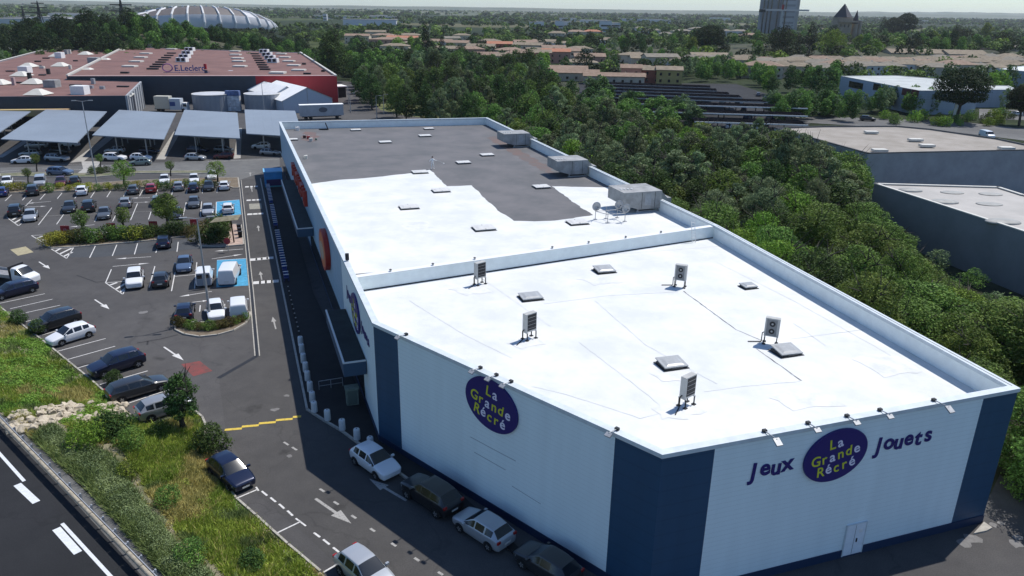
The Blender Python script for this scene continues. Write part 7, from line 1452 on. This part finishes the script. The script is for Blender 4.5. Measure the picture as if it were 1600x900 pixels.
# ================================================================== HILLS, FAR WOODS AND SCATTERED TREES
def hill(name, cx, cy, rx, ry, h, m, n=48, k=14, sx=0):
    V = []; F = []
    for j in range(k+1):
        r = 1-j/k
        for i in range(n):
            a = 2*math.pi*i/n; x, y = cx+rx*r*math.cos(a), cy+ry*r*math.sin(a); z = h*(math.cos(math.pi*r)*.5+.5)*(1+.25*mnoise.noise(Vector((x*.01, y*.01, h)))); V.append((x, y, z-.3 if j == 0 else z))
    for j in range(k):
        for i in range(n): F.append((j*n+i, j*n+(i+1) % n, (j+1)*n+(i+1) % n, (j+1)*n+i))
    struct(MB().add(V, F).build(name, m, None, True))
HILLM = mat('hill_scrub', (.025, .035, .014), .95, col2=(.07, .07, .04), vscale=.05)
h1 = at_dist(215, 60, 450); hill('hill', h1.x, 455, 110, 75, 13, HILLM)
h2 = at_dist(1300, 60, 560); hill('hill', h2.x+30, 600, 300, 190, 9, HILLM)
def hz(x, y):
    out = 0
    for cx, cy, rx, ry, h in ((h1.x, 455, 110, 75, 13), (h2.x+30, 600, 300, 190, 9)):
        r = math.hypot((x-cx)/rx, (y-cy)/ry)
        if r < 1: out = max(out, h*(math.cos(math.pi*r)*.5+.5))
    return out
HZ_ = mat('far_ridge', (.055, .075, .04), .95, col2=(.12, .12, .08), vscale=.003)
def ridge(name, Y, xa, xb, h, dep, seed, m=HZ_, base=.3):
    n = 160; V = []; F = []
    for i in range(n+1):
        x = xa+(xb-xa)*i/n; u = i/n; z = h*(base+.7*(.5+.5*mnoise.noise(Vector((u*6+seed, seed, 0))))+.15*mnoise.noise(Vector((u*30, seed, 0))))*min(1, 8*min(u, 1-u)+.05)
        V += [(x, Y, -.2), (x, Y+dep*.5, z), (x, Y+dep, -.2)]
    for i in range(n):
        for k in range(2): F.append((i*3+k, (i+1)*3+k, (i+1)*3+k+1, i*3+k+1))
    struct(MB().add(V, F).build(name, m, None, True))
ridge('hills', 7000, -9500, 9500, 60, 2500, 3.3); ridge('hills', 9000, -9500, 11000, 55, 2000, 8.1); ridge('mountains', 9800, 3600, 11900, 92, 1900, 1.7, base=.5); ridge('mountains', 9900, -11900, -6400, 80, 1900, 5.7)
ridge('hills', 3600, -3000, 400, 22, 900, 12.2)
SOLID = []
for P_ in (A_, B_, C_, D_, E_):
    cx_ = sum(p.x for p in P_)/len(P_); cy_ = sum(p.y for p in P_)/len(P_); SOLID.append([(cx_+(p.x-cx_)*1.12, cy_+(p.y-cy_)*1.25) for p in P_])
def clear(x, y):
    q_ = proj((x, y, 0))
    px, py = q_
    if -30 < px < 545 and 70 < py: return False                       # shopping centre and car park
    if 905 < px < 1262 and 127 < py < 210: return False
    if any(inpoly(x, y, q) for q in SOLID): return False
    if py > 126 and px < 760: return False
    k = .065*y if x < 150 else .045*y
    return not any(abs(x-a) < r and -k < y-b < 5 for a, b, r in HOUSES)
KINDS = {'dark': ('dark green leafy tree', ['dark0', 'dark1', 'dark2']), 'mid': ('mid green leafy tree', ['mid0', 'mid1', 'mid2']), 'bright': ('bright green leafy tree', ['bright0', 'bright1', 'round']), 'silver': ('silvery green tree', ['silver0', 'silver1']), 'pine': ('dark rounded pine', ['dpine', 'darkround'])}
cnt = 0
for _ in range(4000):
    if cnt >= 230: break
    Y = random.uniform(250, 640); X = random.uniform(-.72, .72)*Y
    if not clear(X, Y): continue
    px, py = proj((X, Y, 0))
    if Y < 345 and px < 900 and py > 100 and px > 700 and random.random() < .3: continue
    if 1180 < px < 1620 and 100 < py < 142: continue
    if 975 < px < 1060 and 118 < py < 140: continue
    if 830 < px < 985 and 122 < py < 135: continue
    if hz(X, Y) > 1 and X < 0: continue
    kind = random.choices(list(KINDS), [5, 4, 2, 1, 3])[0]; nm, ks = KINDS[kind]
    tree(random.choice(ks), (X, Y, hz(X, Y)-.2), random.uniform(.8, 1.35), nm+' scattered among the houses in the middle distance', nm+'s in the middle distance'); cnt += 1
for i in range(60):
    x = random.uniform(1040, 1330); y = random.uniform(124, 150) if x > 1180 else random.uniform(112, 128)
    if x > 1310: continue
    tree(random.choice(['dark0', 'mid0', 'mid1', 'mid2', 'dark1', 'silver0', 'bright0']), G(x, y), random.uniform(.8, 1.15), 'leafy tree between the dark solar roofs and the packed estate', 'trees between the solar lot and the estate')
for i in range(46):
    x = random.uniform(-10, 560); Y = random.uniform(352, 385); X = at_dist(x, 60, Y).x; tree(random.choice(['dark0', 'mid0', 'mid1', 'dark1', 'dark2', 'silver0']), (X, Y, 0), random.uniform(.7, 1.1)*(1.2 if x > 440 else 1), 'leafy tree in the row right behind the red roofed mall', 'trees right behind the mall')
for i in range(150):
    a = random.uniform(0, 6.28); r = math.sqrt(random.random())*.93; X, Y = h1.x+105*r*math.cos(a), 452+72*r*math.sin(a)
    px, py = proj((X, Y, 8))
    if px > 330 and random.random() < .5: continue
    dark = px < 215; k = random.choice(['dpine', 'dpine', 'dark0']) if dark else random.choice(['mid0', 'dark1', 'mid1', 'dark0']); tree(k, (X, Y, hz(X, Y)-.3), random.uniform(1.15, 1.6)*(1 if px < 240 else .8), ('dark pine' if dark else 'leafy green tree')+' on the wooded hill between the mall and the stadium', ('dark pines' if dark else 'leafy trees')+' on the wooded hill')
for x, y, ty, k, l in [(1262, 98, 36, 'cyp1', 'broad black green cypress left of the castle'), (1218, 100, 42, 'darkround', 'big black green tree between the tower block and the broad cypress'), (1243, 99, 56, 'cyp0', 'slim cypress between two dark masses'), (1297, 98, 50, 'round', 'large bright green round tree before the castle'), (1364, 96, 66, 'round', 'bright yellow green round tree right of the castle'), (1338, 92, 58, 'bright0', 'mid green tree right below the castle'), (1425, 95, 63, 'darkround', 'dark dome shaped tree right of the bright round tree'), (1502, 90, 50, 'darkround', 'dark round tree left of the orange house'), (1560, 90, 52, 'darkround', 'dark round tree between the orange and cream houses'), (1376, 66, 25, 'cyp1', 'dark cypress clump right of the castle'), (1412, 62, 20, 'pine1', 'far umbrella pine on the skyline right of the castle'), (1394, 62, 27, 'pine0', 'lower far umbrella pine on the skyline'), (1455, 80, 48, 'bright1', 'bright green tree behind the dark dome shaped tree'), (1395, 80, 52, 'mid0', 'mid green tree between the bright round tree and the dark dome'), (1106, 92, 42, 'pine0', 'dark umbrella pine on the slope at the middle right'), (1080, 94, 58, 'bright0', 'bright green tree left of the slim dark conifers at the middle right'), (1127, 95, 64, 'cyp0', 'slim dark conifer beside the bright green slope trees'), (1192, 104, 80, 'cyp0', 'dark pointed tree at the foot of the tower block'), (978, 84, 54, 'dpine', 'dark round pine near the centre right above the terrace'), (884, 84, 72, 'round', 'small yellow green tree above the tiled houses'), (939, 63, 45, 'cyp0', 'small far cypress left of the tall white blocks'), (1490, 70, 38, 'dpine', 'far dark tree mass on the right skyline'), (1538, 66, 34, 'bright0', 'far tree group beside the right skyline')]:
    H_ = height(x, y, ty); base = {'cyp0': 11, 'cyp1': 10, 'pine0': 11, 'pine1': 12, 'dpine': 11, 'round': 8, 'darkround': 8}.get(k, 9); p = G(x, y); s = H_/base; tt = tree(k, (p.x, p.y, hz(p.x, p.y)*.3), s, l, None, 'cypress' if k[:3] == 'cyp' else 'tree')
    if k in ('round', 'darkround'): tt.scale = (s*1.0, s*1.0, s)
def woods(name, label, N, Y0, Y1, size, hgt, per, pw=1.0):
    r = rng.random(N)**pw; Y = Y0+(Y1-Y0)*r; X = rng.uniform(-.76, .76, N)*Y; C = []; D_ = []; MI = []
    for i in range(N):
        x, y = float(X[i]), float(Y[i])
        if not clear(x, y): continue
        if mnoise.noise(Vector((x*.0035, y*.0035, 4.4))) < -.22 and y > 900: continue
        q_ = proj((x, y, 0))
        if 290 < q_[0] < 345 and 55 < q_[1] < 80: continue
        rr = hgt*random.uniform(.45, .85); z = hz(x, y)+rr*.75; d = rng.normal(0, 1, (per, 3)); d /= np.linalg.norm(d, axis=1, keepdims=True); d[:, 2] = np.abs(d[:, 2])*1.0-.25
        C.append(np.array([x, y, z])+d*np.array([rr, rr, rr*random.uniform(.75, 1.1)])*rng.uniform(.8, 1.05, (per, 1))); D_.append(d); MI += [random.choices([0, 1, 2, 3, 4], [9, 3, .8, .8, 4])[0]]*per
    V, F = leaves(np.concatenate(C), np.concatenate(D_), size, up=.5, jitter=.6, aspect=.8)
    o = obj(name, npmesh(name, V, F, [LF['dark'], LF['mid'], LF['bright'], LF['silver'], LF['pine']], MI)); tag(o, label, 'woodland', kind='stuff')
woods('middle_woods', 'mixed woodland filling the middle distance between houses', 1500, 330, 900, 1.5, 7, 150, .8)
woods('far_woods', 'distant woodland fading across the plain', 5200, 850, 3600, 4.5, 9, 34, .9)
woods('horizon_woods', 'hazy treelines near the horizon', 3600, 3000, 7000, 14, 13, 14, 1.0)
FW = mat('far_light_patch', (.5, .48, .44), .9)
for i in range(170):
    px_ = random.uniform(60, 560); Y = random.uniform(388, 520); X = at_dist(px_, 60, Y).x
    if proj((X, Y, hz(X, Y)+9))[1] > 4: tree(random.choice(['dark0', 'mid0', 'mid1', 'dark1', 'dpine']), (X, Y, hz(X, Y)-.3), random.uniform(.75, 1.15), 'leafy tree on the low slope between the mall and the stadium', 'trees on the low slope before the stadium')
for x0, x1, y0, y1, n in [(905, 1000, 168, 200, 22), (1000, 1085, 186, 206, 14), (905, 950, 140, 168, 8)]:
    for i in range(n):
        x, y = random.uniform(x0, x1), random.uniform(y0, y1); tree(random.choice(['silver0', 'mid0', 'mid2', 'dark1']), G(x, y), random.uniform(.85, 1.1), 'leafy tree hiding the left end of the dark solar roofs', 'trees at the left end of the dark solar roofs', sz=random.uniform(.6, .85))
plant_later()
# ---- far left car lot and blue roofed hall
c0 = G(20, 76); flat_building('hall', 'pale blue far hall with tan lot behind the red roofed mall', [G(22, 74, 5), G(90, 74, 5), G(92, 62, 5), G(24, 60, 5)], 5, mat('far_blue', (.16, .25, .33), .6), mat('far_bluish_roof', (.14, .19, .2), .7), STEEL, .1, 'hall')
flat_building('hall', 'far hall with pale facade above the blue one at the left', [G(38, 48, 8), G(72, 48, 8), G(72, 40, 8), G(38, 40, 8)], 8, mat('far_facade', (.4, .4, .4), .7), CONC, CONC, .1, 'hall')
struct(MB().sheet([G(-60, 96, .02), G(60, 82, .02), G(110, 72, .02), G(110, 56, .02), G(-60, 52, .02)]).build('car_lot', ASPHG))
for k in range(90):
    x = random.uniform(-5, 30) if k < 60 else random.uniform(0, 60); y = random.uniform(56, 92) if k < 60 else random.uniform(76, 86)
    if y > 92-(x*.25): continue
    c_ = random.choice(['white', 'silver', 'grey', 'navy']); p = G(x, y); t = empty('parked_car', p, random.uniform(1.2, 1.5), {'white': 'white', 'silver': 'silver', 'grey': 'grey', 'navy': 'dark blue'}[c_]+' car in the crowded far lot at the left picture edge', 'car', c_+' cars in the crowded far lot')
    obj('body', cmesh(('hatch', 1, 0, 'car_paint_'+c_), lambda: None) or cmesh(('fb', c_), lambda: MB().add(*CARG[('hatch', 1)][1][0]).mesh('body', paint(c_), True)), t)
# ---- air
HZM = bpy.data.materials.new('haze'); HZM.use_nodes = True; n_ = HZM.node_tree.nodes; n_.remove(n_['Principled BSDF']); pv = n_.new('ShaderNodeVolumePrincipled'); pv.inputs['Density'].default_value = 0.000045; pv.inputs['Color'].default_value = (.86, .94, 1.0, 1); pv.inputs['Anisotropy'].default_value = 0.2
HZM.node_tree.links.new(pv.outputs[0], n_['Material Output'].inputs['Volume'])
hb = MB().box((0, 5970, 54), (24100, 12200, 112)).build('haze', HZM); hb['kind'] = 'stuff'; hb['label'] = 'pale blue summer haze in the air'
